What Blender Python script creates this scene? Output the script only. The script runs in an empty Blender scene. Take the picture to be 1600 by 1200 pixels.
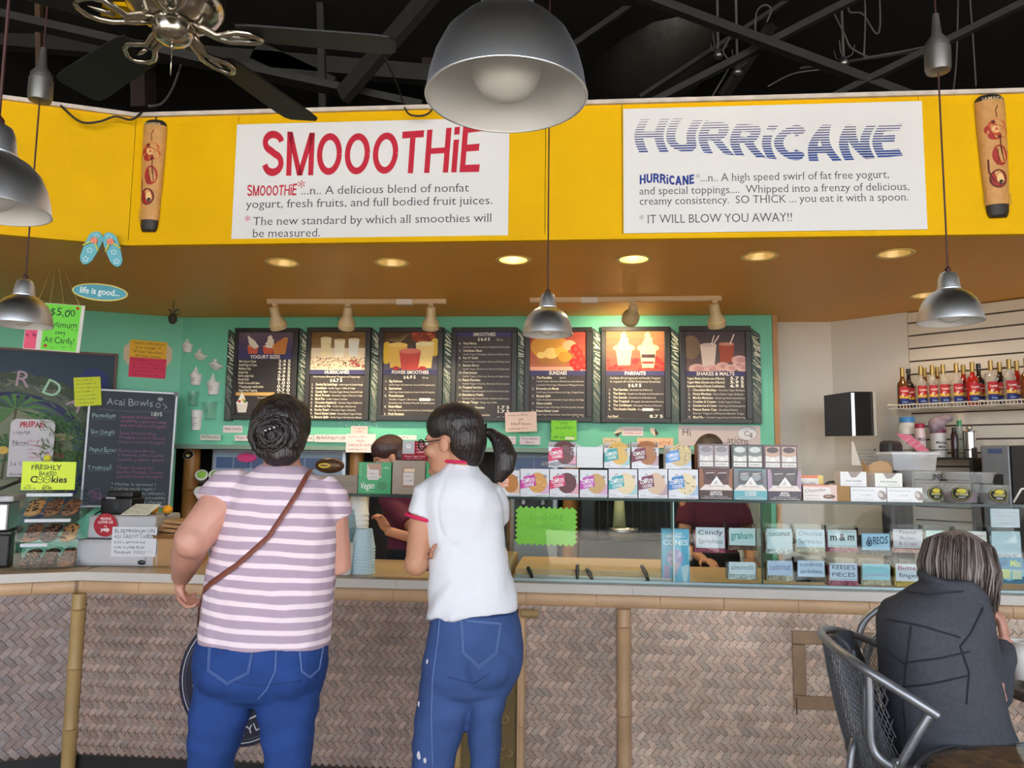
import bpy, bmesh, math, random
import numpy as np
from mathutils import Vector, Matrix, noise
from mathutils.bvhtree import BVHTree
random.seed(7); rnd = random.random
S = bpy.context.scene
COL = S.collection
PI = math.pi
# ------------------------------------------------------------------ camera
F = 1200.0; PIT = math.radians(6.0); ROL = 0.012; C0 = Vector((0, 0, 1.44))
cd = bpy.data.cameras.new('camera'); cam = bpy.data.objects.new('camera', cd); COL.objects.link(cam)
cd.sensor_width = 36.0; cd.lens = 36.0 * F / 1600.0; cd.clip_start = 0.02; cd.clip_end = 300
RM = (Matrix.Rotation(PI / 2 + PIT, 3, 'X') @ Matrix.Rotation(ROL, 3, 'Z'))
cam.matrix_world = Matrix.Translation(C0) @ RM.to_4x4()
S.camera = cam
# ------------------------------------------------------------------ world, sun, exposure
W = bpy.data.worlds.new('sky'); S.world = W; W.use_nodes = True
wn = W.node_tree.nodes; wl = W.node_tree.links
bgn = wn['Background']
sky = wn.new('ShaderNodeTexSky'); sky.sky_type = 'HOSEK_WILKIE'; sky.turbidity = 3.0; sky.ground_albedo = 0.4
sky.sun_direction = Vector((0.3, -0.35, 0.85)).normalized()
hs = wn.new('ShaderNodeHueSaturation'); hs.inputs['Saturation'].default_value = .45; wl.new(sky.outputs[0], hs.inputs['Color'])   # thin cloud whitens the blue
wm = wn.new('ShaderNodeMix'); wm.data_type = 'RGBA'; wm.blend_type = 'MULTIPLY'; wm.inputs[0].default_value = 1; wm.inputs[7].default_value = (1.0, .955, .89, 1); wl.new(hs.outputs[0], wm.inputs[6]); wl.new(wm.outputs[2], bgn.inputs[0]); bgn.inputs[1].default_value = 10.5
sl = bpy.data.lights.new('sun', 'SUN'); sl.energy = 12.0; sl.angle = 0.01; sl.color = (1, .96, .9)
so = bpy.data.objects.new('sun', sl); COL.objects.link(so); so.location = (3, -8, 12)
so.rotation_euler = Vector((0.35, 0.25, -0.9)).to_track_quat('-Z', 'Y').to_euler()
S.view_settings.view_transform = 'Standard'; S.view_settings.look = 'None'
S.view_settings.gamma = 1.0; S.view_settings.use_curve_mapping = False
S.view_settings.exposure = 1.36
# ------------------------------------------------------------------ unprojection helpers
def ray(px, py): return RM @ Vector(((px - 800) / F, (600 - py) / F, -1.0))
def at_y(px, py, Y):
    d = ray(px, py); return C0 + d * (Y / d.y)
def at_z(px, py, Z):
    d = ray(px, py); return C0 + d * ((Z - C0.z) / d.z)
class Pl:
    """vertical plane through (x,y); local x runs along it, y is world up, z looks back to the room"""
    def __init__(s, x, y, ang):
        s.o = Vector((x, y, 0)); s.a = ang
        s.d = Vector((math.cos(ang), math.sin(ang), 0)); s.n = Vector((math.sin(ang), -math.cos(ang), 0))
        s.R = Matrix((s.d, Vector((0, 0, 1)), s.n)).transposed()
    def hit(s, px, py):
        d = ray(px, py); t = (s.o - C0).dot(s.n) / d.dot(s.n); return C0 + d * t
    def uz(s, px, py):
        p = s.hit(px, py); return (p - s.o).dot(s.d), p.z
    def u(s, px, py=725): return s.uz(px, py)[0]
    def off(s, k): return Pl(s.o.x + s.n.x * k, s.o.y + s.n.y * k, s.a)
    def pt(s, u, z, k=0): return s.o + s.d * u + s.n * k + Vector((0, 0, z))
    def M(s, u, z, k=0, tilt=0, lean=0):
        return Matrix.Translation(s.pt(u, z, k)) @ s.R.to_4x4() @ Matrix.Rotation(tilt, 4, 'Z') @ Matrix.Rotation(lean, 4, 'X')
    def MB(s, u, z, k=0, rz=0):   # base matrix with local z = world up, local x along plane, local y away from room
        return Matrix.Translation(s.pt(u, z, k)) @ Matrix.Rotation(s.a + rz, 4, 'Z')
    def rect(s, L, R, T, B):      # pixel box -> u0,u1,z0,z1
        cy = (T + B) / 2; cx = (L + R) / 2
        return s.u(L, cy), s.u(R, cy), s.uz(cx, B)[1], s.uz(cx, T)[1]
at = math.atan
CN = Pl(0, 3.53, at(-.09)); GL = CN.off(-.07); FS = Pl(0, 3.9, at(-.085)); BK = Pl(0, 6.02, at(-.085))
ZS = 2.615; ZF = 3.325; ZC = .912
# ------------------------------------------------------------------ materials
def lin(c):
    if isinstance(c, str):
        c = [int(c[i:i + 2], 16) for i in (0, 2, 4)]
    if max(c) > 1.001: c = [v / 255 for v in c]
    return tuple((v / 12.92 if v <= .04045 else ((v + .055) / 1.055) ** 2.4) for v in c[:3]) + (1,)
MATS = {}
def pm(name, col=(200, 200, 200), rough=.6, metal=0, var=0, vscale=8, bump=0, bscale=60, spec=.5, trans=0, coat=0, stretch=None, alpha=1, emit=0, col2=None, sheen=0):
    if name in MATS: return MATS[name]
    m = bpy.data.materials.new(name); m.use_nodes = True; n = m.node_tree.nodes; l = m.node_tree.links
    b = n['Principled BSDF']; b.inputs['Roughness'].default_value = rough; b.inputs['Metallic'].default_value = metal
    b.inputs['Specular IOR Level'].default_value = spec; b.inputs['Transmission Weight'].default_value = trans
    b.inputs['Coat Weight'].default_value = coat; b.inputs['Sheen Weight'].default_value = sheen
    b.inputs['Alpha'].default_value = alpha
    c = lin(col) if col != 'vc' else None
    tc = n.new('ShaderNodeTexCoord'); mp = n.new('ShaderNodeMapping'); l.new(tc.outputs['Object'], mp.inputs[0])
    if stretch: mp.inputs['Scale'].default_value = stretch
    src = None
    if c is None:
        a = n.new('ShaderNodeAttribute'); a.attribute_name = 'col'; src = a.outputs['Color']
    if var or col2:
        t = n.new('ShaderNodeTexNoise'); t.inputs['Scale'].default_value = vscale; t.inputs['Detail'].default_value = 5
        l.new(mp.outputs[0], t.inputs[0])
        r = n.new('ShaderNodeMapRange'); l.new(t.outputs[0], r.inputs[0])
        r.inputs[1].default_value = .3; r.inputs[2].default_value = .7
        if col2:
            x = n.new('ShaderNodeMix'); x.data_type = 'RGBA'; l.new(r.outputs[0], x.inputs[0])
            x.inputs[6].default_value = c; x.inputs[7].default_value = lin(col2); src = x.outputs[2]
        else:
            r.inputs[3].default_value = 1 - var; r.inputs[4].default_value = 1 + var * .6
            x = n.new('ShaderNodeMix'); x.data_type = 'RGBA'; x.blend_type = 'MULTIPLY'; x.inputs[0].default_value = 1
            if src: l.new(src, x.inputs[6])
            else: x.inputs[6].default_value = c
            l.new(r.outputs[0], x.inputs[7]); src = x.outputs[2]
    if src: l.new(src, b.inputs['Base Color'])
    else: b.inputs['Base Color'].default_value = c
    if emit:
        if src: l.new(src, b.inputs['Emission Color'])
        else: b.inputs['Emission Color'].default_value = c
        b.inputs['Emission Strength'].default_value = emit
    if bump:
        t = n.new('ShaderNodeTexNoise'); t.inputs['Scale'].default_value = bscale; t.inputs['Detail'].default_value = 4
        l.new(mp.outputs[0], t.inputs[0]); bm_ = n.new('ShaderNodeBump'); bm_.inputs['Strength'].default_value = bump
        bm_.inputs['Distance'].default_value = .01 * max(1, bump); l.new(t.outputs[0], bm_.inputs['Height']); l.new(bm_.outputs[0], b.inputs['Normal'])
    MATS[name] = m; return m
def glass(name, tint=(235, 245, 245), refl=1.0, rough=.0, ior=1.5, op=0):
    if name in MATS: return MATS[name]
    m = bpy.data.materials.new(name); m.use_nodes = True; n = m.node_tree.nodes; l = m.node_tree.links
    n.remove(n['Principled BSDF']); o = n['Material Output']
    t = n.new('ShaderNodeBsdfTransparent'); t.inputs[0].default_value = lin(tint)
    g = n.new('ShaderNodeBsdfGlossy'); g.inputs['Roughness'].default_value = rough
    f = n.new('ShaderNodeFresnel'); f.inputs[0].default_value = ior
    mu = n.new('ShaderNodeMath'); mu.operation = 'MULTIPLY'; mu.inputs[1].default_value = refl; ge = n.new('ShaderNodeNewGeometry'); iv = n.new('ShaderNodeMath'); iv.operation = 'SUBTRACT'; iv.inputs[0].default_value = 1; l.new(ge.outputs['Backfacing'], iv.inputs[1]); m3 = n.new('ShaderNodeMath'); m3.operation = 'MULTIPLY'; l.new(f.outputs[0], m3.inputs[0]); l.new(iv.outputs[0], m3.inputs[1])
    l.new(m3.outputs[0], mu.inputs[0])   # each pane mirrors once, at its outer face
    mx = n.new('ShaderNodeMixShader'); l.new(mu.outputs[0], mx.inputs[0]); l.new(t.outputs[0], mx.inputs[1]); l.new(g.outputs[0], mx.inputs[2])
    last = mx
    if op:
        d = n.new('ShaderNodeBsdfDiffuse'); d.inputs[0].default_value = lin(tint)
        m2 = n.new('ShaderNodeMixShader'); m2.inputs[0].default_value = op; l.new(mx.outputs[0], m2.inputs[1]); l.new(d.outputs[0], m2.inputs[2]); last = m2
    l.new(last.outputs[0], o.inputs[0]); MATS[name] = m; return m
# ------------------------------------------------------------------ geometry container
class G:
    def __init__(s): s.v = []; s.f = []; s.m = []; s.c = []
    def add(s, vs, fs, m=0, c=None, M=None):
        b = len(s.v)
        if M is not None: vs = [M @ Vector(v) for v in vs]
        s.v += [tuple(v) for v in vs]; s.f += [tuple(i + b for i in f) for f in fs]
        s.m += [m] * len(fs); s.c += [c] * len(fs); return s
    def box(s, x0, x1, y0, y1, z0, z1, m=0, c=None, M=None):
        return s.add([(x0, y0, z0), (x1, y0, z0), (x1, y1, z0), (x0, y1, z0), (x0, y0, z1), (x1, y0, z1), (x1, y1, z1), (x0, y1, z1)],
              [(0, 3, 2, 1), (4, 5, 6, 7), (0, 1, 5, 4), (1, 2, 6, 5), (2, 3, 7, 6), (3, 0, 4, 7)], m, c, M)
    def prism(s, pts, z0, z1, m=0, c=None, M=None):
        n = len(pts)
        return s.add([(x, y, z0) for x, y in pts] + [(x, y, z1) for x, y in pts],
              [tuple(range(n))[::-1], tuple(range(n, 2 * n))] + [(i, (i + 1) % n, n + (i + 1) % n, n + i) for i in range(n)], m, c, M)
    def tube(s, pts, r, n=8, m=0, c=None, M=None, closed=False, flat=None, up=None):
        pts = [Vector(p) for p in pts]; k = len(pts); rs = r if isinstance(r, (list, tuple)) else [r] * k
        T = []
        for i in range(k):
            a = pts[(i - 1) % k] if (closed or i) else pts[0]; b = pts[(i + 1) % k] if (closed or i < k - 1) else pts[-1]
            T.append((b - a).normalized() if (b - a).length > 1e-9 else Vector((0, 0, 1)))
        u = Vector(up) if up else (Vector((0, 0, 1)) if abs(T[0].z) < .9 else Vector((0, 1, 0)))
        vs = []; u = (u - T[0] * u.dot(T[0])).normalized()
        for i in range(k):
            u = u - T[i] * u.dot(T[i]); u = u.normalized() if u.length > 1e-6 else T[i].orthogonal().normalized(); w = T[i].cross(u)
            for j in range(n):
                an = 2 * PI * j / n; vs.append(pts[i] + u * (math.cos(an) * rs[i] * (flat or 1)) + w * (math.sin(an) * rs[i]))
        fs = []
        for i in range(k if closed else k - 1):
            for j in range(n):
                a = i * n + j; b = i * n + (j + 1) % n; i2 = (i + 1) % k
                fs.append((a, b, i2 * n + (j + 1) % n, i2 * n + j))
        if not closed: fs += [tuple(range(n))[::-1], tuple(range((k - 1) * n, k * n))]
        return s.add(vs, fs, m, c, M)
    def lathe(s, prof, n=24, m=0, c=None, M=None, a0=0, a1=2 * PI, cap=True):
        full = abs(a1 - a0 - 2 * PI) < 1e-6; cols = n if full else n + 1
        vs = [(r * math.cos(a0 + (a1 - a0) * j / n), r * math.sin(a0 + (a1 - a0) * j / n), z) for r, z in prof for j in range(cols)]
        fs = [(i * cols + j, i * cols + (j + 1) % cols, (i + 1) * cols + (j + 1) % cols, (i + 1) * cols + j) for i in range(len(prof) - 1) for j in range(n)]
        if cap and full:
            if prof[0][0] > 1e-4: fs.append(tuple(range(n))[::-1])
            if prof[-1][0] > 1e-4: fs.append(tuple(range((len(prof) - 1) * n, len(prof) * n)))
        return s.add(vs, fs, m, c, M)
    def ell(s, cx, r, n=16, k=10, m=0, c=None, M=None, rot=None):
        L = Matrix.Translation(Vector(cx)) @ (rot.to_4x4() if rot is not None else Matrix.Identity(4)) @ Matrix.Diagonal((r[0], r[1], r[2], 1))
        if M is not None: L = M @ L
        vs = [(0, 0, -1)] + [(math.sin(PI * i / k) * math.cos(2 * PI * j / n), math.sin(PI * i / k) * math.sin(2 * PI * j / n), -math.cos(PI * i / k)) for i in range(1, k) for j in range(n)] + [(0, 0, 1)]
        e = len(vs) - 1; fs = [(0, 1 + (j + 1) % n, 1 + j) for j in range(n)]
        fs += [(1 + i * n + j, 1 + i * n + (j + 1) % n, 1 + (i + 1) * n + (j + 1) % n, 1 + (i + 1) * n + j) for i in range(k - 2) for j in range(n)]
        fs += [(1 + (k - 2) * n + j, 1 + (k - 2) * n + (j + 1) % n, e) for j in range(n)]
        return s.add(vs, fs, m, c, L)
    def rings(s, R, n=24, m=0, c=None):
        """loft of horizontal ellipses (cx,cy,cz,rx,ry[,yaw])"""
        vs = []
        for q in R:
            cx, cy, cz, rx, ry = q[:5]; yw = q[5] if len(q) > 5 else 0; sx = q[6] if len(q) > 6 else 0
            for j in range(n):
                a = 2 * PI * j / n; ca, sa = math.cos(a), math.sin(a); e = .85
                x = rx * math.copysign(abs(ca) ** e, ca); y = ry * math.copysign(abs(sa) ** e, sa)
                vs.append((cx + x * math.cos(yw) - y * math.sin(yw), cy + x * math.sin(yw) + y * math.cos(yw), cz + sx * x))
        k = len(R); fs = [(i * n + j, i * n + (j + 1) % n, (i + 1) * n + (j + 1) % n, (i + 1) * n + j) for i in range(k - 1) for j in range(n)]
        fs += [tuple(range(n))[::-1], tuple(range((k - 1) * n, k * n))]
        return s.add(vs, fs, m, c)
    def mesh(s, name, mats, smooth=False, sharp=None):
        me = bpy.data.meshes.new(name); me.from_pydata(s.v, [], s.f)
        for q in (mats if isinstance(mats, (list, tuple)) else [mats]): me.materials.append(q)
        if any(s.m): me.polygons.foreach_set('material_index', s.m)
        if any(x is not None for x in s.c):
            a = me.color_attributes.new('col', 'FLOAT_COLOR', 'CORNER'); buf = np.ones((len(me.loops), 4), 'f'); i = 0
            cc = {}
            for f, c in zip(s.f, s.c):
                if c is not None:
                    if c not in cc: cc[c] = lin(c)
                    buf[i:i + len(f)] = cc[c]
                i += len(f)
            a.data.foreach_set('color', buf.ravel())
        if smooth: me.shade_smooth() if sharp is None else None
        me.update()
        if smooth and sharp is None: me.polygons.foreach_set('use_smooth', [True] * len(me.polygons))
        if smooth and sharp is not None:
            me.polygons.foreach_set('use_smooth', [True] * len(me.polygons)); me.set_sharp_from_angle(angle=math.radians(sharp))
        return me
def obj(name, g, mats, parent=None, smooth=False, M=None, bev=0, sharp=None):
    me = g.mesh(name, mats, smooth, sharp) if isinstance(g, G) else g
    o = bpy.data.objects.new(name, me); COL.objects.link(o)
    if parent: o.parent = parent
    if M is not None: o.matrix_local = M
    if bev:
        b = o.modifiers.new('bevel', 'BEVEL'); b.width = bev; b.segments = 2; b.limit_method = 'ANGLE'
    return o
def tag(o, label=None, cat=None, group=None, kind=None):
    if label: o['label'] = label
    if cat: o['category'] = cat
    if group: o['group'] = group
    if kind: o['kind'] = kind
    return o
def thing(name, label, cat, M=None, group=None):
    o = bpy.data.objects.new(name, None); COL.objects.link(o); o.empty_display_size = .05
    if M is not None: o.matrix_world = M if isinstance(M, Matrix) else Matrix.Translation(Vector(M))
    return tag(o, label, cat, group)
def struct(name, g, m, M=None, **k): return tag(obj(name, g, m, M=M, **k), kind='structure')
def clone(o, label=None, M=None, par=None):
    c = o.copy(); COL.objects.link(c)
    if par: c.parent = par
    if label: c['label'] = label
    if M is not None: c.matrix_world = M
    for ch in list(o.children): clone(ch, par=c)
    return c
# ------------------------------------------------------------------ lettering: built-in font, glyph outlines cached while the scene is empty
GLY = {}
def build_glyphs():
    cu = bpy.data.curves.new('g', 'FONT'); o = bpy.data.objects.new('g', cu); COL.objects.link(o)
    cu.resolution_u = 3; cu.size = 1.0
    for st, off in (('n', 0.0), ('b', .022), ('t', -.006)):
        cu.offset = off
        for ch in [chr(i) for i in range(33, 127)] + ['ç']:
            w = []
            for body in ('H' + ch + 'H', 'HH'):
                cu.body = body; bpy.context.view_layer.update(); w.append(o.dimensions.x)
            cu.body = ch; bpy.context.view_layer.update()
            me = bpy.data.meshes.new_from_object(o.evaluated_get(bpy.context.evaluated_depsgraph_get()))
            vs = [tuple(v.co)[:2] for v in me.vertices]; fs = [tuple(p.vertices) for p in me.polygons]
            ed = {}
            for f in fs:
                for i in range(len(f)):
                    k = tuple(sorted((f[i], f[(i + 1) % len(f)]))); ed[k] = ed.get(k, 0) + 1
            bd = [k for k, c in ed.items() if c == 1]
            GLY[(st, ch)] = (vs, fs, w[0] - w[1], bd); bpy.data.meshes.remove(me)
    bpy.data.objects.remove(o); bpy.data.curves.remove(cu)
build_glyphs()
SP = GLY[('n', 'n')][2] * .5
def tw(s, st='n'): return sum(SP if c == ' ' else GLY.get((st, c), GLY[(st, '?')])[2] for c in s)
class Cv(G):
    """flat print: polygons in a local x-right y-up plane, every new layer a hair further out"""
    def __init__(s, z=.0004, dz=.00006): super().__init__(); s.z = z; s.dz = dz
    def poly(s, pts, c):
        s.z += s.dz; return s.add([(x, y, s.z) for x, y in pts], [tuple(range(len(pts)))], c=c)
    def rect(s, x0, y0, x1, y1, c): return s.poly([(x0, y0), (x1, y0), (x1, y1), (x0, y1)], c)
    def oval(s, cx, cy, rx, ry, c, n=20, a0=0, a1=2 * PI, rot=0):
        P = [(rx * math.cos(a0 + (a1 - a0) * i / n), ry * math.sin(a0 + (a1 - a0) * i / n)) for i in range(n if a1 - a0 > 6.2 else n + 1)]
        cr, sr = math.cos(rot), math.sin(rot)
        return s.poly([(cx + x * cr - y * sr, cy + x * sr + y * cr) for x, y in P], c)
    def line(s, pts, w, c):
        for (x0, y0), (x1, y1) in zip(pts, pts[1:]):
            L = math.hypot(x1 - x0, y1 - y0) or 1; nx, ny = -(y1 - y0) / L * w / 2, (x1 - x0) / L * w / 2
            s.poly([(x0 + nx, y0 + ny), (x0 - nx, y0 - ny), (x1 - nx, y1 - ny), (x1 + nx, y1 + ny)], c)
    def ring(s, cx, cy, rx, ry, w, c, n=28):
        s.z += s.dz; v = []; f = []
        for i in range(n):
            a = 2 * PI * i / n; v += [(cx + rx * math.cos(a), cy + ry * math.sin(a), s.z), (cx + (rx - w) * math.cos(a), cy + (ry - w) * math.sin(a), s.z)]
            j = (i + 1) % n; f.append((2 * i, 2 * j, 2 * j + 1, 2 * i + 1))
        s.add(v, f, c=c)
    def text(s, t, x, y, h, c, st='n', w=None, al='l', serif=False, jit=0, warp=None, shear=0, rot=0):
        """h = cap height, (x,y) = baseline start; w = fit width"""
        k = h / .682; W0 = tw(t, st) * k; sx = (w / W0) if w else 1.0; W1 = W0 * sx
        x0 = x - (W1 / 2 if al == 'c' else W1 if al == 'r' else 0); s.z += s.dz; px = 0; V = []; Fc = []
        for ch in t:
            if ch == ' ': px += SP * k * sx; continue
            g = GLY.get((st, ch), GLY[(st, '?')]); jy = (rnd() - .5) * jit * h; js = 1 + (rnd() - .5) * jit; jr = (rnd() - .5) * jit * .6
            b = len(V)
            for a, d in g[0]: V.append((px + a * k * sx * js + d * k * jr, d * k * js + jy))
            Fc += [tuple(i + b for i in f) for f in g[1]]
            if serif and ch not in '.,*!':
                for i, j in g[3]:
                    (ax, ay), (bx, by) = g[0][i], g[0][j]
                    if abs(ay - by) < .004 and .03 < abs(ax - bx) < .16 and (abs(ay) < .02 or abs(ay - .448) < .014 or abs(ay - .69) < .03):
                        lo, hi = sorted((ax, bx)); e = .045; q = len(V); up = .03 if ay < .3 else -.03
                        V += [(px + xx * k * sx, yy * k) for xx, yy in ((lo - e, ay), (hi + e, ay), (hi + e, ay + up), (lo - e, ay + up))]
                        Fc.append((q, q + 1, q + 2, q + 3))
            px += g[2] * k * sx
        if shear: V = [(a + b * shear, b) for a, b in V]
        if warp: V = [warp(a / max(W1, 1e-6), b / h, a, b) for a, b in V]
        cr, sr = math.cos(rot), math.sin(rot)
        s.add([(x0 + a * cr - b * sr, y + a * sr + b * cr, s.z) for a, b in V], Fc, c=c)
    def scrib(s, x0, x1, y, h, c, seed=0):
        """an illegible hand-written line: small joined strokes"""
        r = random.Random(seed); x = x0; s.z += s.dz
        while x < x1 - h * .3:
            w = h * (.35 + r.random() * .5); n = r.randint(2, 3); pts = [(x, y + r.random() * h * .3)]
            for i in range(n): pts.append((x + w * (i + 1) / n, y + (h * (.2 + r.random() * .8) if i % 2 == 0 else r.random() * h * .3)))
            zz = s.z; 
            for a, b in zip(pts, pts[1:]): s.line([a, b], h * .16, c)
            s.z = zz
            x += w + h * .12 + (h * .5 if r.random() < .18 else 0)
    def put(s, name, mat, parent=None, M=None): return obj(name, s, mat, parent, M=M)
def arcp(cx, cy, rx, ry, a0, a1, n=14): return [(cx + rx * math.cos(math.radians(a0 + (a1 - a0) * i / n)), cy + ry * math.sin(math.radians(a0 + (a1 - a0) * i / n))) for i in range(n + 1)]
def thick(P, w):   # quads along a path
    out = []
    N = []
    for i in range(len(P)):
        a = P[max(i - 1, 0)]; b = P[min(i + 1, len(P) - 1)]; L = math.hypot(b[0] - a[0], b[1] - a[1]) or 1; N.append((-(b[1] - a[1]) / L * w / 2, (b[0] - a[0]) / L * w / 2))
    for i in range(len(P) - 1):
        (x0, y0), (x1, y1), n0, n1 = P[i], P[i + 1], N[i], N[i + 1]
        out.append([(x0 + n0[0], y0 + n0[1]), (x0 - n0[0], y0 - n0[1]), (x1 - n1[0], y1 - n1[1]), (x1 + n1[0], y1 + n1[1])])
    return out
def bar(x0, y0, x1, y1, n=1):
    if n > 1 and abs(y1 - y0) > abs(x1 - x0): return [[(x0, y0 + (y1 - y0) * i / n), (x1, y0 + (y1 - y0) * i / n), (x1, y0 + (y1 - y0) * (i + 1) / n), (x0, y0 + (y1 - y0) * (i + 1) / n)] for i in range(n)]
    return [[(x0, y0), (x1, y0), (x1, y1), (x0, y1)]]
def diag(x0, y0, x1, y1, w, n=6): return [[(x0 + (x1 - x0) * i / n, y0 + (y1 - y0) * i / n), (x0 + (x1 - x0) * i / n + w, y0 + (y1 - y0) * i / n), (x0 + (x1 - x0) * (i + 1) / n + w, y0 + (y1 - y0) * (i + 1) / n), (x0 + (x1 - x0) * (i + 1) / n, y0 + (y1 - y0) * (i + 1) / n)] for i in range(n)]
def block(ch, t=.17):
    h = t / 2; N = 6
    if ch == 'O': return .78, [q for q in thick(arcp(.39, .5, .39 - h, .5 - h, 0, 360, 40), t)]
    if ch == 'S': return .68, thick(arcp(.34, .735, .34 - h, .265 - h, 10, 250, 18) + arcp(.34, .285, .34 - h, .285 - h, 75, -170, 20), t)
    if ch == 'M': return .86, bar(0, 0, t, 1, N) + bar(.86 - t, 0, .86, 1, N) + diag(.43 - h, 0, .0, 1, t) + diag(.43 - h, 0, .86 - t, 1, t)
    if ch == 'T': return .66, bar(0, 1 - t, .66, 1) + bar(.33 - h, 0, .33 + h, 1 - t, N)
    if ch == 'H': return .74, bar(0, 0, t, 1, N) + bar(.74 - t, 0, .74, 1, N) + bar(t, .5 - h * .8, .74 - t, .5 + h * .8)
    if ch == 'i': return t, bar(0, 0, t, .72, N) + bar(0, .83, t, 1)
    if ch == 'E': return .60, bar(0, 0, t, 1, N) + bar(t, 0, .60, t * .95) + bar(t, 1 - t * .95, .58, 1) + bar(t, .44, .54, .44 + t * .9)
    if ch == 'U': return .74, bar(0, .3, t, 1, N) + bar(.74 - t, .3, .74, 1, N) + thick(arcp(.37, .33, .37 - h, .33 - h, 180, 360, 18), t)
    if ch == 'R': return .72, bar(0, 0, t, 1, N) + bar(t, 1 - t, .42, 1) + bar(t, .42, .42, .42 + t * .85) + thick(arcp(.42, .71, .28 - h, .29 - h, 90, -90, 12), t) + diag(.52, 0, .34, .45, t * 1.1)
    if ch == 'C': return .74, thick(arcp(.39, .5, .39 - h, .5 - h, 38, 322, 30), t)
    if ch == 'A': return .80, diag(0, 0, .40 - h, 1, t) + diag(.80 - t, 0, .40 - h, 1, t) + bar(.2, .22, .6, .22 + t * .85)
    if ch == 'N': return .74, bar(0, 0, t, 1, N) + bar(.74 - t, 0, .74, 1, N) + diag(.74 - t * 1.05, 0, .0, 1, t * 1.05)
def blocktext(c, s, x, y, h, w, col, warp, t=.17, gap=.09):
    P = []; px = 0
    for ch in s:
        a, pl = block(ch, t); px -= .09 if ch == 'A' else 0; P += [[(u + px, v) for u, v in q] for q in pl]; px += a + gap
    px -= gap; c.z += c.dz; V = []; Fq = []
    for q in P:
        b = len(V); V += [warp(u / px, v, u / px * w, v * h) for u, v in q]; Fq.append(tuple(range(b, b + len(q))))
    c.add([(x + a, y + b, c.z) for a, b in V], Fq, c=col)
PRINT = pm('printed_ink', 'vc', .55, spec=.3)
GLOSSP = pm('glossy_print', 'vc', .25, spec=.5)
MATTE = pm('matte_paper', (225, 222, 218), .8, spec=.2)
def remesh(g, vox, sm=4, fac=.6):
    me = g.mesh('tmp', []) ; o = bpy.data.objects.new('tmp', me); COL.objects.link(o)
    r = o.modifiers.new('r', 'REMESH'); r.mode = 'VOXEL'; r.voxel_size = vox; r.use_smooth_shade = True
    if sm: q = o.modifiers.new('s', 'SMOOTH'); q.iterations = sm; q.factor = fac
    bpy.context.view_layer.update()
    out = bpy.data.meshes.new_from_object(o.evaluated_get(bpy.context.evaluated_depsgraph_get()))
    bpy.data.objects.remove(o); bpy.data.meshes.remove(me); out.materials.clear(); return out
def vis_layers(): pass
# ================================================================== SETTING
yel = pm('yellow_paint', (230, 178, 0), .6, var=.07, vscale=1.6, bump=.12, bscale=30, spec=.12)
teal = pm('teal_paint', (106, 190, 158), .5, var=.05, vscale=2, bump=.05, bscale=50)
whitew = pm('white_wall_paint', (214, 206, 196), .7, var=.03, vscale=2)
dark = pm('black_ceiling_paint', (26, 25, 24), .75, var=.3, vscale=5)
brownblk = pm('dark_maroon_ceiling', (44, 32, 31), .85, var=.3, vscale=2)
steelblk = pm('painted_steel_beam', (38, 37, 36), .6, var=.2, vscale=12)
concrete = pm('tan_tile_floor', (150, 136, 112), .5, var=.25, vscale=6)
g = G(); g.box(-7, 7, -4.3, 9.5, -.05, 0); struct('floor', g, concrete)
g = G(); g.box(-60, 60, -90, -4.3, -.12, -.02); struct('pavement', g, pm('sunlit_concrete', (200, 194, 184), .9, var=.15, vscale=.6))
g = G(); g.box(-7, 7, -4.3, 9.5, 4.9, 5.0); struct('ceiling', g, dark)
g = G(); g.box(-7.1, -7, -4.3, 9.5, 0, 5); struct('wall_left', g, pm('left_room_wall', (150, 140, 126), .8))
g = G(); g.box(7, 7.1, -4.3, 9.5, 0, 5); struct('wall_right', g, MATS['left_room_wall'])
g = G(); g.box(-7, 7, 8.4, 8.5, 0, 5); struct('wall_rear', g, brownblk)
# storefront: daylight comes in between these mullions
g = G()
g.box(-7, 7, -4.3, -4.1, 4.7, 5)
struct('wall_front', g, pm('front_wall', (120, 112, 104), .8))
g = G()
for x in (-7, -5.0, -3.0, -1.05, 1.05, 3.0, 5.0, 6.9): g.box(x, x + .1, -4.25, -4.15, 0, 4.7)
g.box(-7, 7, -4.25, -4.15, 2.35, 2.45); g.box(-7, 7, -4.25, -4.15, 3.2, 3.3); g.box(-7, -1.05, -4.25, -4.15, 0, .12); g.box(1.1, 7, -4.25, -4.15, 0, .12)
struct('window_1', g, pm('dark_mullion', (60, 58, 56), .4, metal=.6))
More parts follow.
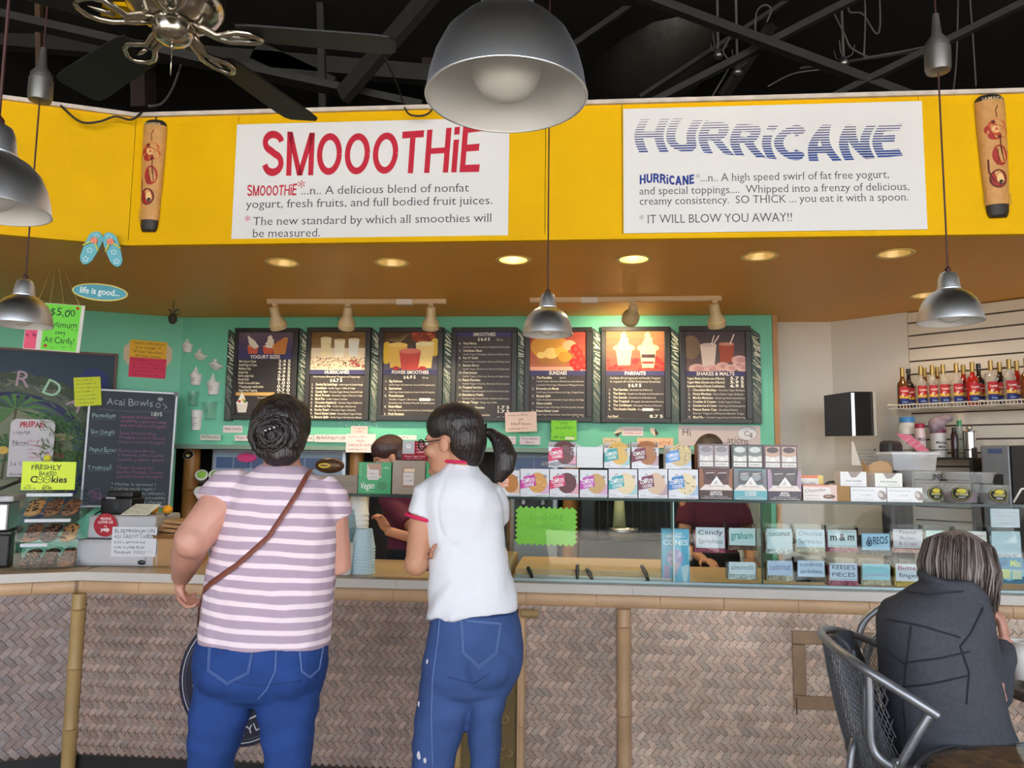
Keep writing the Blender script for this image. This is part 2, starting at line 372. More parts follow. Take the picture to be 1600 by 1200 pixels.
# ---- fascia and soffit
fc = FS.hit(200, 380); FL = Pl(fc.x, fc.y, math.radians(17.5)); uc = FS.u(200, 380)
fas = tag(thing('fascia', None, None, FS.M(0, 0)), kind='structure'); del_keys = 0
def yp(L, R, pl, par, M):
    g = G(); g.box(L + .0015, R - .0015, ZS, ZF, -.05, 0); obj('panel', g, yel, fas, M=M)
cuts = [uc, FS.u(368, 280), FS.u(852, 280), FS.u(972, 280), FS.u(1440, 270), FS.u(1640, 260), FS.u(1900, 260)]
for a, b in zip(cuts, cuts[1:]): yp(a, b, FS, fas, Matrix.Identity(4))
Mi = FS.M(0, 0).inverted() @ FL.M(0, 0)
for a, b in ((-1.4, -.7), (-.7, 0)): yp(a, b, FL, fas, Mi)
cream = pm('worn_white_rail', (206, 192, 182), .6, var=.2, vscale=14)
def rail(name, z0, z1, k0, k1, m):
    g = G(); g.box(uc, 4.2, z0, z1, -k1, -k0, M=Matrix.Identity(4))
    vs = []
    g2 = G(); g2.box(uc, 4.2, z0, z1, k0, k1); g2.box(-1.4, 0, z0, z1, k0, k1, M=Mi)
    return tag(obj(name, g2, m, fas), kind='structure') if 0 else obj(name, g2, m, fas)
rail('top_rail', ZF, ZF + .022, -.06, .02, cream)
rail('bottom_moulding', ZS - .018, ZS + .004, -.02, .018, yel)
rail('moulding_bead', ZS + .006, ZS + .012, -.02, .010, yel)
g = G(); g.box(uc + .2, 4, ZF - .05, ZF - .046, 0, .001); obj('paint_ridge', g, yel, fas)
# soffit sheet with holes for the cans
cans = [(442, 410), (612, 410), (802, 406), (990, 405), (1187, 400), (1398, 396), (1447, 461)]
canp = [at_z(a, b, ZS) for a, b in cans]
fl_ = FL.pt(-1.4, 0); outer = [Vector((fl_.x, fl_.y, 0)), FS.pt(uc, 0), FS.pt(4.2, 0), Vector((4.6, 6.6, 0)), Vector((-4.6, 6.9, 0)), Vector((-4.9, 4.2, 0))]
holes = [[Vector((p.x + .082 * math.cos(-2 * PI * i / 20), p.y + .082 * math.sin(-2 * PI * i / 20), 0)) for i in range(20)] for p in canp]
from mathutils.geometry import tessellate_polygon
pts = [p for lp in [outer] + holes for p in lp]
g = G(); g.add([(p.x, p.y, ZS) for p in pts], [tuple(t) for t in tessellate_polygon([outer] + holes)])
g.add([(p.x, p.y, ZS + .25) for p in outer], [tuple(range(len(outer)))])
struct('soffit', g, pm('soffit_warm_lit_yellow', (224, 158, 36), .45, var=.05, vscale=1.2))  # fascia yellow shifted to orange: warm lamp light put into the colour
# ---- walls behind the counter
bc = BK.u(283, 560); bR = BK.u(1200, 560); zop = BK.uz(560, 697)[1]
LW = Pl(*BK.pt(bc, 0)[:2], math.radians(21.5))
g = G(); g.box(bc, bR, zop, ZS, -.1, 0); g.box(bR - .002, bR + .035, 0, ZS, -.3, .002)
struct('wall_back', g, teal, M=BK.M(0, 0))
g = G(); g.box(bR + .036, bR + .075, 0, ZS, -.1, .012); struct('trim_1', g, pm('wood_corner_trim', (176, 128, 78), .5, var=.15, vscale=9), M=BK.M(0, 0))
g = G(); g.box(-2.2, 0, 0, ZS, -.1, 0); struct('wall_back_left', g, teal, M=LW.M(0, 0))
wc = at_z(1298, 503, ZS); WBk = Pl(wc.x, wc.y, BK.a); w2 = at_z(1600, 465, ZS); WRt = Pl(wc.x, wc.y, math.atan2(w2.y - wc.y, w2.x - wc.x))
g = G(); g.box(-1.0, 0, 0, ZS, -.1, 0); struct('wall_back_right', g, whitew, M=WBk.M(0, 0))
us = WRt.u(1420, 560)
g = G(); g.box(0, us, 0, ZS, -.1, 0); g.box(us, 2.4, 0, ZS, -.1, -.02); struct('wall_side_right', g, whitew, M=WRt.M(0, 0))
sw = tag(thing('slat_wall', None, None, WRt.M(0, 0)), kind='structure')
slm = pm('slatwall_panel', (216, 204, 188), .5, var=.03, vscale=3); gvm = pm('slat_groove', (74, 60, 48), .7)
zt = [WRt.uz(1500, y)[1] for y in (465, 496, 517.5, 539, 560, 580)]
pitch = (zt[1] - zt[5]) / 4; z = ZS - .001; zs_ = [ZS - .001] + [zt[1] - pitch * i for i in range(0, 18)]
for a, b in zip(zs_, zs_[1:]):
    if b < .05: break
    g = G(); g.box(us + .004, 2.4, b + .006, a - .006, -.018, .004); obj('slat', g, slm, sw)
g = G(); g.box(us, 2.4, 0, ZS, -.019, -.016); obj('groove_backing', g, gvm, sw)
# dark alcove under the teal wall (machines stand in it)
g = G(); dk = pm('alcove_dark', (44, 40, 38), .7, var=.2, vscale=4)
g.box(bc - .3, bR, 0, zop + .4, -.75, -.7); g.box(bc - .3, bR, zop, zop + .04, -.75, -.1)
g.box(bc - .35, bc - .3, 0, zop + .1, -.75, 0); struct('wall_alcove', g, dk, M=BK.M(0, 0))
g = G(); g.box(bc, bR, zop - .035, zop, -.1, .03); struct('trim_2', g, pm('grey_green_ledge', (112, 138, 124), .5), M=BK.M(0, 0))
# ---- ceiling steelwork
def beam(p, q, w, h, name='steel_beam', mat=steelblk, label=None, grp=None, angle=False):
    P, Q = at_y(*p[:2], p[2]), at_y(*q[:2], q[2]); d = (Q - P).normalized(); up = Vector((0, 0, 1)); sd = d.cross(up).normalized(); u2 = sd.cross(d)
    M = Matrix((d, sd, u2)).transposed().to_4x4(); M.translation = P; L = (Q - P).length
    g = G()
    if angle: g.box(0, L, -w / 2, w / 2, 0, .01); g.box(0, L, -w / 2, -w / 2 + .01, -h, 0)
    else: g.box(0, L, -w / 2, w / 2, -h / 2, h / 2)
    return tag(obj(name, g, mat, M=M), kind='structure')
beam((900, -45, 4.6), (1460, 165, 4.7), .06, .055)
beam((1010, 165, 5.0), (1370, -20, 4.6), .05, .045)
beam((1000, 152, 5.6), (1240, -5, 5.4), .045, .03)
beam((1285, 160, 4.8), (1640, -15, 4.2), .05, .04)
beam((1250, 108, 5.2), (1480, 75, 5.0), .03, .02)
beam((890, 75, 5.5), (990, 5, 5.5), .05, .04)
beam((1130, 150, 6), (1240, -10, 5.6), .09, .05)
beam((380, 108, 5), (660, 168, 5), .12, .05)
beam((535, 150, 4.9), (700, -40, 4.4), .06, .12)
beam((400, 82, 6), (520, 138, 6), .1, .16)
beam((0, 25, 4.5), (330, 100, 4.7), .1, .05)
beam((-20, 60, 6), (700, 120, 6), .1, .14)
beam((60, -20, 5), (62, 130, 5), .035, .035, mat=pm('brown_conduit', (78, 58, 44), .6))
beam((150, 150, 6.5), (150, -40, 6.5), .09, .09); beam((225, 175, 6.2), (222, -40, 6.2), .22, .12, mat=brownblk)
beam((40, -14, 5.6), (232, 12, 5.6), .2, .14, mat=yel)
beam((505, 175, 5.5), (500, -20, 5.5), .05, .05)
beam((710, 160, 6.5), (700, -60, 6.5), .5, .5, mat=brownblk)
beam((1225, 160, 7), (1225, -10, 7), .25, .1, mat=pm('tan_joist', (96, 78, 56), .8, var=.3, vscale=6))
beam((1420, 160, 7.2), (1620, 80, 6.5), .3, .25, mat=MATS['tan_joist'])
ductm = pm('wrapped_insulation', (40, 38, 36), .5, var=.4, vscale=7, bump=1, bscale=9)
g = G(); P, Q = at_y(975, 170, 6.6), at_y(1085, -80, 5.6)
g.tube([P, (P + Q) / 2 + Vector((.1, 0, 0)), Q], [.42, .46, .4], 14); tag(obj('air_duct', g, ductm, smooth=True), kind='structure')
g = G(); P, Q = at_y(1180, 170, 7.4), at_y(1420, -80, 7.0); g.tube([P, Q], .55, 16); tag(obj('air_duct', g, ductm, smooth=True), kind='structure')
g = G(); P, Q = at_y(800, 170, 7.3), at_y(860, -80, 7); g.tube([P, Q], .8, 20); tag(obj('air_duct', g, brownblk, smooth=True), kind='structure')
wirem = pm('black_cable', (34, 30, 30), .5); wired = pm('dusty_cable', (84, 80, 78), .7)
def cable(pp, r, lab, m=wirem, grp=None):
    P = [at_y(*p) for p in pp]; out = []
    for i in range(len(P) - 1):
        a, b, c, d = P[max(i - 1, 0)], P[i], P[i + 1], P[min(i + 2, len(P) - 1)]
        for t in [k / 6 for k in range(6)]:
            out.append(.5 * ((2 * b) + (c - a) * t + (2 * a - 5 * b + 4 * c - d) * t * t + (3 * b - a - 3 * c + d) * t ** 3))
    out.append(P[-1]); g = G(); g.tube(out, r, 6); return tag(obj('cable', g, m, smooth=True), lab, 'cable', grp)
cable([(95, 165, 3.95), (125, 190, 3.95), (155, 190, 3.97), (180, 182, 4.0), (205, 187, 4.02), (222, 175, 4.05)], .006, 'black cable looping over the top edge of the left yellow panel')
cable([(600, 88, 4.6), (620, 130, 4.3), (634, 172, 3.9), (650, 181, 3.88), (668, 178, 3.87), (680, 165, 4)], .005, 'thin cable sagging onto the fascia top left of the big lamp')
cable([(232, 166, 4.4), (255, 160, 4.5), (275, 125, 4.8), (292, 60, 5), (298, -22, 5.12)], .008, 'grey cable rising behind the ceiling fan', wired)
CL_ = ['short curled dusty cable above the middle of the white blue-lettered sign', 'looped dusty cable hanging from the top edge above the blue lettering', 'long level dusty cable running level toward the right pendant junction box', 'vertical dusty cable just right of the right pendant junction box', 'second vertical dusty cable dropping left of the right plaque', 'kinked dusty cable over the left end of the blue-lettered sign', 'coiled dusty cable tangled where the dark beams cross', 'low slanting dusty cable running low along the top of the right sign', 'plain vertical dusty cable dropping behind the pipe hanger with curled wires']
for k, pp in enumerate([[(1300, 15, 5), (1320, 55, 5), (1330, 75, 5), (1355, 88, 5)], [(1325, -10, 5), (1327, 18, 5), (1348, 22, 5), (1368, 52, 5), (1375, 40, 5), (1374, -10, 5)],
        [(1350, 90, 5), (1400, 82, 5), (1460, 70, 5)], [(1490, 140, 5.2), (1495, 80, 5.2), (1497, -10, 5.2)], [(1525, 135, 5.2), (1520, 60, 5.2), (1515, -10, 5.2)],
        [(1110, 155, 5), (1125, 130, 5), (1140, 100, 5), (1130, 80, 5), (1140, 60, 5)], [(1180, 60, 5), (1182, 20, 5), (1195, 8, 5), (1205, 15, 5), (1198, 35, 5)],
        [(1200, 135, 5), (1240, 115, 5), (1290, 108, 5)], [(1350, 88, 4.9), (1352, 20, 4.9), (1350, -10, 4.9)]]):
    cable(pp, .006, CL_[k], wired, 'loose ceiling cables over the right sign')
# sprinkler / fixture clusters among the beams
def fixture(px, py, Y, lab):
    P = at_y(px, py, Y); t = thing('pipe_hanger', lab, 'pipe hanger', P)
    g = G(); g.tube([(0, 0, -.05), (0, 0, 4.9 - P.z)], .009, 8); obj('rod', g, wired, t)
    g = G(); g.lathe([(.0, -.06), (.03, -.055), (.04, -.03), (.02, -.01), (.02, .01)], 12); obj('cap', g, pm('dull_steel', (150, 150, 148), .35, metal=.9), t, smooth=True)
    g = G()
    for a in (0, 2, 4): g.tube([(0, 0, 0), (.06 * math.cos(a), .06 * math.sin(a), .03), (.08 * math.cos(a), .08 * math.sin(a), .1)], .004, 5)
    obj('clip', g, wired, t)
fixture(1318, 92, 5, 'metal pipe hanger with curled wires in the dark right ceiling')
fixture(1122, 80, 5.2, 'small dusty pipe hanger between the crossed beams')
fixture(1152, 106, 5.1, 'small pipe hanger just right of the crossing beams')
# ================================================================== COUNTER
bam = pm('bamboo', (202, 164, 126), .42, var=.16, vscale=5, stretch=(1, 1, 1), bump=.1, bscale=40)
bamd = pm('bamboo_darker_old', (176, 144, 94), .45, var=.2, vscale=5)  # second bamboo tone, darker and yellower
weavem = pm('woven_strip', 'vc', .62, var=.22, vscale=2.2, bump=.3, bscale=120)
backm = pm('woven_backing', (74, 56, 44), .8)
uA = CN.u(120, 1000); CLp = Pl(*CN.pt(uA, 0)[:2], math.radians(22)); uE = 3.4
ctr = thing('service_counter', 'long bamboo and woven-cane fronted service counter with pale top edge', 'counter', CN.M(0, 0))
MiC = CN.M(0, 0).inverted() @ CLp.M(0, 0)
g = G(); g.box(uA, uE, .08, .873, -.03, -.012); g.box(-1.6, 0, .08, .873, -.03, -.012, M=MiC); obj('panel_backing', g, backm, ctr)
g = G(); g.box(uA, uE, 0, .08, -.06, -.03); g.box(-1.6, 0, 0, .08, -.06, -.03, M=MiC); obj('toe_kick', g, pm('black_kick', (24, 22, 22), .6), ctr)
def weave(u0, u1, z0, z1, M, w, base, seed):
    r = random.Random(seed); g = G(); n = int((u1 - u0 + z1 - z0) / w / 1.4) + 4; s2 = w / math.sqrt(2)
    cx, cz = u0, z0
    N = int(max(u1 - u0, z1 - z0) * 1.5 / w) + 6
    for i in range(-N, N):
        for j in range(-N, N):
            k = (i + j) % 4
            if k == 2: L = (2, 1)      # 2/2 twill laid diagonally
            elif k == 0: L = (1, 2)
            else: continue
            ca, cb = i + L[0] / 2, j + L[1] / 2
            x = cx + (ca - cb) * s2; zz = cz + (ca + cb) * s2
            if not (u0 < x < u1 and z0 < zz < z1): continue
            la, lb = L[0] * w / 2 * 1.0, L[1] * w / 2 * 1.0
            if L[0] == 2: lb *= .9
            else: la *= .9
            ct = base; t = .84 + r.random() * .15 + (.06 if r.random() < .06 else 0); hue = (r.random() - .5) * 10
            if L[0] == 1: t *= .95
            c = (min(255, int(ct[0] * t + hue)), min(255, int(ct[1] * t)), min(255, int(ct[2] * t - hue * .5)))
            def q(a, b, h): return (x + (a - b) * .7071, zz + (a + b) * .7071, h)
            h0, h1 = -.012, -.0065 + r.random() * .001; e = .003
            ra, rb = (la * .35, lb) if L[0] == 2 else (la, lb * .35)
            if L[0] == 2:
                v = [q(-la, -lb, h0), q(-la, lb, h0), q(-ra, -lb, h1), q(-ra, lb, h1), q(ra, -lb, h1), q(ra, lb, h1), q(la, -lb, h0), q(la, lb, h0)]
                v2 = [q(-ra, -lb - e, h0), q(-ra, lb + e, h0), q(ra, -lb - e, h0), q(ra, lb + e, h0)]
            else:
                v = [q(lb * 0 - la, -lb, h0), q(la, -lb, h0), q(-la, -rb, h1), q(la, -rb, h1), q(-la, rb, h1), q(la, rb, h1), q(-la, lb, h0), q(la, lb, h0)]
                v2 = [q(-la - e, -rb, h0), q(la + e, -rb, h0), q(-la - e, rb, h0), q(la + e, rb, h0)]
            g.add(v + v2, [(0, 1, 3, 2), (2, 3, 5, 4), (4, 5, 7, 6), (2, 4, 10, 8), (5, 3, 9, 11)], c=c, M=M)
    return g
cols = [(168, 138, 118), (158, 128, 106), (188, 158, 136)]
segs = [(uA + .02, CN.u(800, 1000), (178, 152, 140)), (CN.u(800, 1000), CN.u(974, 1050), (206, 180, 164)), (CN.u(974, 1050), uE - .8, (236, 208, 188))]  # same cane, paler to the right: stronger light there put into the colour
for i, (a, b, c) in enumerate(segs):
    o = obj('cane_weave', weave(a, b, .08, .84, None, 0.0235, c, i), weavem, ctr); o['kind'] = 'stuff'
o = obj('cane_weave', weave(-1.1, -.01, .08, .84, MiC, 00.0285, (168, 148, 142), 9), weavem, ctr); o['kind'] = 'stuff'  # left wing: its dimmer, cooler light put into the base colour
def bamboo(L, r, seed, nodes=None, half=False):
    rr = random.Random(seed); xs = [0.0]; 
    if nodes is None:
        nodes = []; x = rr.random() * .2 + .06
        while x < L - .03: nodes.append(x); x += .26 + rr.random() * .05
    prof = [(r * .98, 0)]
    for q in nodes: prof += [(r, q - .012), (r * 1.09, q - .003), (r * .9, q), (r * 1.08, q + .003), (r, q + .012)]
    prof += [(r * .98, L)]; g = G(); g.lathe(prof, 14); return g
RX = Matrix.Rotation(PI / 2, 4, 'Y')
def hrail(u0, u1, z, M0, r, seed):   # horizontal split bamboo, one internode per piece
    rr = random.Random(seed); u = u0; 
    while u < u1:
        L = min(.275 + rr.random() * .05, u1 - u)
        g = G(); g.lathe([(r * .96, .001), (r * 1.02, .006), (r, .02), (r, L - .02), (r * 1.03, L - .006), (r * .96, L - .001)], 16, M=Matrix.Translation((u, z, -.014)) @ Matrix.Diagonal((1, 1, .55, 1)) @ RX)
        g.ell((u + L * .5, z + .004, -.014 + r * .55), (.003, .003, .002), 6, 4)
        obj('rail_piece', g, bam, ctr, M=M0, smooth=True, sharp=40); u += L
hrail(uA + .005, uE, .842, None, .031, 1); hrail(-1.4, -.005, .842, MiC, .031, 2)
def post(px, py, z0, z1, r, seed, M0=None, k=0.0, name='bamboo_post', u=None, mat=bam, nodes=None):
    u = CN.u(px, py) if u is None else u; g = bamboo(z1 - z0, r, seed, nodes)
    return obj(name, g, mat, ctr, M=(M0 or Matrix.Identity(4)) @ Matrix.Translation((u, z0, k)) @ Matrix.Rotation(-PI / 2, 4, 'X'), smooth=True, sharp=40)
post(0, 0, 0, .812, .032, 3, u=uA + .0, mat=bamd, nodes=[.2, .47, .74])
post(975, 1050, 0, .812, .031, 4, nodes=[.1, .36, .735])
post(815, 1050, 0, .80, .017, 5, k=.012, nodes=[.3, .6]); post(811, 1050, 0, .78, .007, 6, k=.02, nodes=[])
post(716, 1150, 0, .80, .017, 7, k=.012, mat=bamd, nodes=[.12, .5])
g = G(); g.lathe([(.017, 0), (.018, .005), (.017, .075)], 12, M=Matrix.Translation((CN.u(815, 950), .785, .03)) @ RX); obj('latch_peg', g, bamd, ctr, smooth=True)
# carved vine panel between the thin posts
a, b = CN.u(722, 1100), CN.u(808, 1100); carv = pm('carved_yellow_wood', (150, 128, 78), .6, var=.2, vscale=9)
g = G(); g.box(a, b, .05, .80, -.012, .004); obj('carved_panel', g, pm('carved_ground', (112, 92, 54), .7, var=.2, vscale=14), ctr)
g = G(); r_ = random.Random(4)
for i in range(26):
    x, z = a + .02 + r_.random() * (b - a - .04), .07 + i * .0285; R0 = .02 + r_.random() * .018; s0 = r_.random() * 6; dr = r_.choice((-1, 1))
    g.tube([(x + R0 * (1 - t / 14) * math.cos(s0 + dr * t * .5), z + R0 * (1 - t / 14) * math.sin(s0 + dr * t * .5), .006) for t in range(12)], .004, 5)
obj('carved_vine', g, carv, ctr, smooth=True)['kind'] = 'stuff'
# hatch door with split-bamboo frame
h0, h1, v0, v1 = CN.rect(1239, 1372, 987, 1111)
for (a, b, c, d) in ((h0, h1, v1 - .058, v1), (h0, h1, v0, v0 + .058), (h0, h0 + .056, v0 + .058, v1 - .058), (h1 - .056, h1, v0 + .058, v1 - .058)):
    g = G(); g.box(a + .001, b - .001, c + .001, d - .001, -.012, .004); obj('hatch_frame', g, pm('split_bamboo', (158, 128, 100), .45, var=.2, vscale=8), ctr, bev=.004)
g = G(); g.box(h0 + .008, h0 + .012, v0 - .02, v0 + .05, .004, .007); obj('hatch_hinge', g, backm, ctr)
# top slab
top = thing('countertop', 'pale laminate countertop with cream edge strip running along bamboo counter', 'countertop', CN.M(0, 0))
topm = pm('laminate_top', (186, 160, 124), .35, var=.08, vscale=10); edm = pm('cream_edge', (204, 196, 188), .45, var=.04, vscale=3)
g = G(); g.prism([(uA, 0), (uE, 0), (uE, .72), (uA - .14, .72)], .885, ZC, M=Matrix(((1, 0, 0, 0), (0, 0, 1, 0), (0, -1, 0, 0), (0, 0, 0, 1))))
g.prism([(-1.6, 0), (0, 0), (.13, .72), (-1.6, .72)], .885, ZC - .0004, M=MiC @ Matrix(((1, 0, 0, 0), (0, 0, 1, 0), (0, -1, 0, 0), (0, 0, 0, 1))))
obj('worktop', g, topm, top)
e = [uA, CN.u(620, 920), CN.u(988, 928), CN.u(1480, 940), uE]
for a, b in zip(e, e[1:]):
    g = G(); g.box(a + .0006, b - .0006, .873, ZC + .001, 0, .01); obj('edge_strip', g, edm, top)
g = G(); g.box(-1.6, -.001, .873, ZC + .001, 0, .01, M=MiC); obj('edge_strip', g, edm, top)
# inner work surface + cabinet behind glass (dark)
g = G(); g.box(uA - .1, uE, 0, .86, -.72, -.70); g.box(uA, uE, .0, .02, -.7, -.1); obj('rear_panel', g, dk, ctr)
# ================================================================== CAN LIGHTS, TRACKS, PENDANTS, FAN
canw = pm('can_reflector', (236, 214, 160), .35, metal=.3); canr = pm('can_trim_cream', (232, 206, 130), .5)
bulbm = pm('warm_bulb', (255, 226, 160), .4, emit=14); bulbd = pm('dim_bulb', (240, 214, 160), .4, emit=1.2)
lampw = ['first recessed ceiling light from the left in the yellow soffit', 'recessed light second from the left, above the second track head', 'brightly lit recessed light just left of the centre pendant cord',
         'recessed light with a small bright bulb above the cake photos board', 'recessed light above the rightmost menu board, unlit centre', 'recessed light under the right end of the blue-lettered sign', 'recessed light half hidden behind the right pendant lamp']
for i, p in enumerate(canp):
    t = thing('recessed_light', lampw[i], 'ceiling light', (p.x, p.y, ZS), 'recessed lights in the soffit')
    g = G(); g.lathe([(.082, .0), (.082, .004), (.100, -.003), (.104, -.001), (.100, -.006), (.082, -.004), (.079, .0)], 32, cap=False); obj('trim_ring', g, canr, t, smooth=True)
    g = G(); g.lathe([(.080, -.001), (.07, .05), (.05, .10), (0, .11)], 24, cap=False); obj('reflector', g, canw, t, smooth=True)
    g = G(); g.ell((0, 0, .055), (.032, .032, .034), 16, 10); obj('bulb', g, bulbm if i in (2, 3) else bulbd, t, smooth=True)
    L = bpy.data.lights.new('can_glow', 'SPOT'); L.energy = 16 if i in (2, 3) else 7; L.color = (1, .80, .50); L.spot_size = 2.4; L.spot_blend = .7; L.shadow_soft_size = .03
    o = bpy.data.objects.new('can_glow', L); COL.objects.link(o); o.parent = t; o.location = (0, 0, .018)
trk = pm('track_cream', (206, 178, 140), .5); hous = pm('spot_housing_beige', (196, 172, 132), .45)
hp = [[430, 544, 674], [988, 1113]]; names = [('left', ['leftmost', 'middle', 'right']), ('right', ['bright', 'far right'])]
hl = ['beige spotlight over the first menu board', 'beige spotlight over the second menu board', 'beige spotlight over the fruit smoothie board', 'stubby beige spotlight over the parfait board, aimed at the wall', 'beige spotlight over the last menu board']
q = 0
for ti, (A, B) in enumerate([((418, 474), (697, 474)), ((828, 472), (1127, 469))]):
    P, Q = at_z(*A, ZS - .03), at_z(*B, ZS - .03); d = (Q - P); L = d.length; an = math.atan2(d.y, d.x)
    M = Matrix.Translation(P) @ Matrix.Rotation(an, 4, 'Z')
    t = thing('light_track', ['cream ceiling light track above the left menu boards', 'cream ceiling light track above the right menu boards'][ti], 'track', M, 'light tracks')
    g = G(); g.box(0, L, -.018, .018, .006, .0285); g.box(0, L, -.018, -.008, -.003, .006); g.box(0, L, .008, .018, -.003, .006); obj('rail', g, trk, t)
    ju = {0: 633, 1: 921}[ti]; JP = at_z(ju, 475, ZS - .03); x = (JP - P).dot(d.normalized())
    g = G(); g.box(x - .058, x + .058, -.024, .024, -.012, .0285); obj('feed_box', g, pm('feed_cover', (214, 206, 196), .5), t, bev=.003)
    for px in hp[ti]:
        HP = at_z(px, 474, ZS - .03); x = (HP - P).dot(d.normalized()); Mh = M @ Matrix.Translation((x, 0, -.003))
        s = thing('track_spotlight', hl[q], 'spotlight', Mh, 'track spotlights')
        g = G(); g.box(-.018, .018, -.016, .016, -.02, -.0005); obj('adapter', g, trk, s, bev=.002)
        g = G(); g.tube([(0, 0, -.02), (0, 0, -.055)], .006, 8); g.box(-.012, .012, -.006, .006, -.062, -.05); obj('stem', g, trk, s)
        tl = [.50, .48, .42, 1.15, .42][q]; sd = [-.12, .22, .1, .3, -.2][q]
        H = Matrix.Translation((0, 0, -.06)) @ Matrix.Rotation(sd, 4, 'Y') @ Matrix.Rotation(PI + tl, 4, 'X') @ Matrix.Translation((0, 0, -.03))
        g = G(); g.lathe([(0, -.012), (.026, -.01), (.033, 0), (.034, .05), (.037, .07), (.055, .095), (.061, .12), (.061, .155), (.057, .16), (.054, .155), (.05, .1), (0, .09)], 24, M=H); obj('housing', g, hous, s, smooth=True, sharp=45)
        g = G(); g.lathe([(.0615, .112), (.0628, .114), (.0615, .118)], 24, M=H, cap=False); obj('band', g, canr, s)
        for bx in (-1, 1):
            pass
        g = G(); g.ell((0, 0, .115), (.04, .04, .02), 14, 8, M=H); obj('bulb', g, bulbm if q in (3,) else bulbd, s, smooth=True)
        Lt = bpy.data.lights.new('spot_beam', 'SPOT'); Lt.energy = [9, 13, 13, 13, 6][q]; Lt.color = (1, .83, .55); Lt.spot_size = 1.9; Lt.spot_blend = .8; Lt.shadow_soft_size = .03
        o = bpy.data.objects.new('spot_beam', Lt); COL.objects.link(o); o.parent = s; o.matrix_local = H @ Matrix.Translation((0, 0, .165)) @ Matrix.Rotation(PI, 4, 'X')
        q += 1
alu = pm('brushed_aluminium', (232, 233, 236), .36, metal=1, bump=.02, bscale=200)
alun = alu.node_tree.nodes['Principled BSDF']; alun.inputs['Anisotropic'].default_value = .75
tg = alu.node_tree.nodes.new('ShaderNodeTangent'); tg.direction_type = 'RADIAL'; tg.axis = 'Z'; alu.node_tree.links.new(tg.outputs[0], alun.inputs['Tangent'])
inw = pm('white_enamel', (238, 238, 240), .4); glo = glass('frosted_globe', (250, 250, 250), .6, .2, op=.8); cordm = pm('dark_red_cord', (62, 26, 26), .5)
def pendant(px, py, Y, D, ztop, lab, junction=None, z=None):
    P = at_y(px, py, Y)
    if z: P = at_z(px, py, z)
    t = thing('pendant_lamp', lab, 'pendant lamp', P, 'aluminium pendant lamps'); r = D / 2; k = D / .24
    pr = [(r, 0), (r * .995, .006 * k), (r * .965, .03 * k), (r * .90, .06 * k), (r * .78, .09 * k), (r * .60, .113 * k), (r * .40, .127 * k), (r * .36, .13 * k)]
    g = G(); g.lathe(pr, 56, cap=False); obj('shade', g, alu, t, smooth=True)
    g = G(); g.lathe([(a - .002, b + (.0005 if i else 0)) for i, (a, b) in enumerate(pr)] + [(0.001, .131 * k)], 48, cap=False); obj('shade_lining', g, inw, t, smooth=True)
    g = G(); g.lathe([(r, -.0012), (r + .0015, 0), (r, .0015), (r - .003, 0), (r, -.0012)], 56, cap=False); obj('rim', g, alu, t, smooth=True)
    g = G(); g.lathe([(r * .375, .125 * k), (r * .375, .133 * k), (r * .35, .136 * k), (r * .31, .175 * k), (r * .25, .195 * k), (r * .14, .203 * k), (0.002, .204 * k)], 32); obj('neck', g, alu, t, smooth=True, sharp=35)
    g = G(); g.ell((0, 0, .045 * k), (r * .44, r * .44, r * .40), 28, 16); obj('globe', g, glo, t, smooth=True)
    g = G(); g.lathe([(.012, .204 * k), (.012, .215 * k), (.004, .225 * k)], 12); obj('cord_grip', g, cordm, t, smooth=True)
    g = G(); g.tube([(0, 0, .21 * k), (0, 0, ztop - P.z)], .0036, 8); obj('cord', g, cordm, t)
    if junction:
        g = G(); zz = junction - P.z
        g.lathe([(.0, zz - .005), (.045, zz), (.05, zz + .02), (.05, zz + .10), (.045, zz + .105), (.045, zz + .125), (.02, zz + .16), (.012, zz + .25)], 18); obj('junction_box', g, pm('grey_metal_box', (120, 118, 116), .4, metal=.7), t, smooth=True, sharp=40)
    return t
pendant(791, 153, 1.15, .252, 4.6, 'big aluminium pendant lamp closest to the camera, top centre, showing its white inside')
pendant(-14, 328, 1.7, .24, 4.6, 'brushed aluminium pendant lamp cut off by the left edge of the photo')
pendant(855.5, 523, 3.62, .24, 4.6, 'small aluminium pendant hanging in front of the menu boards at the centre')
pendant(1485, 503, 3.0, .24, 4.6, 'aluminium pendant hanging at the right in front of the slatted wall', at_y(1465, 112, 3.0).z)
pendant(34, 508, 3.3, .24, 4.6, 'aluminium pendant on the left overlapping the green hand-lettered price sign', at_y(64, 158, 3.3).z)
# ---- ceiling fan
nick = pm('brushed_nickel', (196, 188, 176), .22, metal=1); blk = pm('black_blade', (13, 12, 11), .6, var=.2, vscale=6, stretch=(1, 12, 1))
FC = Vector((-1.085, 2.3, 2.80)); fan = thing('ceiling_fan', 'ceiling fan with five black blades and ornate brushed nickel arms', 'ceiling fan', FC)
g = G(); g.lathe([(0, -.052), (.02, -.051), (.045, -.043), (.058, -.030), (.062, -.015), (.062, .0), (.066, .004), (.066, .012), (.05, .016)], 36); obj('switch_housing', g, nick, fan, smooth=True, sharp=40)
g = G(); g.lathe([(.05, .014), (.09, .02), (.135, .05), (.15, .075), (.15, .12), (.13, .15), (.09, .17), (.05, .19), (.02, .2), (.02, 1.9)], 40); obj('motor_housing', g, nick, fan, smooth=True, sharp=40)
g = G()
for i in range(30):
    a = 2 * PI * i / 30; g.tube([(.085 * math.cos(a), .085 * math.sin(a), .022), (.14 * math.cos(a), .14 * math.sin(a), .062)], .004, 5)
obj('motor_fins', g, nick, fan, smooth=True)
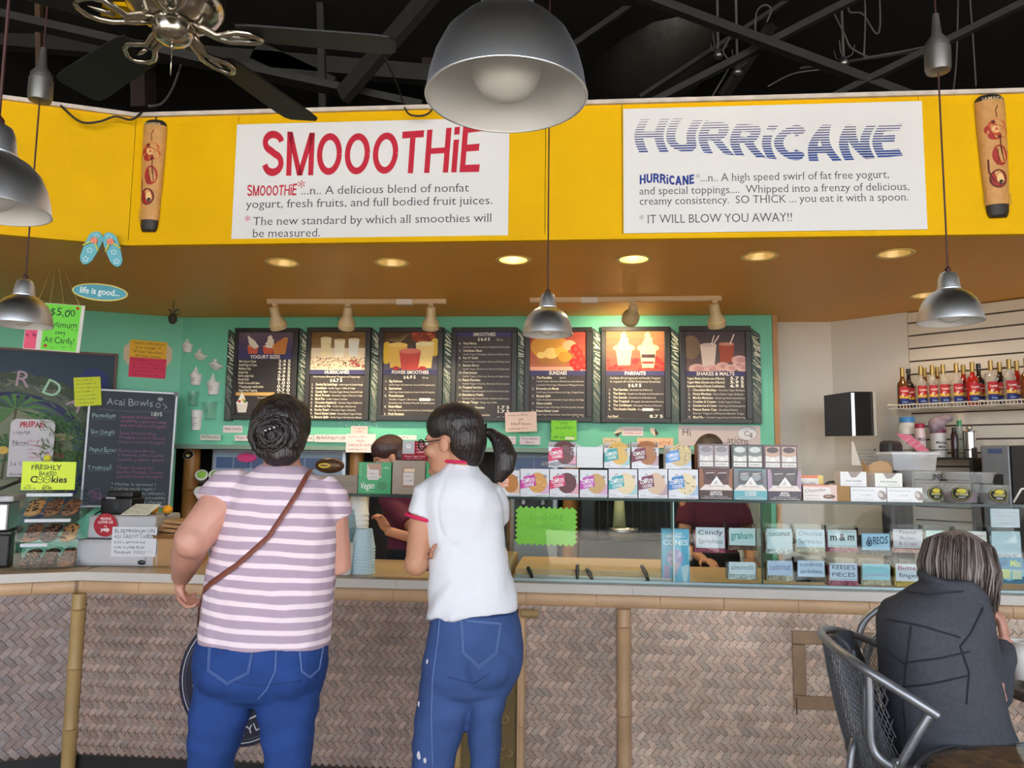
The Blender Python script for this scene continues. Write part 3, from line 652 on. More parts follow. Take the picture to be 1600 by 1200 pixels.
g = G(); g.tube([(0, -.0, -.05), (0, 0, -.068)], .006, 8); g.tube([(0, 0, -.065), (0, 0, -.155)], .0022, 6); obj('pull_chain', g, nick, fan, smooth=True)
for a in (70, 142, 8, 214, 290):
    Rz = Matrix.Rotation(math.radians(a), 4, 'Z')
    g = G(); tl = Matrix.Rotation(math.radians(11), 4, 'X')
    P = [(.20, -.062), (.24, -.072), (.62, -.085), (.675, -.080), (.695, -.06), (.695, .06), (.675, .080), (.62, .085), (.24, .072), (.20, .062)]
    g.prism(P, -.004, .004, M=Rz @ Matrix.Translation((0, 0, .006)) @ tl); obj('blade', g, blk, fan, bev=.002)
    g = G(); am = Rz @ Matrix.Translation((0, 0, -.004)) @ tl
    for s in (-1, 1):
        g.tube([(.06, s * .014, .02), (.10, s * .018, .004), (.135, s * .014, -.012), (.165, s * .03, -.012), (.20, s * .044, -.006), (.235, s * .04, -.006), (.262, s * .018, -.008), (.272, 0, -.008)], [.010, .010, .009, .010, .010, .010, .009, .008], 8, M=am)
    g.tube([(.165, 0, -.012), (.2, 0, -.008), (.24, 0, -.006)], [.006, .009, .003], 8, M=am); g.tube([(.05, 0, .03), (.1, 0, .008), (.14, 0, -.012)], .011, 8, M=am)
    obj('blade_arm', g, nick, fan, smooth=True)
# ================================================================== BIG SIGNS
RED = (190, 28, 52); INK = (58, 58, 62)
def board(name, lab, cat, pl, L, R, T, B, col, th=.006, mat=None, k=.001, group=None, px=True):
    u0, u1, z0, z1 = pl.rect(L, R, T, B) if px else (L, R, T, B); w, h = u1 - u0, z1 - z0
    t = thing(name, lab, cat, pl.M(u0, z0, k), group)
    g = G(); g.box(0, w, 0, h, 0, th); obj('board', g, mat or pm('board_%02x%02x%02x' % tuple(int(c) for c in col), col, .55, spec=.3), t)
    c = Cv(th + .0002); return t, c, w, h
SW = (222, 220, 219)
t, c, w, h = board('wall_sign', 'large white sign with red SMOOOTHiE heading on yellow fascia', 'sign', FS, 367, 795, 190, 372, SW)
U = lambda px: (px - 367) / 428 * w
V = lambda py: (372 - py) / 183 * h
def smw(x, y, a, b):   # heading: italic to the right, top edge bowed
    bow = 1.0 + .16 * (2 * abs(x - .5)) ** 2 * (1 if x > .5 else .9)
    return (a + b * (.10 * (x - .25)), b * bow)
blocktext(c, 'SMOOOTHiE', U(411), V(273), h * .355, U(752) - U(413), RED, smw, .165)
blocktext(c, 'SMOOOTHiE', U(389), V(304), h * .088, U(467) - U(389), RED, smw, .165); c.text('*', U(469), V(300), h * .1, RED)
for s, x0, x1, y, cc in (('...n.. A delicious blend of nonfat', 474, 735, 303, INK), ('yogurt, fresh fruits, and full bodied fruit juices.', 388, 772, 323, INK),
        ('The new standard by which all smoothies will', 400, 771, 350, INK), ('be measured.', 400, 508, 369, INK)):
    c.text(s, U(x0), V(y), h * .069, cc, 't', w=U(x1) - U(x0), serif=True)
c.text('*', U(387), V(350), h * .08, RED)
c.put('lettering', PRINT, t)
t, c, w, h = board('wall_sign', 'large white sign with striped blue HURRiCANE heading on yellow fascia', 'sign', FS, 974, 1444, 165, 362, SW)
U = lambda px: (px - 974) / 470 * w
V = lambda py: (362 - py) / 197 * h
def huw(x, y, a, b): return (a - h * .05 * math.sin(y * 3.1) + h * .02 * y, b * (1 + .06 * math.cos(x * 9)) + h * .035 * math.sin(PI * 2 * (x * .92 + .12)) - h * .05 * x + h * .03)
tmp = Cv(0); blocktext(tmp, 'HURRiCANE', 0, 0, h * .27, U(1416) - U(1004), (0, 0, 0), huw, .23, .07)
# slice the heading into horizontal bars, thin at the top and thick at the bottom
ys = [p[1] for p in tmp.v]; y0, y1 = min(ys), max(ys); nb = 19
def clip(poly, yy, keep_above):
    out = []
    for i in range(len(poly)):
        a, b = poly[i], poly[(i + 1) % len(poly)]; ia = (a[1] >= yy) == keep_above; ib = (b[1] >= yy) == keep_above
        if ia: out.append(a)
        if ia != ib:
            tt = (yy - a[1]) / (b[1] - a[1]); out.append((a[0] + (b[0] - a[0]) * tt, yy))
    return out
for i in range(nb):
    f = i / (nb - 1); lo = y0 + (y1 - y0) * i / nb; th_ = (y1 - y0) / nb * (.80 - .62 * f); cc = (int(28 + 40 * f), int(70 - 20 * f), int(150 - 50 * f))
    for fa in tmp.f:
        P = [tmp.v[q_][:2] for q_ in fa]
        P = clip(clip(P, lo, True), lo + th_, False) if P else P
        if len(P) > 2: c.add([(U(1000) + x, V(247) + y, .0065) for x, y in P], [tuple(range(len(P)))], c=cc)
blocktext(c, 'HURRiCANE', U(1000), V(286), h * .075, U(1087) - U(1000), (34, 60, 140), t=.23, warp=lambda x, y, a, b: (a, b + h * .012 * math.sin(PI * 2 * x)))
for s, x0, x1, y in (('*...n.. A high speed swirl of fat free yogurt,', 1089, 1390, 283), ('and special toppings....  Whipped into a frenzy of delicious,', 999, 1420, 302), ('creamy consistency.  SO THICK ... you eat it with a spoon.', 999, 1418, 318), ('* IT WILL BLOW YOU AWAY!!', 999, 1240, 347)):
    c.text(s, U(x0), V(y), h * (.06 if y < 330 else .066), INK, 't', w=U(x1) - U(x0), serif=True)
c.put('lettering', PRINT, t)
# ---- the two carved masks
def mask(pl, L, R, T, B, lab, word, seed, lean=0):
    u0, u1, z0, z1 = pl.rect(L, R, T, B); w, h = u1 - u0, z1 - z0; r = random.Random(seed)
    t = thing('bamboo_tiki_plaque', lab, 'wall plaque', pl.M((u0 + u1) / 2, z0, .002, tilt=lean), 'carved bamboo plaques on the fascia')
    tan = (206, 150, 84); n = 40; rows = []
    def prof(v): return w / 2 * (1 - .30 * (1 - v) ** 2.2 if v < 1 else 1) * (1 if v < .94 else math.sqrt(max(0, 1 - ((v - .94) / .062) ** 2)) * .35 + .65) * (1 if v > .03 else .8 + 6 * v)
    g = G(); vs = []; K = 12
    for i in range(n + 1):
        v = i / n; hw = prof(v)
        for j in range(K + 1): a = PI * j / K; vs.append((-hw * math.cos(a), v * h, .002 + hw * .62 * math.sin(a)))
    fs = [(i * (K + 1) + j, i * (K + 1) + j + 1, (i + 1) * (K + 1) + j + 1, (i + 1) * (K + 1) + j) for i in range(n) for j in range(K)]
    g.add(vs, fs + [tuple(range(K + 1))[::-1], tuple(range(n * (K + 1), (n + 1) * (K + 1)))]); g.c = []
    for i in range(n):
        v = i / n
        for j in range(K): g.c.append((44, 36, 34) if (v < .085 or v > .925) else tan)
    g.c += [(44, 36, 34)] * 2
    obj('body', g, pm('carved_tan_bamboo', 'vc', .45, var=.12, vscale=30, bump=.35, bscale=160), t, smooth=True)
    # painted relief: hat figure, hibiscus, drum
    c = Cv(); W2 = w / 2
    def onb(p):  # lay flat prints on the curved face
        x, y, z = p; hw = prof(min(.99, max(0, y / h))); xx = max(-.97, min(.97, x / hw)); return (x, y, .0025 + hw * .62 * math.sqrt(1 - xx * xx) + z)
    red = (168, 46, 36); org = (196, 88, 44); brn = (96, 36, 28); pal = (232, 190, 130)
    c.oval(.05 * w, .74 * h, .30 * w, .045 * h, org); c.oval(-.12 * w, .70 * h, .24 * w, .05 * h, red); c.oval(.16 * w, .68 * h, .24 * w, .05 * h, org); c.oval(-.05 * w, .65 * h, .22 * w, .035 * h, red); c.oval(0, .70 * h, .13 * w, .03 * h, pal)
    c.line([(.05 * w, .80 * h), (.02 * w, .86 * h), (.12 * w, .90 * h)], .035 * w, brn); c.oval(-.08 * w, .76 * h, .07 * w, .014 * h, brn); c.oval(.1 * w, .64 * h, .07 * w, .014 * h, brn)
    c.line([(.12 * w, .64 * h), (.12 * w, .56 * h), (.16 * w, .50 * h)], .04 * w, brn)
    c.oval(.08 * w, .49 * h, .26 * w, .085 * h, red); c.line([(.0, .54 * h), (.02 * w, .45 * h), (-.05 * w, .41 * h)], .03 * w, brn); c.line([(.14 * w, .56 * h), (.2 * w, .44 * h)], .03 * w, brn)
    c.line([(-.3 * w, .46 * h), (-.3 * w, .36 * h), (-.15 * w, .28 * h), (.1 * w, .26 * h)], .05 * w, brn)
    c.oval(-.02 * w, .30 * h, .28 * w, .075 * h, red); c.oval(.04 * w, .30 * h, .12 * w, .04 * h, pal); c.oval(.06 * w, .27 * h, .08 * w, .02 * h, (40, 34, 34)); c.ring(-.02 * w, .30 * h, .28 * w, .075 * h, .05 * w, brn)
    for i in range(16): c.line([(-.45 * w, (.10 + i * .006) * h), (.45 * w, (.10 + i * .006) * h)], .0016, (176, 128, 74))
    c.text(word, 0, .945 * h, .026 * h, (196, 176, 140), 'b', w=.7 * w, al='c')
    # subdivide by jittering through the curve
    c.v = [onb(p) for p in c.v]; c.put('painting', PRINT, t)
    g = G(); g.tube([(0, h * .985, .01), (0, h * 1.03, .006), (0, h * 1.05, -.002)], .003, 6); obj('hook', g, wirem, t)
mask(FS, 221, 257, 191, 363, 'painted bamboo plaque reading Jamaica on the fascia left of the red-lettered sign', 'Jamaica', 1)
mask(FS, 1530, 1577, 152, 341, 'painted bamboo plaque on the fascia at the far right', 'JAMAICA', 2, lean=.02)
# ================================================================== MENU BOARDS
BD = BK.off(.075); frm = pm('black_frame', (40, 36, 32), .35, spec=.4); bpanel = (52, 42, 40)
def strip(L, R, T, B, lab, skew=5):
    u0, u1, z0, z1 = BK.rect(L, R, T, B); w, h = u1 - u0, z1 - z0
    t = thing('palm_panel', lab, 'wall panel', BK.M(u0, z0, .002), 'palm print strips between the menu boards')
    g = G(); g.prism([(0, 0), (w, .0), (w, h - w * .75), (w * .1, h), (0, h)], 0, .03); obj('panel', g, pm('palm_dark_green', (46, 66, 58), .5), t)
    c = Cv(.0302); r = random.Random(int(L)); CL = (214, 214, 190); y = .03 * h
    while y < h * .98:
        a = .35 + r.random() * .5 + .3 * math.sin(y * 9); x0 = r.random() * w * .5; ln = w * (.7 + r.random() * .7); tk = w * (.06 + r.random() * .13)
        P = [(x0, y), (x0 + ln * math.cos(a), y - ln * math.sin(a) * 1.3), (x0 + ln * math.cos(a) + tk * .3, y - ln * math.sin(a) * 1.3 + tk), (x0 + tk * .4, y + tk * 1.2)]
        P = [(min(w * .98, max(w * .02, p[0])), min(h * .97 - max(0, p[0] - .1 * w) * .75, max(h * .01, p[1]))) for p in P]
        f_ = min(1, max(0, (y / h - .12) * 1.6)); c.poly(P, tuple(int(60 + (k_ - 60) * (.25 + .75 * f_)) for k_ in CL)); y += h * (.016 + r.random() * .02)
    c.put('palm_print', PRINT, t)
SL = ['left of the first menu board', 'between the first and second menu boards', 'between the second and third menu boards', 'between the third and fourth menu boards', 'between the text-only board and the sundae board', 'between the sundae and parfait boards', 'between the parfait board and the last board', 'at the right end of the menu boards']
for i, (L, R) in enumerate([(356, 367.5), (467.8, 479.4), (580.8, 592.2), (693.6, 705.3), (808.8, 819.2), (926, 938), (1047.6, 1060), (1173.4, 1187.5)]):
    strip(L, R, 514 if i else 516, 658 + i * .6, 'dark green palm frond strip ' + SL[i])
WH = (226, 216, 196)
def menu(i, L, R, T, B, iL, iR, iT, iB, iM, lab, title, rows, pic, fs=1):
    u0, u1, z0, z1 = BK.rect(L, R, T, B); a0, a1, b0, b1 = BK.rect(iL, iR, iT, iB); w, h = u1 - u0, z1 - z0
    t = thing('menu_board', lab, 'menu board', BK.M(u0, z0, .002), 'seven framed menu boards')
    x0, x1, y0, y1 = a0 - u0, a1 - u0, b0 - z0, b1 - z0; D = .05
    for n_, (p, q_, r, s) in enumerate(((0, w, y1, h), (0, w, 0, y0), (0, x0, y0, y1), (x1, w, y0, y1))):
        g = G(); g.box(p, q_, r, s, 0, D); obj('frame_side', g, frm, t, bev=.003)
    g = G(); g.box(x0 - .002, x1 + .002, y0 - .002, y1 + .002, 0, D - .018); obj('backing', g, pm('menu_backing', bpanel, .5), t)
    c = Cv(D - .0175); W_, H_ = x1 - x0, y1 - y0; ym = BK.uz((L + R) / 2, iM)[1] - z0 if iM else y1
    bh = H_ * .055; u = H_ / 128.
    if iM: pic(c, x0, ym, W_, y1 - ym)
    c.rect(x0, ym - bh, x1, ym, (66, 62, 104)); c.text(title, (x0 + x1) / 2, ym - bh * .85, bh * .72, (240, 232, 214), 'b', w=W_ * min(.8, len(title) * .045), al='c')
    y = ym - bh - H_ * .012
    for rw in rows:
        k = rw[0]
        if k == 'p':    # price line
            c.text('$', x0 + W_ * .40, y - 4.6 * u, 4.4 * u, WH, 'b', al='c'); c.text(rw[1], x0 + W_ * .52, y - 4.6 * u, 4.6 * u, (246, 240, 224), 'b', w=W_ * .17, al='c')
            if len(rw) > 2: c.text(rw[2], x0 + W_ * .72, y - 4.6 * u, 3 * u, WH)
            y -= 6.6 * u
        elif k == 'c': c.text(rw[1], (x0 + x1) / 2, y - 3.4 * u, 3 * u, WH, w=W_ * .86 if len(rw[1]) > 22 else None, al='c'); y -= 5.2 * u
        elif k == 'n':  # numbered name, inline description
            c.text(rw[1], x0 + W_ * .045, y - 3.6 * u, 3 * u, WH, 'b'); nw = min(W_ * .4, tw(rw[2], 'b') * 3.6 * u / .73 * .9); c.text(rw[2], x0 + W_ * .12, y - 3.6 * u, 3.4 * u, (240, 228, 200), 'b', w=nw)
            if len(rw) > 3: c.text(rw[3], x0 + W_ * .14 + nw, y - 3.5 * u, 2.5 * u, WH, w=min(W_ * .84 - nw, tw(rw[3]) * 3.4 * u))
            y -= (rw[4] if len(rw) > 4 else 5.7) * u
        elif k == 'd': c.text(rw[1], x0 + W_ * .12, y - 3.0 * u, 2.4 * u, WH, w=W_ * .84); y -= (rw[2] if len(rw) > 2 else 5.4) * u
        elif k == 's': # size row with price column
            c.text(rw[1], x0 + W_ * .03, y - 3.6 * u, 3.4 * u, (240, 228, 200), 'b', w=min(W_ * .62, tw(rw[1], 'b') * 3.7 * u)); c.text(rw[2], x1 - W_ * .03, y - 3.6 * u, 4.2 * u, (246, 240, 224), 'b', w=W_ * .23, al='r'); y -= (rw[3] if len(rw) > 3 else 5.6) * u
        elif k == 'o':  # orange patch strip
            c.rect(x0 - W_ * .01, y - 5 * u, x0 + W_ * .70, y, (226, 178, 104)); c.text(rw[1], x1 - W_ * .03, y - 4.4 * u, 4.2 * u, (246, 240, 224), 'b', w=W_ * .23, al='r'); y -= 6.4 * u
        elif k == 'g': y -= rw[1] * u
        elif k == 'w': c.rect(x0 + W_ * rw[1], y + rw[3] * u, x0 + W_ * rw[2], y + (rw[3] + 4) * u, (244, 236, 224))
    if i == 1:
        bx, by = x0 + W_ * .12, y0 + H_ * .03
        c.poly([(bx - .045, by + .07), (bx + .05, by + .07), (bx + .038, by), (bx - .03, by)], (224, 214, 206)); c.oval(bx, by + .078, .05, .014, (240, 232, 222)); c.poly([(bx - .04, by + .08), (bx + .04, by + .08), (bx + .012, by + .14), (bx - .004, by + .165), (bx - .02, by + .13)], (244, 238, 226))
        for a, b, cc in ((-.02, .09, (190, 50, 50)), (.01, .1, (226, 170, 40)), (.025, .088, (90, 130, 60))): c.oval(bx + a, by + b, .011, .012, cc)
    c.put('menu_print', PRINT, t); return t
def bg(c, x, y, w, h, top, bot, n=6):
    for i in range(n): f = i / (n - 1); c.rect(x, y + h * i / n, x + w, y + h * (i + 1) / n, tuple(int(a * f + b * (1 - f)) for a, b in zip(top, bot)))
def cup(c, x, y, w, h, col, rim=None, tp=.75):
    c.poly([(x - w / 2 * tp, y), (x + w / 2 * tp, y), (x + w / 2, y + h), (x - w / 2, y + h)], col); c.oval(x, y + h, w / 2, w * .12, rim or col)
def swirl(c, x, y, w, h, col):
    for i in range(4): f = i / 4; c.oval(x + w * .03 * (-1) ** i, y + h * f, w * .5 * (1 - f * .75), h * .18, tuple(max(0, k - 6 * (i % 2)) for k in col))
    c.poly([(x - w * .12, y + h * .75), (x + w * .12, y + h * .75), (x + w * .02, y + h * 1.05)], col)
def dots(c, x, y, w, h, n, cols, s, seed=1):
    r = random.Random(seed)
    for i in range(n): c.oval(x + r.random() * w, y + r.random() * h, s * (.6 + r.random() * .7), s * (.5 + r.random() * .5), r.choice(cols), 7)
def p1(c, x, y, w, h):
    bg(c, x, y, w, h, (104, 84, 96), (70, 62, 100))
    for fx, cc in ((.27, (206, 96, 66)), (.55, (206, 92, 62))): cup(c, x + w * fx, y + h * .04, w * .2, h * .34, cc, (226, 130, 90), .8)
    c.poly([(x + w * .16, y + h * .88), (x + w * .2, y + h * .45), (x + w * .3, y + h * .25), (x + w * .38, y + h * .35), (x + w * .3, y + h * .62)], (236, 222, 206)); swirl(c, x + w * .58, y + h * .38, w * .2, h * .5, (240, 226, 208))
    c.poly([(x + w * .66, y + h * .02), (x + w * .86, y + h * .02), (x + w * .9, y + h * .75), (x + w * .84, y + h * .78), (x + w * .62, y + h * .4)], (216, 142, 70))
    for i in range(6): c.line([(x + w * (.66 + i * .04), y + h * .05), (x + w * (.7 + i * .035), y + h * .7)], w * .008, (178, 98, 44)); c.line([(x + w * .64, y + h * (.08 + i * .1)), (x + w * .88, y + h * (.12 + i * .1))], w * .008, (178, 98, 44))
def p2(c, x, y, w, h):
    bg(c, x, y, w, h, (120, 88, 46), (206, 170, 130)); c.rect(x, y, x + w, y + h * .58, (240, 218, 186))
    for fx, fy, cc in ((.27, .38, (244, 226, 176)), (.52, .33, (246, 236, 208)), (.78, .35, (240, 234, 222))): cup(c, x + w * fx, y + h * fy, w * .2, h * .46, cc, (232, 214, 170), .78)
    dots(c, x + w * .45, y + h * .8, w * .14, h * .05, 14, [(96, 70, 50)], w * .008, 3); dots(c, x + w * .7, y + h * .82, w * .16, h * .06, 16, [(70, 60, 56)], w * .01, 5)
    dots(c, x, y + h * .04, w, h * .3, 230, [(60, 50, 42), (120, 84, 60), (170, 70, 60), (90, 74, 60), (236, 214, 180)], w * .010, 2); dots(c, x + w * .7, y + h * .1, w * .28, h * .16, 12, [(170, 60, 70)], w * .022, 8)
def p3(c, x, y, w, h):
    bg(c, x, y, w, h, (84, 56, 34), (96, 88, 104)); r = random.Random(4)
    c.oval(x + w * .72, y + h * .92, w * .22, h * .22, (150, 66, 40)); dots(c, x + w * .54, y + h * .76, w * .4, h * .24, 40, [(206, 110, 60), (170, 70, 40), (120, 50, 34)], w * .025, 6)
    for i in range(9): c.line([(x + w * .3, y + h * .72), (x + w * (.06 + i * .05), y + h * (.8 + .02 * i))], w * .008, (176, 150, 90))
    c.oval(x + w * .06, y + h * .45, w * .1, h * .3, (236, 190, 60)); c.oval(x + w * .94, y + h * .6, w * .1, h * .24, (236, 196, 80))
    cup(c, x + w * .26, y + h * .06, w * .36, h * .6, (240, 190, 90), (250, 214, 120), .72); cup(c, x + w * .76, y + h * .05, w * .34, h * .64, (246, 214, 140), (252, 236, 180), .72); cup(c, x + w * .49, y, w * .4, h * .5, (214, 84, 74), (232, 130, 110), .76)
    c.oval(x + w * .24, y + h * .04, w * .06, h * .06, (196, 60, 60)); c.oval(x + w * .72, y + h * .04, w * .07, h * .06, (196, 60, 60))
def p5(c, x, y, w, h):
    bg(c, x, y, w, h, (164, 66, 50), (186, 110, 80)); c.oval(x + w * .35, y + h * .62, w * .34, h * .34, (206, 146, 60)); c.rect(x, y, x + w, y + h * .1, (226, 168, 140))
    c.poly([(x + w * .12, y + h * .28), (x + w * .86, y + h * .46), (x + w * .62, y + h * .16), (x + w * .24, y + h * .14)], (176, 118, 60))
    for fx, fy, s, cc in ((.38, .45, .13, (236, 202, 120)), (.56, .5, .12, (238, 176, 70)), (.7, .66, .12, (232, 176, 130)), (.2, .4, .08, (240, 206, 120)), (.62, .36, .12, (230, 150, 50))): c.oval(x + w * fx, y + h * fy, w * s, h * s * 1.1, cc)
    for fx, fy in ((.78, .2), (.9, .3), (.84, .1), (.96, .14), (.86, .45), (.8, .56)): c.oval(x + w * fx, y + h * fy, w * .08, h * .12, (190, 44, 40)); c.oval(x + w * fx + w * .01, y + h * fy, w * .03, h * .05, (214, 80, 66))
def p6(c, x, y, w, h):
    bg(c, x, y, w, h, (186, 128, 84), (160, 76, 60)); dots(c, x, y, w, h * .32, 40, [(190, 50, 48), (166, 40, 44), (206, 84, 70)], w * .05, 7)
    for fx, cc in ((.31, (250, 232, 170)), (.72, (246, 214, 160))):
        cup(c, x + w * fx, y + h * .08, w * .28, h * .46, (246, 222, 160), None, .7); c.oval(x + w * fx, y + h * .58, w * .19, h * .1, (248, 226, 150)); swirl(c, x + w * fx, y + h * .58, w * .24, h * .42, cc)
    c.rect(x + w * .61, y + h * .33, x + w * .84, y + h * .42, (74, 40, 52)); c.rect(x + w * .62, y + h * .18, x + w * .82, y + h * .24, (180, 40, 54)); c.rect(x + w * .2, y + h * .08, x + w * .42, y + h * .14, (206, 70, 60))
def p7(c, x, y, w, h):
    bg(c, x, y, w, h, (78, 66, 72), (112, 92, 88)); c.oval(x + w * .1, y + h * .6, w * .16, h * .3, (128, 106, 86))
    cup(c, x + w * .39, y + h * .12, w * .27, h * .54, (236, 214, 200), (214, 192, 184), .74); cup(c, x + w * .69, y + h * .22, w * .26, h * .46, (176, 84, 60), (206, 140, 120), .8)
    for a, b in (((.44, .66), (.49, .9)), ((.47, .66), (.57, .9)), ((.75, .68), (.82, .93))): c.line([(x + w * a[0], y + h * a[1]), (x + w * b[0], y + h * b[1])], w * .018, (242, 226, 216))
    for fx, fy, s in ((.2, .06, .14), (.45, .04, .14), (.62, .12, .12), (.75, .08, .1), (.9, .28, .13), (.95, .1, .12), (.86, .16, .08)): c.oval(x + w * fx, y + h * fy, w * s, h * s * .9, (226, 180, 172)); c.oval(x + w * fx + w * .03, y + h * fy, w * s * .6, h * s * .5, (204, 150, 146))
menu(1, 368, 467, 514, 656, 373, 459, 520.6, 649, 555, 'menu board with yogurt cones photo, partly hidden by the striped-shirt customer', 'YOGURT SIZES',
     [('s', 'Mini Cup or Cone', '3.4 5'), ('s', 'Small Cup or Cone', '3.9 5'), ('s', 'Medium Cup', '4.4 5'), ('s', 'Large Cup', '4.9 5'), ('s', 'Extra Large Cup', '5.6 5'), ('s', 'Family Pack', '8.6 5'), ('s', 'Waffle Cone add\'l item', '1.0 0'), ('s', '  *Topping (per each) extra', '0.7 0'), ('s', '  Sugar-Free Topping', '0.7 0', 5.2), ('o', '5.7 0'), ('c', '*if available')], p1)
menu(2, 480, 580, 513, 657, 487, 572, 520, 650, 579, 'menu board with three white shakes over candy crumbs', 'HURRICANES',
     [('c', 'Hurricane Blended Yogurt w/Toppings'), ('p', '6.7 5')] + [('n', '%d.' % (i + 1), n_, d_, 5.5) for i, (n_, d_) in enumerate([('Chocolate Chip Cookie Dough-', 'Vanilla Yogurt & Cookie Dough'), ('Heathbar-', 'Vanilla Yogurt, Toffee & Fudge'), ('Candy Bar-', 'Chocolate Yogurt, Peanuts, Caramel & Fudge'), ('Black Forest-', 'Chocolate Yogurt, Cherries, Fudge'), ('Mud Pie-', 'Coffee Yogurt, Cookies'), ('Chocolate Raspberry-', 'Chocolate Yogurt, Raspberries'), ('Blueberry Pie-', 'Vanilla Yogurt, Blueberries'), ('Rocky Road-', 'Chocolate Yogurt, Almonds'), ('Peanut Butter Lover-', 'Peanut Butter Yogurt & Cups'), ('Banana Split-', 'Vanilla Yogurt, Strawberries, Banana')])], p2)
menu(3, 593, 693, 513, 658, 600, 685, 520, 650, 579, 'menu board with three fruit smoothies and a pineapple', 'POWER SMOOTHIES',
     [('p', '6.9 5', '20 oz'), ('n', '1.', 'Big Kahuna:'), ('d', 'Vanilla Yogurt, Strawberries, Coconut & Pineapple Juice'), ('n', '2.', 'Sportsman:'), ('d', 'Vanilla Yogurt, Banana, Strawberries, Protein Powder & Orange Juice'), ('n', '3.', 'Powerhouse:'), ('w', .68, .88, -4), ('d', 'Vanilla Yogurt, Bananas, Strawberries'), ('d', 'Strawberries, Protein Powder & Apple Juice'), ('n', '4.', 'Nutri-Blast:'), ('d', 'Vanilla Yogurt, Banana, Strawberries, Protein Powder, Granola & Apple Juice'), ('n', '5.', 'Fruit Fantasia:'), ('d', 'Strawberry Yogurt, Strawberries, Blueberries, Pineapple & Orange')], p3)
menu(4, 706, 808, 513, 659, 713.6, 800, 520, 652, 0, 'text-only menu board listing smoothies, above the white-shirted customer', 'SMOOTHIES',
     [('p', '6.4 5', '20 oz')] + sum([[('n', '%d.' % (i + 6), n_), ('d', d_)] for i, (n_, d_) in enumerate([('Very Berry:', 'Strawberry Yogurt, Strawberries, Raspberries & Berry Juice'), ('Caribbean Blast:', 'Vanilla Yogurt, Pineapples, Bananas, & Guava Juice'), ("Pot O' Gold:", 'Vanilla Yogurt, Pineapples, Bananas & Mango Juice'), ('Banana Berry:', 'Vanilla Yogurt, Blueberries, Bananas & Apple Juice'), ('Cherrynana:', 'Vanilla Yogurt, Cherries, Bananas & Apple Juice'), ('Peach Paradise:', 'Vanilla Yogurt, Peaches, Bananas & Guava Juice'), ('Tropical Sunrise:', 'Pineapple Yogurt, Pineapple, Strawberries & Guava Juice'), ('Strawberry Fields:', 'Strawberry Yogurt, Protein Powder, Strawberries & Berry Juice'), ])], []) +
     [('n', '14.', 'Mango Tango:', 'Mango, Soy Vanilla', 8), ('s', '  Extra Nutritional Powders', '1.7 5', 6), ('s', '', '1.7 5', 5), ('c', '*If Available'), ('s', '', '7.25')], None)
menu(5, 820, 925, 513, 659.5, 828, 916, 520, 652, 580, 'menu board with fruit sundae photo behind the centre pendant', 'SUNDAES',
     [('n', '1.', 'The Paradise', '            $ 8.4 5'), ('d', 'Vanilla Yogurt, Bananas, Blueberries, Strawberries,'), ('d', 'covered in Hot Fudge, Almonds & Whipped Cream'), ('n', '2.', 'Brownie a la Mode'), ('d', 'Vanilla Yogurt, Brownie, Almonds, Hot Fudge, Whipped Cream'), ('n', '3.', 'Banana Split'), ('d', 'Vanilla, Chocolate and Strawberry Yogurt, Banana, Hot Fudge'), ('n', '4.', 'Choc-o-holic'), ('d', 'Chocolate Yogurt, Hot Fudge, Chocolate Sprinkles, Brownie'), ('n', '5.', 'Peanut Butter Lover'), ('d', 'Vanilla Yogurt, Peanut Butter Cups, Peanut Butter Sauce'), ('s', '   Extra Toppings', '1.0 0')], p5)
menu(6, 939, 1046.7, 512, 661, 946.5, 1037.5, 519, 654, 580.5, 'menu board with two swirled parfaits over strawberries', 'PARFAITS',
     [('c', 'Parfaits (Fruit layered w/Vanilla Yogurt'), ('c', '& topped off w/Old Fashioned Granola)'), ('p', '6.9 5')] + [('n', '%d.' % (i + 1), n_, d_) for i, (n_, d_) in enumerate([('The Sunrise:', '(Strawberries & Banana)'), ('The Berry:', '(Raspberries, Blackberries & Strawberries)'), ('The Sunset:', '(Strawberries & Blueberries)'), ('The Tropical:', '(Pineapple, Strawberries & Banana)'), ('The Caribbean:', '(Pineapple, Peaches & Banana)'), ('The Razzle Dazzle:', '(Raspberries & Banana)')])] + [('w', .62, .80, 1.2), ('g', 5), ('s', 'Acai Bowl', '8.7 5'), ('c', '(Acai, Banana, Berries & Granola)')], p6)
menu(7, 1061, 1172.5, 511, 662, 1069.7, 1163.7, 519, 655, 581, 'rightmost menu board with pink and chocolate shakes photo', 'SHAKES & MALTS',
     [('s', 'Yogurt Shakes (choose one of flavors)', '5.7 5'), ('s', 'Yogurt Malts (choose one of flavors)', '5.9 5'), ('s', 'Supreme Shakes (Choose Combination)', '6.9 5')] + [('n', '%d.' % (i + 1), n_, d_) for i, (n_, d_) in enumerate([('Chocolate Monkey-', 'Chocolate Yogurt & Banana'), ('Nutty Monkey-', 'Peanut Butter Yogurt & Banana'), ('Mocha Madness-', 'Chocolate Yogurt Mocha Mix, Banana & Espresso'), ('Cookies & Cream-', 'Vanilla Yogurt & Oreos'), ('Strawberries & Cream-', 'Vanilla Yogurt & Fresh Strawberries'), ('Peanut Butter Cup-', 'Chocolate & Peanut')])] + [('d', "Butter Yogurt w/Peanut Butter Cups"), ('n', '7.', 'Mud Pie -', 'Chocolate Yogurt, Oreos & Coffee Flavoring'), ('s', '   Soy Milk may be substituted for', '0.7 5')], p7)
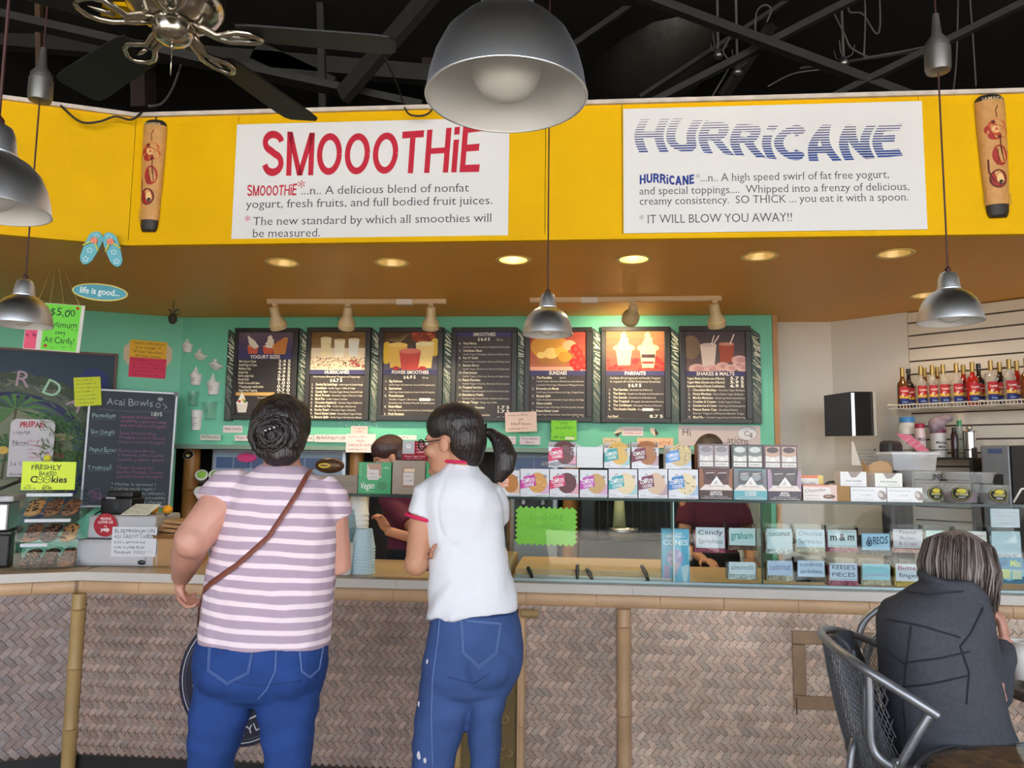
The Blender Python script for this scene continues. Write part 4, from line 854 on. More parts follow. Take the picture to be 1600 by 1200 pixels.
# ================================================================== LEFT END: walls, notes, mural, chalkboard
def onwall(name, lab, cat, pl, L, R, T, B, col, k=.003, th=.0012, tilt=0, mat=None, group=None):
    u0, u1, z0, z1 = pl.rect(L, R, T, B); w, h = u1 - u0, z1 - z0
    t = thing(name, lab, cat, pl.M((u0 + u1) / 2, (z0 + z1) / 2, k, tilt=tilt) @ Matrix.Translation((-w / 2, -h / 2, 0)), group)
    if col is not None:
        g = G(); g.box(0, w, 0, h, 0, th); obj('sheet', g, mat or pm('sheet_%02x%02x%02x' % tuple(int(c) for c in col), col, .7, spec=.25), t)
    return t, Cv(th + .0003), w, h
def zig(w, h, n, m, d):
    P = []
    for i in range(n * 2): P.append((w * i / (n * 2), -d if i % 2 else 0))
    for i in range(m * 2): P.append((w + (d if i % 2 else 0), h * i / (m * 2)))
    for i in range(n * 2): P.append((w - w * i / (n * 2), h + (d if i % 2 else 0)))
    for i in range(m * 2): P.append((-d if i % 2 else 0, h - h * i / (m * 2)))
    return P
# mural board
u0, u1, z0, z1 = LW.rect(-60, 178, 543, 772)
u1 = LW.u(179, 640); z1 = LW.uz(178, 553)[1]; z0 = 1.12; w, h = u1 - u0, z1 - z0
t = thing('painted_mural', 'dark chalk mural of palms under an arch in a brown frame, left wall', 'mural', LW.M(u0, z0, .003))
for n_, (a, b, c_, d) in enumerate(((0, w, h - .018, h), (w - .018, w, 0, h - .018))):
    g = G(); g.box(a, b, c_, d, 0, .02); obj('frame_side', g, pm('brown_frame', (98, 58, 44), .5), t)
g = G(); g.box(0, w - .018, 0, h - .018, 0, .008); obj('backboard', g, pm('mural_ground', (44, 56, 62), .7, var=.3, vscale=6), t)
c = Cv(.0085); r = random.Random(3); cx, cy = w * .30, h * .28
c.rect(0, 0, w - .018, h - .018, (48, 66, 84)); c.oval(w * .84, h * .78, .11, .13, (46, 58, 118)); c.oval(w * .75, h * .72, .1, .12, (52, 66, 96))
for rr, cc in ((.86, (66, 78, 62)), (.76, (88, 96, 82)), (.66, (40, 48, 86)), (.60, (74, 88, 96)), (.52, (122, 128, 104))): c.oval(cx, cy, rr * .86, rr * .76, cc, 40)
for i in range(160):
    a = r.random() * PI; q = .60 + r.random() * .3; x, y = cx + q * .86 * math.cos(a), cy + q * .76 * math.sin(a); 
    if 0 < x < w - .06 and 0 < y < h - .06: c.line([(x, y), (x + .05 * math.cos(a + 1 + r.random()), y + .05 * math.sin(a + 1 + r.random()))], .007, r.choice([(52, 76, 46), (110, 124, 88), (64, 90, 72), (44, 50, 90), (130, 130, 120)]))
for i, ch in enumerate('KARDA'):
    a = PI * (.66 - i * .095); c.text(ch, cx + .66 * math.cos(a), cy + .55 * math.sin(a), .12, (166, 208, 180) if i % 2 else (176, 150, 170), 'n', rot=a - PI / 2, al='c')
for (px_, py_, s_) in ((.34, .60, .26), (.52, .50, .22), (.42, .34, .22), (.66, .46, .18), (.30, .36, .2), (.76, .28, .16)):
    for j in range(9):
        a = PI * (j / 8) * 1.3 - .3; X, Y = w * px_, h * py_
        c.poly([(X, Y), (X + s_ * .5 * math.cos(a - .15), Y + s_ * .45 * math.sin(a - .15)), (X + s_ * math.cos(a), Y + s_ * .55 * math.sin(a) - .03), (X + s_ * .5 * math.cos(a + .15), Y + s_ * .5 * math.sin(a + .15) - .01)], r.choice([(58, 104, 58), (78, 124, 66), (46, 84, 52)]))
    c.line([(w * px_, h * py_), (w * px_ - .02, h * py_ - .25)], .012, (86, 74, 58))
c.oval(w * .28, h * .33, .035, .03, (216, 176, 84)); c.oval(w * .62, h * .3, .08, .02, (170, 96, 84)); c.oval(w * .58, h * .42, .16, .03, (190, 176, 140))
c.put('mural_paint', PRINT, t)
g = G(); r = random.Random(8)   # plastic foliage along the mural foot
FP = LW.off(.05); fu, fz = FP.uz(105, 700)
t = thing('plastic_foliage', 'spray of green plastic leaves in front of the mural beside the chalkboard', 'foliage', FP.M(fu, 1.12, 0))
for i in range(520):
    x, y, zz = (r.random() - .5) * .34, r.random() ** .8 * (fz - 1.12 + .24), r.random() * .10
    a = r.random() * 6.28; l_ = .02 + r.random() * .03; g.add([(x, y, zz), (x + l_ * math.cos(a) - .004, y + l_ * math.sin(a), zz + .006), (x + 1.8 * l_ * math.cos(a), y + 1.8 * l_ * math.sin(a), zz), (x + l_ * math.cos(a) + .004, y + l_ * math.sin(a) + .004, zz + .004)], [(0, 1, 2, 3)])
obj('leaves', g, pm('plastic_leaf', (78, 116, 62), .5, var=.4, vscale=20), t)['kind'] = 'stuff'
g = G()
for k in range(7): g.tube([((r.random() - .5) * .1, 0, .04), ((r.random() - .5) * .3, .2 + r.random() * .3, .05)], .003, 5)
obj('stems', g, pm('stem_green', (54, 74, 44), .6), t)
P = FP.pt(FP.u(75, 717), 1.12)
# rounded whiteboard price list
WL = LW.off(.10)
u0, u1, z0, z1 = WL.rect(14, 84, 655, 745); w, h = u1 - u0, z1 - z0
t = thing('whiteboard_list', 'white rounded dry-erase list with red heading in front of the mural', 'whiteboard', WL.M(u0, z0, 0))
rc = .045; P_ = [(0, 0), (w, 0)] + arcp(w - rc, h - rc, rc, rc, 0, 90, 6) + arcp(rc, h - rc, rc, rc, 90, 180, 6)
g = G(); g.prism(P_, 0, .006); obj('board', g, pm('whiteboard_face', (196, 190, 196), .4), t)
c = Cv(.0065); c.text('PREPAID', w * .5, h * .86, h * .085, (190, 40, 60), 'b', w=w * .6, al='c', jit=.3)
for i, (y, cc, s_) in enumerate(((.74, (60, 56, 66), 'Loyalty'), (.56, (60, 56, 66), 'Names'), (.2, (90, 86, 96), 'J & S'), (.02, (90, 86, 96), 'Names'))): c.text(s_, w * .06, h * y, h * .06, cc, jit=.3)
for i in range(5): c.scrib(w * .42, w * (.7 + .2 * (i % 2)), h * (.60 - i * .07), h * .04, (196, 110, 130), i)
c.line([(w * .06, h * .54), (w * .38, h * .545)], .003, (60, 56, 66)); c.put('handwriting', PRINT, t)
# chalkboard in grey frame, leaning
CB = LW.off(.24)
u0, u1, z0, z1 = CB.rect(131, 271, 609, 792); w, h = u1 - u0, z1 - z0; z0b = z0
t = thing('menu_chalkboard', 'grey-framed chalkboard listing acai bowls in white and pink chalk', 'chalkboard', CB.M(u0, z0, 0, tilt=-.012))
gf = pm('grey_alu_frame', (152, 152, 156), .35, metal=.5)
for a, b, c_, d in ((0, w, 0, .016), (0, w, h - .016, h), (0, .016, .016, h - .016), (w - .016, w, .016, h - .016)):
    g = G(); g.box(a, b, c_, d, -.008, .010); obj('frame_side', g, gf, t, bev=.002)
g = G(); g.box(w - .03, w + .002, h - .03, h + .002, -.009, .012); obj('corner_cap', g, pm('grey_plastic', (110, 108, 112), .5), t)
g = G(); g.box(.016, w - .016, .016, h - .016, -.004, .004); obj('slate', g, pm('slate_blue_black', (34, 46, 58), .6, var=.2, vscale=3), t)
c = Cv(.0044); CH = (166, 176, 186); PK = (156, 88, 124); GR = (150, 180, 176)
c.text('Acai Bowls', w * .20, h * .868, h * .058, (150, 160, 172), 'n', w=w * .52, jit=.25); c.line([(w * .12, h * .825), (w * .5, h * .815), (w * .96, h * .835)], .0025, (110, 122, 134))
c.ring(w * .78, h * .88, .016, .02, .004, CH); c.line([(w * .83, h * .9), (w * .88, h * .87), (w * .85, h * .85)], .004, CH); c.oval(w * .80, h * .935, .02, .014, (150, 160, 150)); c.text('1875', w * .70, h * .785, h * .032, (190, 200, 196), 'b', jit=.2)
for i, (n_, y, ls) in enumerate([('Paradise:', .755, ['Bananas, Strawberries,', 'blueberries, raspberries, mango', 'and your choice of yogurt!']), ('San Diego:', .615, ['Bananas, Strawberries, Mango,', 'Pineapple, Coconut, Granola', 'and your choice of yogurt!']), ('Peanut Butter:', .465, ['Bananas, Strawberries,', 'Chocolate, peanut butter', 'vanilla yogurt yum!']), ('Tropical:', .32, ['Mango, Strawberries,', 'Bananas, Pineapple, Coconut', 'and your choice of yogurt!'])]):
    c.text(n_, w * .05, h * y, h * .036, GR, 'n', w=w * (.27 if i != 2 else .31), jit=.3); c.line([(w * .06, h * (y - .018)), (w * .3, h * (y - .012))], .002, (120, 140, 142))
    for j, s_ in enumerate(ls): c.text(s_, w * .37, h * (y + .005 - j * .037), h * .023, (PK, (140, 80, 130), (136, 90, 132), (140, 84, 120))[i], 'n', w=w * (.42 if j == 0 else .52), jit=.25)
for j, s_ in enumerate(['* Honey is optional !', '* Can be made vegan !', '* Substitutions: may add extra,', '    1/2 of yogurt smoothie', '    on the go cup charge !']): c.text(s_, w * .32, h * (.185 - j * .038), h * .022, (150, 162, 160), 'n', w=w * (.5 if j < 2 else .62), jit=.25)
P_ = [(.08, .13), (.19, .16), (.23, .09), (.12, .05)]; c.line([(w * a, h * b) for a, b in P_ + P_[:1]], .002, (130, 110, 150)); c.text('Pure', w * .10, h * .11, h * .03, (150, 90, 140), jit=.2, rot=-.15); c.text('Acai', w * .12, h * .075, h * .03, (150, 90, 140), jit=.2, rot=-.15)
c.put('chalk_writing', PRINT, t)
# bright notes
def note(L, R, T, B, col, ink, lab, lines, pl, k=.004, tilt=0, name='paper_note', cat='note', zz=0, seed=1, extra=None, hole=None):
    t, c, w, h = onwall(name, lab, cat, pl, L, R, T, B, None, k, .0008, tilt)
    g = G(); P_ = zig(w, h, max(4, int(w / .016)), max(3, int(h / .016)), .004) if zz else [(0, 0), (w, 0), (w, h), (0, h)]
    g.prism(P_, 0, .0012); obj('sheet', g, pm('note_%02x%02x%02x' % col, col, .55, spec=.3), t); c.z = .0016
    n = len(lines)
    for i, s_ in enumerate(lines):
        y = h * (1 - (i + .85) / (n + .35))
        if s_ is None: c.scrib(w * .08, w * (.72 + .2 * ((i * 7) % 3) / 2), y, h / n * .42, ink, seed * 10 + i)
        elif s_: c.text(s_, w * .5, y, h / (n + .5) * .58, ink, 'n', w=min(w * .86, tw(s_) * h / n * 1.1), al='c', jit=.3)
    if extra: extra(c, w, h)
    c.put('handwriting', PRINT, t); return t
note(117, 158, 590, 634, (206, 218, 46), (96, 104, 44), 'lime yellow note with curly edge overlapping the mural and chalkboard corner', [None] * 7, CB, .02, tilt=.10, zz=1, seed=2)
t, c, w, h = onwall('paper_backing', 'pale pink octagon card behind the orange note on the teal wall', 'card', LW, 193, 269, 535, 572, None, .002)
g = G(); g.prism([(w * .1, 0), (w * .9, 0), (w, h * .3), (w, h * .75), (w * .88, h), (w * .12, h), (0, h * .75), (0, h * .3)], 0, .001); obj('sheet', g, pm('pale_pink_card', (206, 186, 160), .7), t)
note(203, 260, 533, 562, (228, 176, 40), (112, 80, 30), 'orange note with scalloped edge stuck above the pink one', ['Yogurt is the highest', 'we weigh !!', '*all sugar ingredients', 'of our own', ], LW, .0045, tilt=-.02, zz=1)
note(202, 259, 560, 590, (216, 52, 92), (150, 30, 60), 'hot pink note with scalloped edge stuck below the orange one', [None] * 5, LW, .007, tilt=-.02, zz=1, seed=5)
# hanging price sign
HS = Pl(*at_y(85, 510, 4.7)[:2], math.radians(6))
def hs_extra(c, w, h):
    for x, y in ((.07, .92), (.9, .92), (.12, .08)): c.oval(w * x, h * y, .013, .013, (176, 60, 30), 5)
    c.oval(w * .55, h * .09, .013, .01, (230, 190, 90), 5); r = random.Random(3)
    for i in range(26): c.oval(w * r.random(), h * r.random(), .004, .004, (20, 70, 30), 6)
u0, u1, z0, z1 = HS.rect(38, 127, 472, 546); w, h = u1 - u0, z1 - z0
t = thing('hanging_price_sign', 'neon green sign reading $5.00 Minimum on All Cards hanging from strings', 'sign', HS.M(u0, z0, 0, tilt=-.05))
g = G(); g.box(0, w, 0, h, -.004, 0); obj('white_backing', g, pm('foam_board', (216, 212, 206), .7), t)
g = G(); g.box(w * .31, w * .94, .004, h - .003, 0, .0012); obj('green_sheet', g, pm('neon_green', (112, 216, 62), .6), t)
g = G(); g.box(.004, w * .22, .004, h * .46, 0, .0012); obj('pink_sheet', g, pm('neon_pink', (232, 84, 120), .6), t)
c = Cv(.0016); gx = w * .31; gw = w * .63
for s_, y, hh, ww in (('$5.00', .74, .15, .74), ('Minimum', .50, .12, .88), ('on', .35, .10, .3), ('All Cards!', .17, .12, .86)): c.text(s_, gx + gw * .5, h * y, h * hh, (22, 42, 34), 'n' if hh < .15 else 'n', w=gw * ww, al='c', jit=.2)
r = random.Random(3)
for x, y in ((.9, .93), (.13, .1)): c.oval(gx + gw * x, h * y, .012, .012, (176, 60, 30), 5)
for i in range(24): c.oval(gx + gw * (.04 + .92 * r.random()), h * (.03 + .94 * r.random()), .0035, .0035, (30, 80, 40), 6)
c.scrib(.01, w * .19, h * .25, h * .12, (150, 40, 90), 4); c.put('lettering', PRINT, t)
g = G(); kp = at_y(89, 398, 4.68); Mi_ = t.matrix_world.inverted()
for x in (.16, .38, .62, .9): g.tube([(w * x, h, 0), Mi_ @ kp], .0016, 5)
kk = Mi_ @ kp; g.ell(kk, (.012, .014, .012), 8, 6); g.tube([kk, kk + Vector((-.012, -.03, 0))], .004, 5); g.tube([kk, kk + Vector((.012, .02, 0)), kk + Vector((.0, .05, 0))], .004, 5)
tp = at_y(89, 395, 4.68); g.tube([kk, Mi_ @ Vector((tp.x, tp.y, ZS))], .0016, 5)
obj('string', g, pm('twine', (180, 150, 80), .8), t)
# flip-flop decoration (hangs on the lower lip of the fascia)
FFp = FL.off(.03) 
u0, u1, z0, z1 = FFp.rect(128, 192, 361, 417); cxu = (u0 + u1) / 2; sc = (z1 - z0)
t = thing('flip_flop_ornament', 'pair of turquoise wooden flip-flops with pink flowers on the fascia edge', 'ornament', FFp.M(cxu, z0, 0))
aq = pm('aqua_wood', (92, 172, 186), .5); 
for s_ in (-1, 1):
    a = s_ * .33; cr, sr = math.cos(a), math.sin(a); ox = s_ * sc * .27; pts = []
    L_ = sc * .98
    for i in range(28):
        th = 2 * PI * i / 28; yy = math.sin(th); wv = .20 + .05 * (yy > 0) * yy - .02 * (abs(yy) < .5); x = wv * sc * math.cos(th); y = L_ * .5 * yy
        pts.append((ox + x * cr - (y) * sr * s_ * s_, L_ * .5 + x * sr + y * cr))
    g = G(); g.prism(pts, 0, .012 if s_ < 0 else .016); obj('sole', g, aq, t)
    Zt = .0125 if s_ < 0 else .0165; c = Cv(Zt)
    def T_(x, y): return (ox + x * cr - (y - L_ * .5) * sr, L_ * .5 + x * sr + (y - L_ * .5) * cr)
    for fy in (.15, .42, .86):
        X, Y = T_(0, L_ * fy); P_ = [(X + (.016 if k % 2 == 0 else .008) * math.cos(k * PI / 5 + 1.57), Y + (.016 if k % 2 == 0 else .008) * math.sin(k * PI / 5 + 1.57)) for k in range(11)]; c.line(P_, .002, (226, 240, 236))
    c.put('star_paint', PRINT, t)
    g = G(); A, B_, D_ = T_(-.2 * sc, L_ * .48), T_(0, L_ * .72), T_(.2 * sc, L_ * .48)
    g.tube([(A[0], A[1], Zt), ((A[0] + B_[0]) / 2, (A[1] + B_[1]) / 2, Zt + .008), (B_[0], B_[1], Zt), ((D_[0] + B_[0]) / 2, (D_[1] + B_[1]) / 2, Zt + .008), (D_[0], D_[1], Zt)], .0045, 6); obj('strap', g, pm('yellow_strap', (222, 214, 84), .5), t, smooth=True)
    g = G()
    for k in range(6): g.ell((B_[0] + .011 * math.cos(k * PI / 3), B_[1] + .011 * math.sin(k * PI / 3), Zt + .006), (.009, .009, .004), 8, 5)
    g.ell((B_[0], B_[1], Zt + .009), (.006, .006, .004), 8, 5); obj('flower', g, pm('coral_flower', (226, 140, 116), .6), t, smooth=True)
# "life is good" oval
LG = Pl(*at_z(156, 457, 2.32)[:2], math.radians(8)) if 0 else Pl(*at_y(156, 457, 4.55)[:2], math.radians(8))
u0, u1, z0, z1 = LG.rect(112, 200, 443, 470); w, h = u1 - u0, z1 - z0
t = thing('oval_plaque', 'turquoise oval plaque reading life is good with yellow rim', 'sign', LG.M((u0 + u1) / 2, (z0 + z1) / 2, 0, tilt=-.06))
g = G(); g.prism([(w / 2 * math.cos(2 * PI * i / 40), h / 2 * math.sin(2 * PI * i / 40)) for i in range(40)], -.006, 0); obj('rim_plate', g, pm('pale_yellow_rim', (222, 204, 104), .5), t)
g = G(); g.prism([((w / 2 - .008) * math.cos(2 * PI * i / 40), (h / 2 - .008) * math.sin(2 * PI * i / 40)) for i in range(40)], 0, .0015); obj('face', g, pm('turquoise_face', (72, 160, 182), .5), t)
c = Cv(.002); c.text('life is good...', 0, -h * .13, h * .34, (222, 240, 240), 'b', w=w * .72, al='c'); c.put('lettering', PRINT, t)
g = G(); Mi_ = t.matrix_world.inverted()
for x in (-.27, .27): g.tube([(w * x, h * .36, -.003), Mi_ @ Vector((*(t.matrix_world @ Vector((w * x, 0, 0)))[:2], ZS))], .0008, 4)
obj('string', g, MATS['twine'], t)
# dome camera-like ant ornament on the soffit edge
P = at_y(270, 496, 5.6)
t = thing('bug_ornament', 'small dark beetle-shaped ornament hanging at the teal wall top left', 'ornament', P)
g = G(); g.ell((0, 0, -.01), (.032, .03, .042), 14, 10); obj('body', g, pm('olive_black', (52, 50, 36), .4), t, smooth=True)
g = G(); g.ell((0, -.028, -.022), (.016, .012, .014), 10, 8); obj('face', g, wirem, t, smooth=True)
g = G(); g.tube([(-.01, 0, .03), (-.02, 0, .055), (-.04, 0, .06)], .004, 6); g.tube([(.01, 0, .03), (.02, 0, .06), (.035, 0, .065)], .004, 6); g.tube([(.02, 0, .02), (.05, 0, .03), (.05, 0, .06), (.02, 0, .05)], .0025, 6)
g.tube([(0, 0, .03), (0, 0, ZS - P.z)], .003, 6); obj('feelers', g, wirem, t, smooth=True)
# ---- yogurt size samples stuck on the teal wall
cupw = pm('white_paper_cup', (226, 222, 218), .5); soft = pm('soft_serve_white', (232, 228, 224), .5)
def sample(px, py, wpx, hpx, kind, lab, tilt=0, txt=None):
    u, z = BK.uz(px, py); s_ = BK.u(px + wpx / 2, py) - BK.u(px - wpx / 2, py); hh = BK.uz(px, py - hpx)[1] - z
    t = thing('sample_cup', lab, 'display cup', BK.M(u, z, .0, tilt=tilt), 'yogurt size samples on the teal wall')
    Mx = Matrix.Rotation(-PI / 2, 4, 'X')
    r1 = s_ / 2
    if kind == 'cup':
        ch = hh * .55; g = G(); g.lathe([(r1 * .68, 0), (r1 * .9, ch), (r1 * .98, ch), (r1 * .98, ch + .006)], 20, M=Mx); obj('cup', g, cupw, t, smooth=True, sharp=40)
        g = G()
        for i in range(5): f = i / 5; g.ell((r1 * (-.2 + .15 * f), ch + (hh - ch) * (f * .8 + .08), 0), (r1 * .62 * (1 - f * .85), (hh - ch) * .16, r1 * .62 * (1 - f * .8)), 14, 8)
        g.ell((-r1 * .1, hh * .96, 0), (r1 * .08, hh * .08, r1 * .08), 8, 6); obj('swirl', g, soft, t, smooth=True); yy = ch * .45
    elif kind == 'bowl':
        ch = hh * .5; g = G(); g.lathe([(r1 * .45, 0), (r1 * .8, ch * .6), (r1, ch)], 18, M=Mx); obj('cup', g, cupw, t, smooth=True)
        g = G(); g.ell((-r1 * .2, ch * 1.1, 0), (r1 * .55, hh * .22, r1 * .5), 14, 8); g.ell((-r1 * .3, ch * 1.5, 0), (r1 * .25, hh * .3, r1 * .25), 12, 8); obj('swirl', g, soft, t, smooth=True); yy = ch * .4
    else:
        g = G(); g.lathe([(r1 * .7, 0), (r1 * .97, hh - .008), (r1 * 1.03, hh - .006), (r1 * 1.03, hh)], 20, M=Mx); obj('cup', g, cupw if kind == 'tall' else glass('clear_plastic_cup', (226, 240, 236), 1, .05, op=.12), t, smooth=True, sharp=40); yy = hh * .5; ch = hh
    if txt:
        c = Cv(r1 * 1.0, .0002)
        for i, s2 in enumerate(txt): c.text(s2, 0, yy + .012 - i * .02, .011, (70, 70, 74), 'n', al='c', w=min(r1 * 1.1, tw(s2) * .018), jit=.2)
        c.put('handwriting', PRINT, t)
for a in [(293, 551, 18, 22, 'cup', 'topmost leftmost small cup of soft serve stuck on the teal wall', 0, ['mini']), (313, 563, 21, 17, 'bowl', 'tilted shallow sample cup just below the topmost one', -.1, ['small']), (337, 578, 23, 17, 'bowl', 'tilted shallow sample cup nearest the menu boards', -.15, ['med']),
          (306, 602, 20, 29, 'cup', 'larger sample cup marked Large on the teal wall', 0, ['Large', '8oz']), (334, 617, 22, 33, 'cup', 'biggest white sample cup with swirl, right of the Large one', .05, ['Extra', 'Lrg']),
          (302, 634, 19, 22, 'clear', 'clear plastic sample cup above the tall white cup', 0, ['Small', '9oz']), (329, 655, 24, 26, 'clear', 'clear plastic sample cup at the right of the tall white cup', .05, ['16', 'oz']), (307, 672, 19, 31, 'tall', 'tall plain white paper cup without swirl on the teal wall', 0, ['Kiddie', 'or', 'Smoothie', '20oz'])]: sample(*a)
# ---- small labels along the ledge
LD = BK.off(.034)
def label(L, R, T, B, txt, lab, ink=(60, 50, 56), col=(222, 208, 208), pl=None, tilt=0, k=.002, st='n', seed=1, **kw):
    return note(L, R, T, B, col, ink, lab, txt, pl or LD, k, tilt, 'handwritten_label', 'label', seed=seed, **kw)
label(349, 379, 665, 676, ['Non Dairy'], 'white label reading Non Dairy on the teal wall under the first menu board', pl=BK)
label(313, 345, 679, 688, ['PISTACHIO'], 'narrow printed label on the ledge left of the striped-shirt customer', col=(196, 200, 190))
label(367, 402, 680, 689, ['Peach Mango'], 'white label just below the Non Dairy one')
label(470, 490, 680, 690, ['Taro'], 'small label right beside the striped-shirt customer\'s hair')
label(491, 544, 679, 691, ['PEANUTBUTTER'], 'long white label reading PEANUTBUTTER on the ledge', (70, 30, 36), st='b')
label(541, 587, 678, 707, [None, 'NO', 'Artificial Sweetener', None], 'square white note with red writing below the second menu board', (140, 60, 70), k=.006)
label(549, 575, 666, 678, ['Original', 'Tart'], 'small pinkish note stacked above the square white note', (190, 60, 70), col=(226, 190, 186), k=.007)
label(607, 651, 680, 687, [None], 'thin white label above the employee with dark red hair')
label(790, 839, 644, 675, [None, 'or', 'Half Non', None], 'pale peach note tucked on the lower edge of the fourth menu board', (110, 80, 80), col=(228, 200, 186), pl=BD, k=.03, tilt=.04)
label(785, 806, 682, 694, ['Peanut', 'Butter'], 'small label next to the ponytail end', (120, 50, 90))
label(812, 844, 682, 695, ['Cake Batter', 'Blue'], 'small label with blue writing left of the green note', (60, 50, 130))
def gs(c, w, h):
    r = random.Random(5)
    for i in range(18): c.oval(w * r.random(), h * r.random(), .003, .004, (40, 90, 30), 6)
    c.rect(w * .55, h * .04, w * .92, h * .17, (214, 224, 190))
label(861, 901, 657, 688, ['SO', 'GOOD', '', 'w/ yogurt'], 'bright green note hanging below the sundae menu board', (40, 96, 36), col=(126, 204, 54), pl=BK.off(.05), extra=gs)
label(972, 1005, 667, 681, ['chocolate', 'caramel swirl'], 'white label with red heading between two popsicle cutouts', (186, 50, 60), pl=BK)
label(942, 970, 684, 694, [None], 'small beige label behind the teal cookie box', (150, 110, 80), col=(214, 196, 160))
label(995, 1052, 684, 700, ['strawberry'], 'peach label with orange writing behind the brown cookie box', (196, 96, 50), col=(224, 186, 150))
def flav(c, w, h):
    I = (92, 84, 88); c.text('Hi', w * .04, h * .5, h * .34, I, 'n', jit=.2); c.text('...ations', w * .52, h * .12, h * .34, I, 'n', w=w * .34, jit=.2)
    c.oval(w * .84, h * .62, w * .12, h * .34, (222, 220, 224)); c.ring(w * .84, h * .62, w * .12, h * .34, .003, (90, 86, 92)); c.text('Cg', w * .80, h * .5, h * .24, I); c.text('s', w * .88, h * .45, h * .2, I); c.oval(w * .70, h * .8, w * .05, h * .12, (206, 190, 186))
label(1060, 1188, 665, 697, [], 'long grey flavour combinations sign behind the right employee', col=(206, 190, 186), pl=BK, extra=flav)
for px, s_, lab in ((966, 1, 'chocolate popsicle cutout left of the red and white label'), (1022, -1, 'chocolate popsicle cutout right of the red and white label')):
    u, z = BK.uz(px, 675); t = thing('popsicle_cutout', lab, 'wall cutout', BK.M(u, z, .002, tilt=-s_ * .7))
    g = G(); g.prism([(-.02, -.03), (.02, -.03)] + arcp(0, .02, .02, .02, 0, 180, 8), 0, .003); obj('ice', g, pm('cream_white', (220, 206, 180), .6), t)
    g = G(); g.prism([(-.012, -.03), (.02, -.03), (.02, .02)], .003, .004); obj('coating', g, pm('choc_brown', (76, 44, 32), .6), t)
# crumpled clear tape bits on ledge
g = G(); r = random.Random(2)
for i in range(60):
    u, z = BK.uz(528 + r.random() * 62, 659 + r.random() * 9); g.add([BK.pt(u, z, .004), BK.pt(u + .012, z + .002, .008), BK.pt(u + .01, z + .012, .003)], [(0, 1, 2)])
tag(obj('clear_tape', g, pm('shiny_tape', (200, 226, 220), .15)), 'crumpled clear tape under the second menu board', 'tape', kind='stuff')
# ---- alcove: posts, machines
postm = pm('smooth_brown_post', (186, 126, 66), .4, var=.12, vscale=6)
PP = BK.off(-.25)
for px0, px1, nodes, lab in ((286, 310, 1, 'thick bamboo post left of the yogurt machines with an oval sticker'), (545, 567, 0, 'bamboo post behind the green Vegan box'), (879, 905, 0, 'bamboo post behind the glass case')):
    ua, ub = PP.u(px0, 760), PP.u(px1, 760); r_ = (ub - ua) / 2; g = bamboo(1.62, r_, 5, [.22, .52, .83, 1.2])
    t = thing('bamboo_column', lab, 'post', PP.MB((ua + ub) / 2, 0)); o = obj('pole', g, postm, t, smooth=True, sharp=40)
    if nodes:
        c = Cv(); z = PP.uz(298, 711)[1]; c.oval(0, 0, .048, .036, (226, 210, 180), rot=.3); c.oval(0, 0, .044, .032, (40, 30, 26), rot=.3); c.oval(-.004, -.004, .02, .012, (224, 190, 60)); c.oval(-.006, -.008, .012, .010, (236, 232, 220)); c.text('LOGO'[:0] or '', 0, 0, .01, (0, 0, 0))
        obj('sticker', c, PRINT, t, M=Matrix.Translation((0, -r_ * 1.02, z)) @ Matrix.Rotation(PI / 2, 4, 'X'))
ym = pm('machine_steel', (172, 176, 182), .35, metal=.7); ymd = pm('machine_dark', (40, 42, 48), .5); blp = pm('blue_panel', (64, 88, 130), .35)
MP = BK.off(-.22)
def machine(L, R, T, lab, B=920):
    u0, u1, z0, z1 = MP.rect(L, R, T, 760); w = u1 - u0; t = thing('yogurt_machine', lab, 'yogurt machine', MP.MB(u0, 0), 'yogurt machines in the alcove')
    g = G(); g.box(0, w, 0, .44, 0, z1); obj('cabinet', g, ym, t, bev=.01)
    g = G(); g.box(.03, w - .03, -.006, 0, z1 - .25, z1 - .02); obj('front_frame', g, pm('pale_blue_grey', (150, 166, 186), .4), t, bev=.003)
    n = max(2, int(w / .16)); pw = (w - .08) / n
    for i in range(n):
        g = G(); g.box(.04 + i * pw + .004, .04 + (i + 1) * pw - .004, -.01, -.006, z1 - .16, z1 - .07); obj('display_panel', g, blp, t, bev=.002)
    g = G(); g.box(.04, w - .04, -.012, -.006, .85, z1 - .27); obj('dark_front', g, ymd, t)
    for i in range(n):
        g = G(); x = .04 + (i + .5) * pw; g.box(x - .035, x + .035, -.1, -.012, z1 - .40, z1 - .31); g.tube([(x, -.10, z1 - .34), (x, -.15, z1 - .26)], .009, 8); g.tube([(x, -.06, z1 - .40), (x, -.06, z1 - .44)], .02, 10); obj('dispensing_head', g, ym, t, bev=.004)
machine(330, 540, 702, 'wide yogurt machine with blue panels behind the striped-shirt customer')
machine(797, 872, 702, 'yogurt machine top behind the right end of the menu, left of the cookie boxes')
for px, lab in ((318, 'upper'), (318, 'lower')):
    pass
for k, (px, py, lab) in enumerate(((315, 742, 'upper left'), (336, 742, 'upper right'), (313, 768, 'lower left'), (334, 768, 'lower right'))):
    Q = PP.off(.18); u, z = Q.uz(px, py); t = thing('cup_dispenser', 'white angled cup holder with green lid, %s of the four by the left post' % lab, 'cup dispenser', Q.MB(u, z), 'cup dispensers by the left post')
    Mx = Matrix.Rotation(1.0, 4, 'X') @ Matrix.Rotation(.3, 4, 'Y')
    g = G(); g.lathe([(.03, -.12), (.045, -.01), (.052, 0), (.045, .004)], 20, M=Mx); obj('tube', g, pm('pale_grey_plastic', (200, 206, 208), .35), t, smooth=True)
    g = G(); g.ell((0, 0, .004), (.036, .036, .008), 16, 6, M=Mx); obj('lid', g, pm('leaf_green_lid', (120, 170, 60) if k < 2 else (196, 210, 216), .5) if k < 2 else cupw, t, smooth=True)
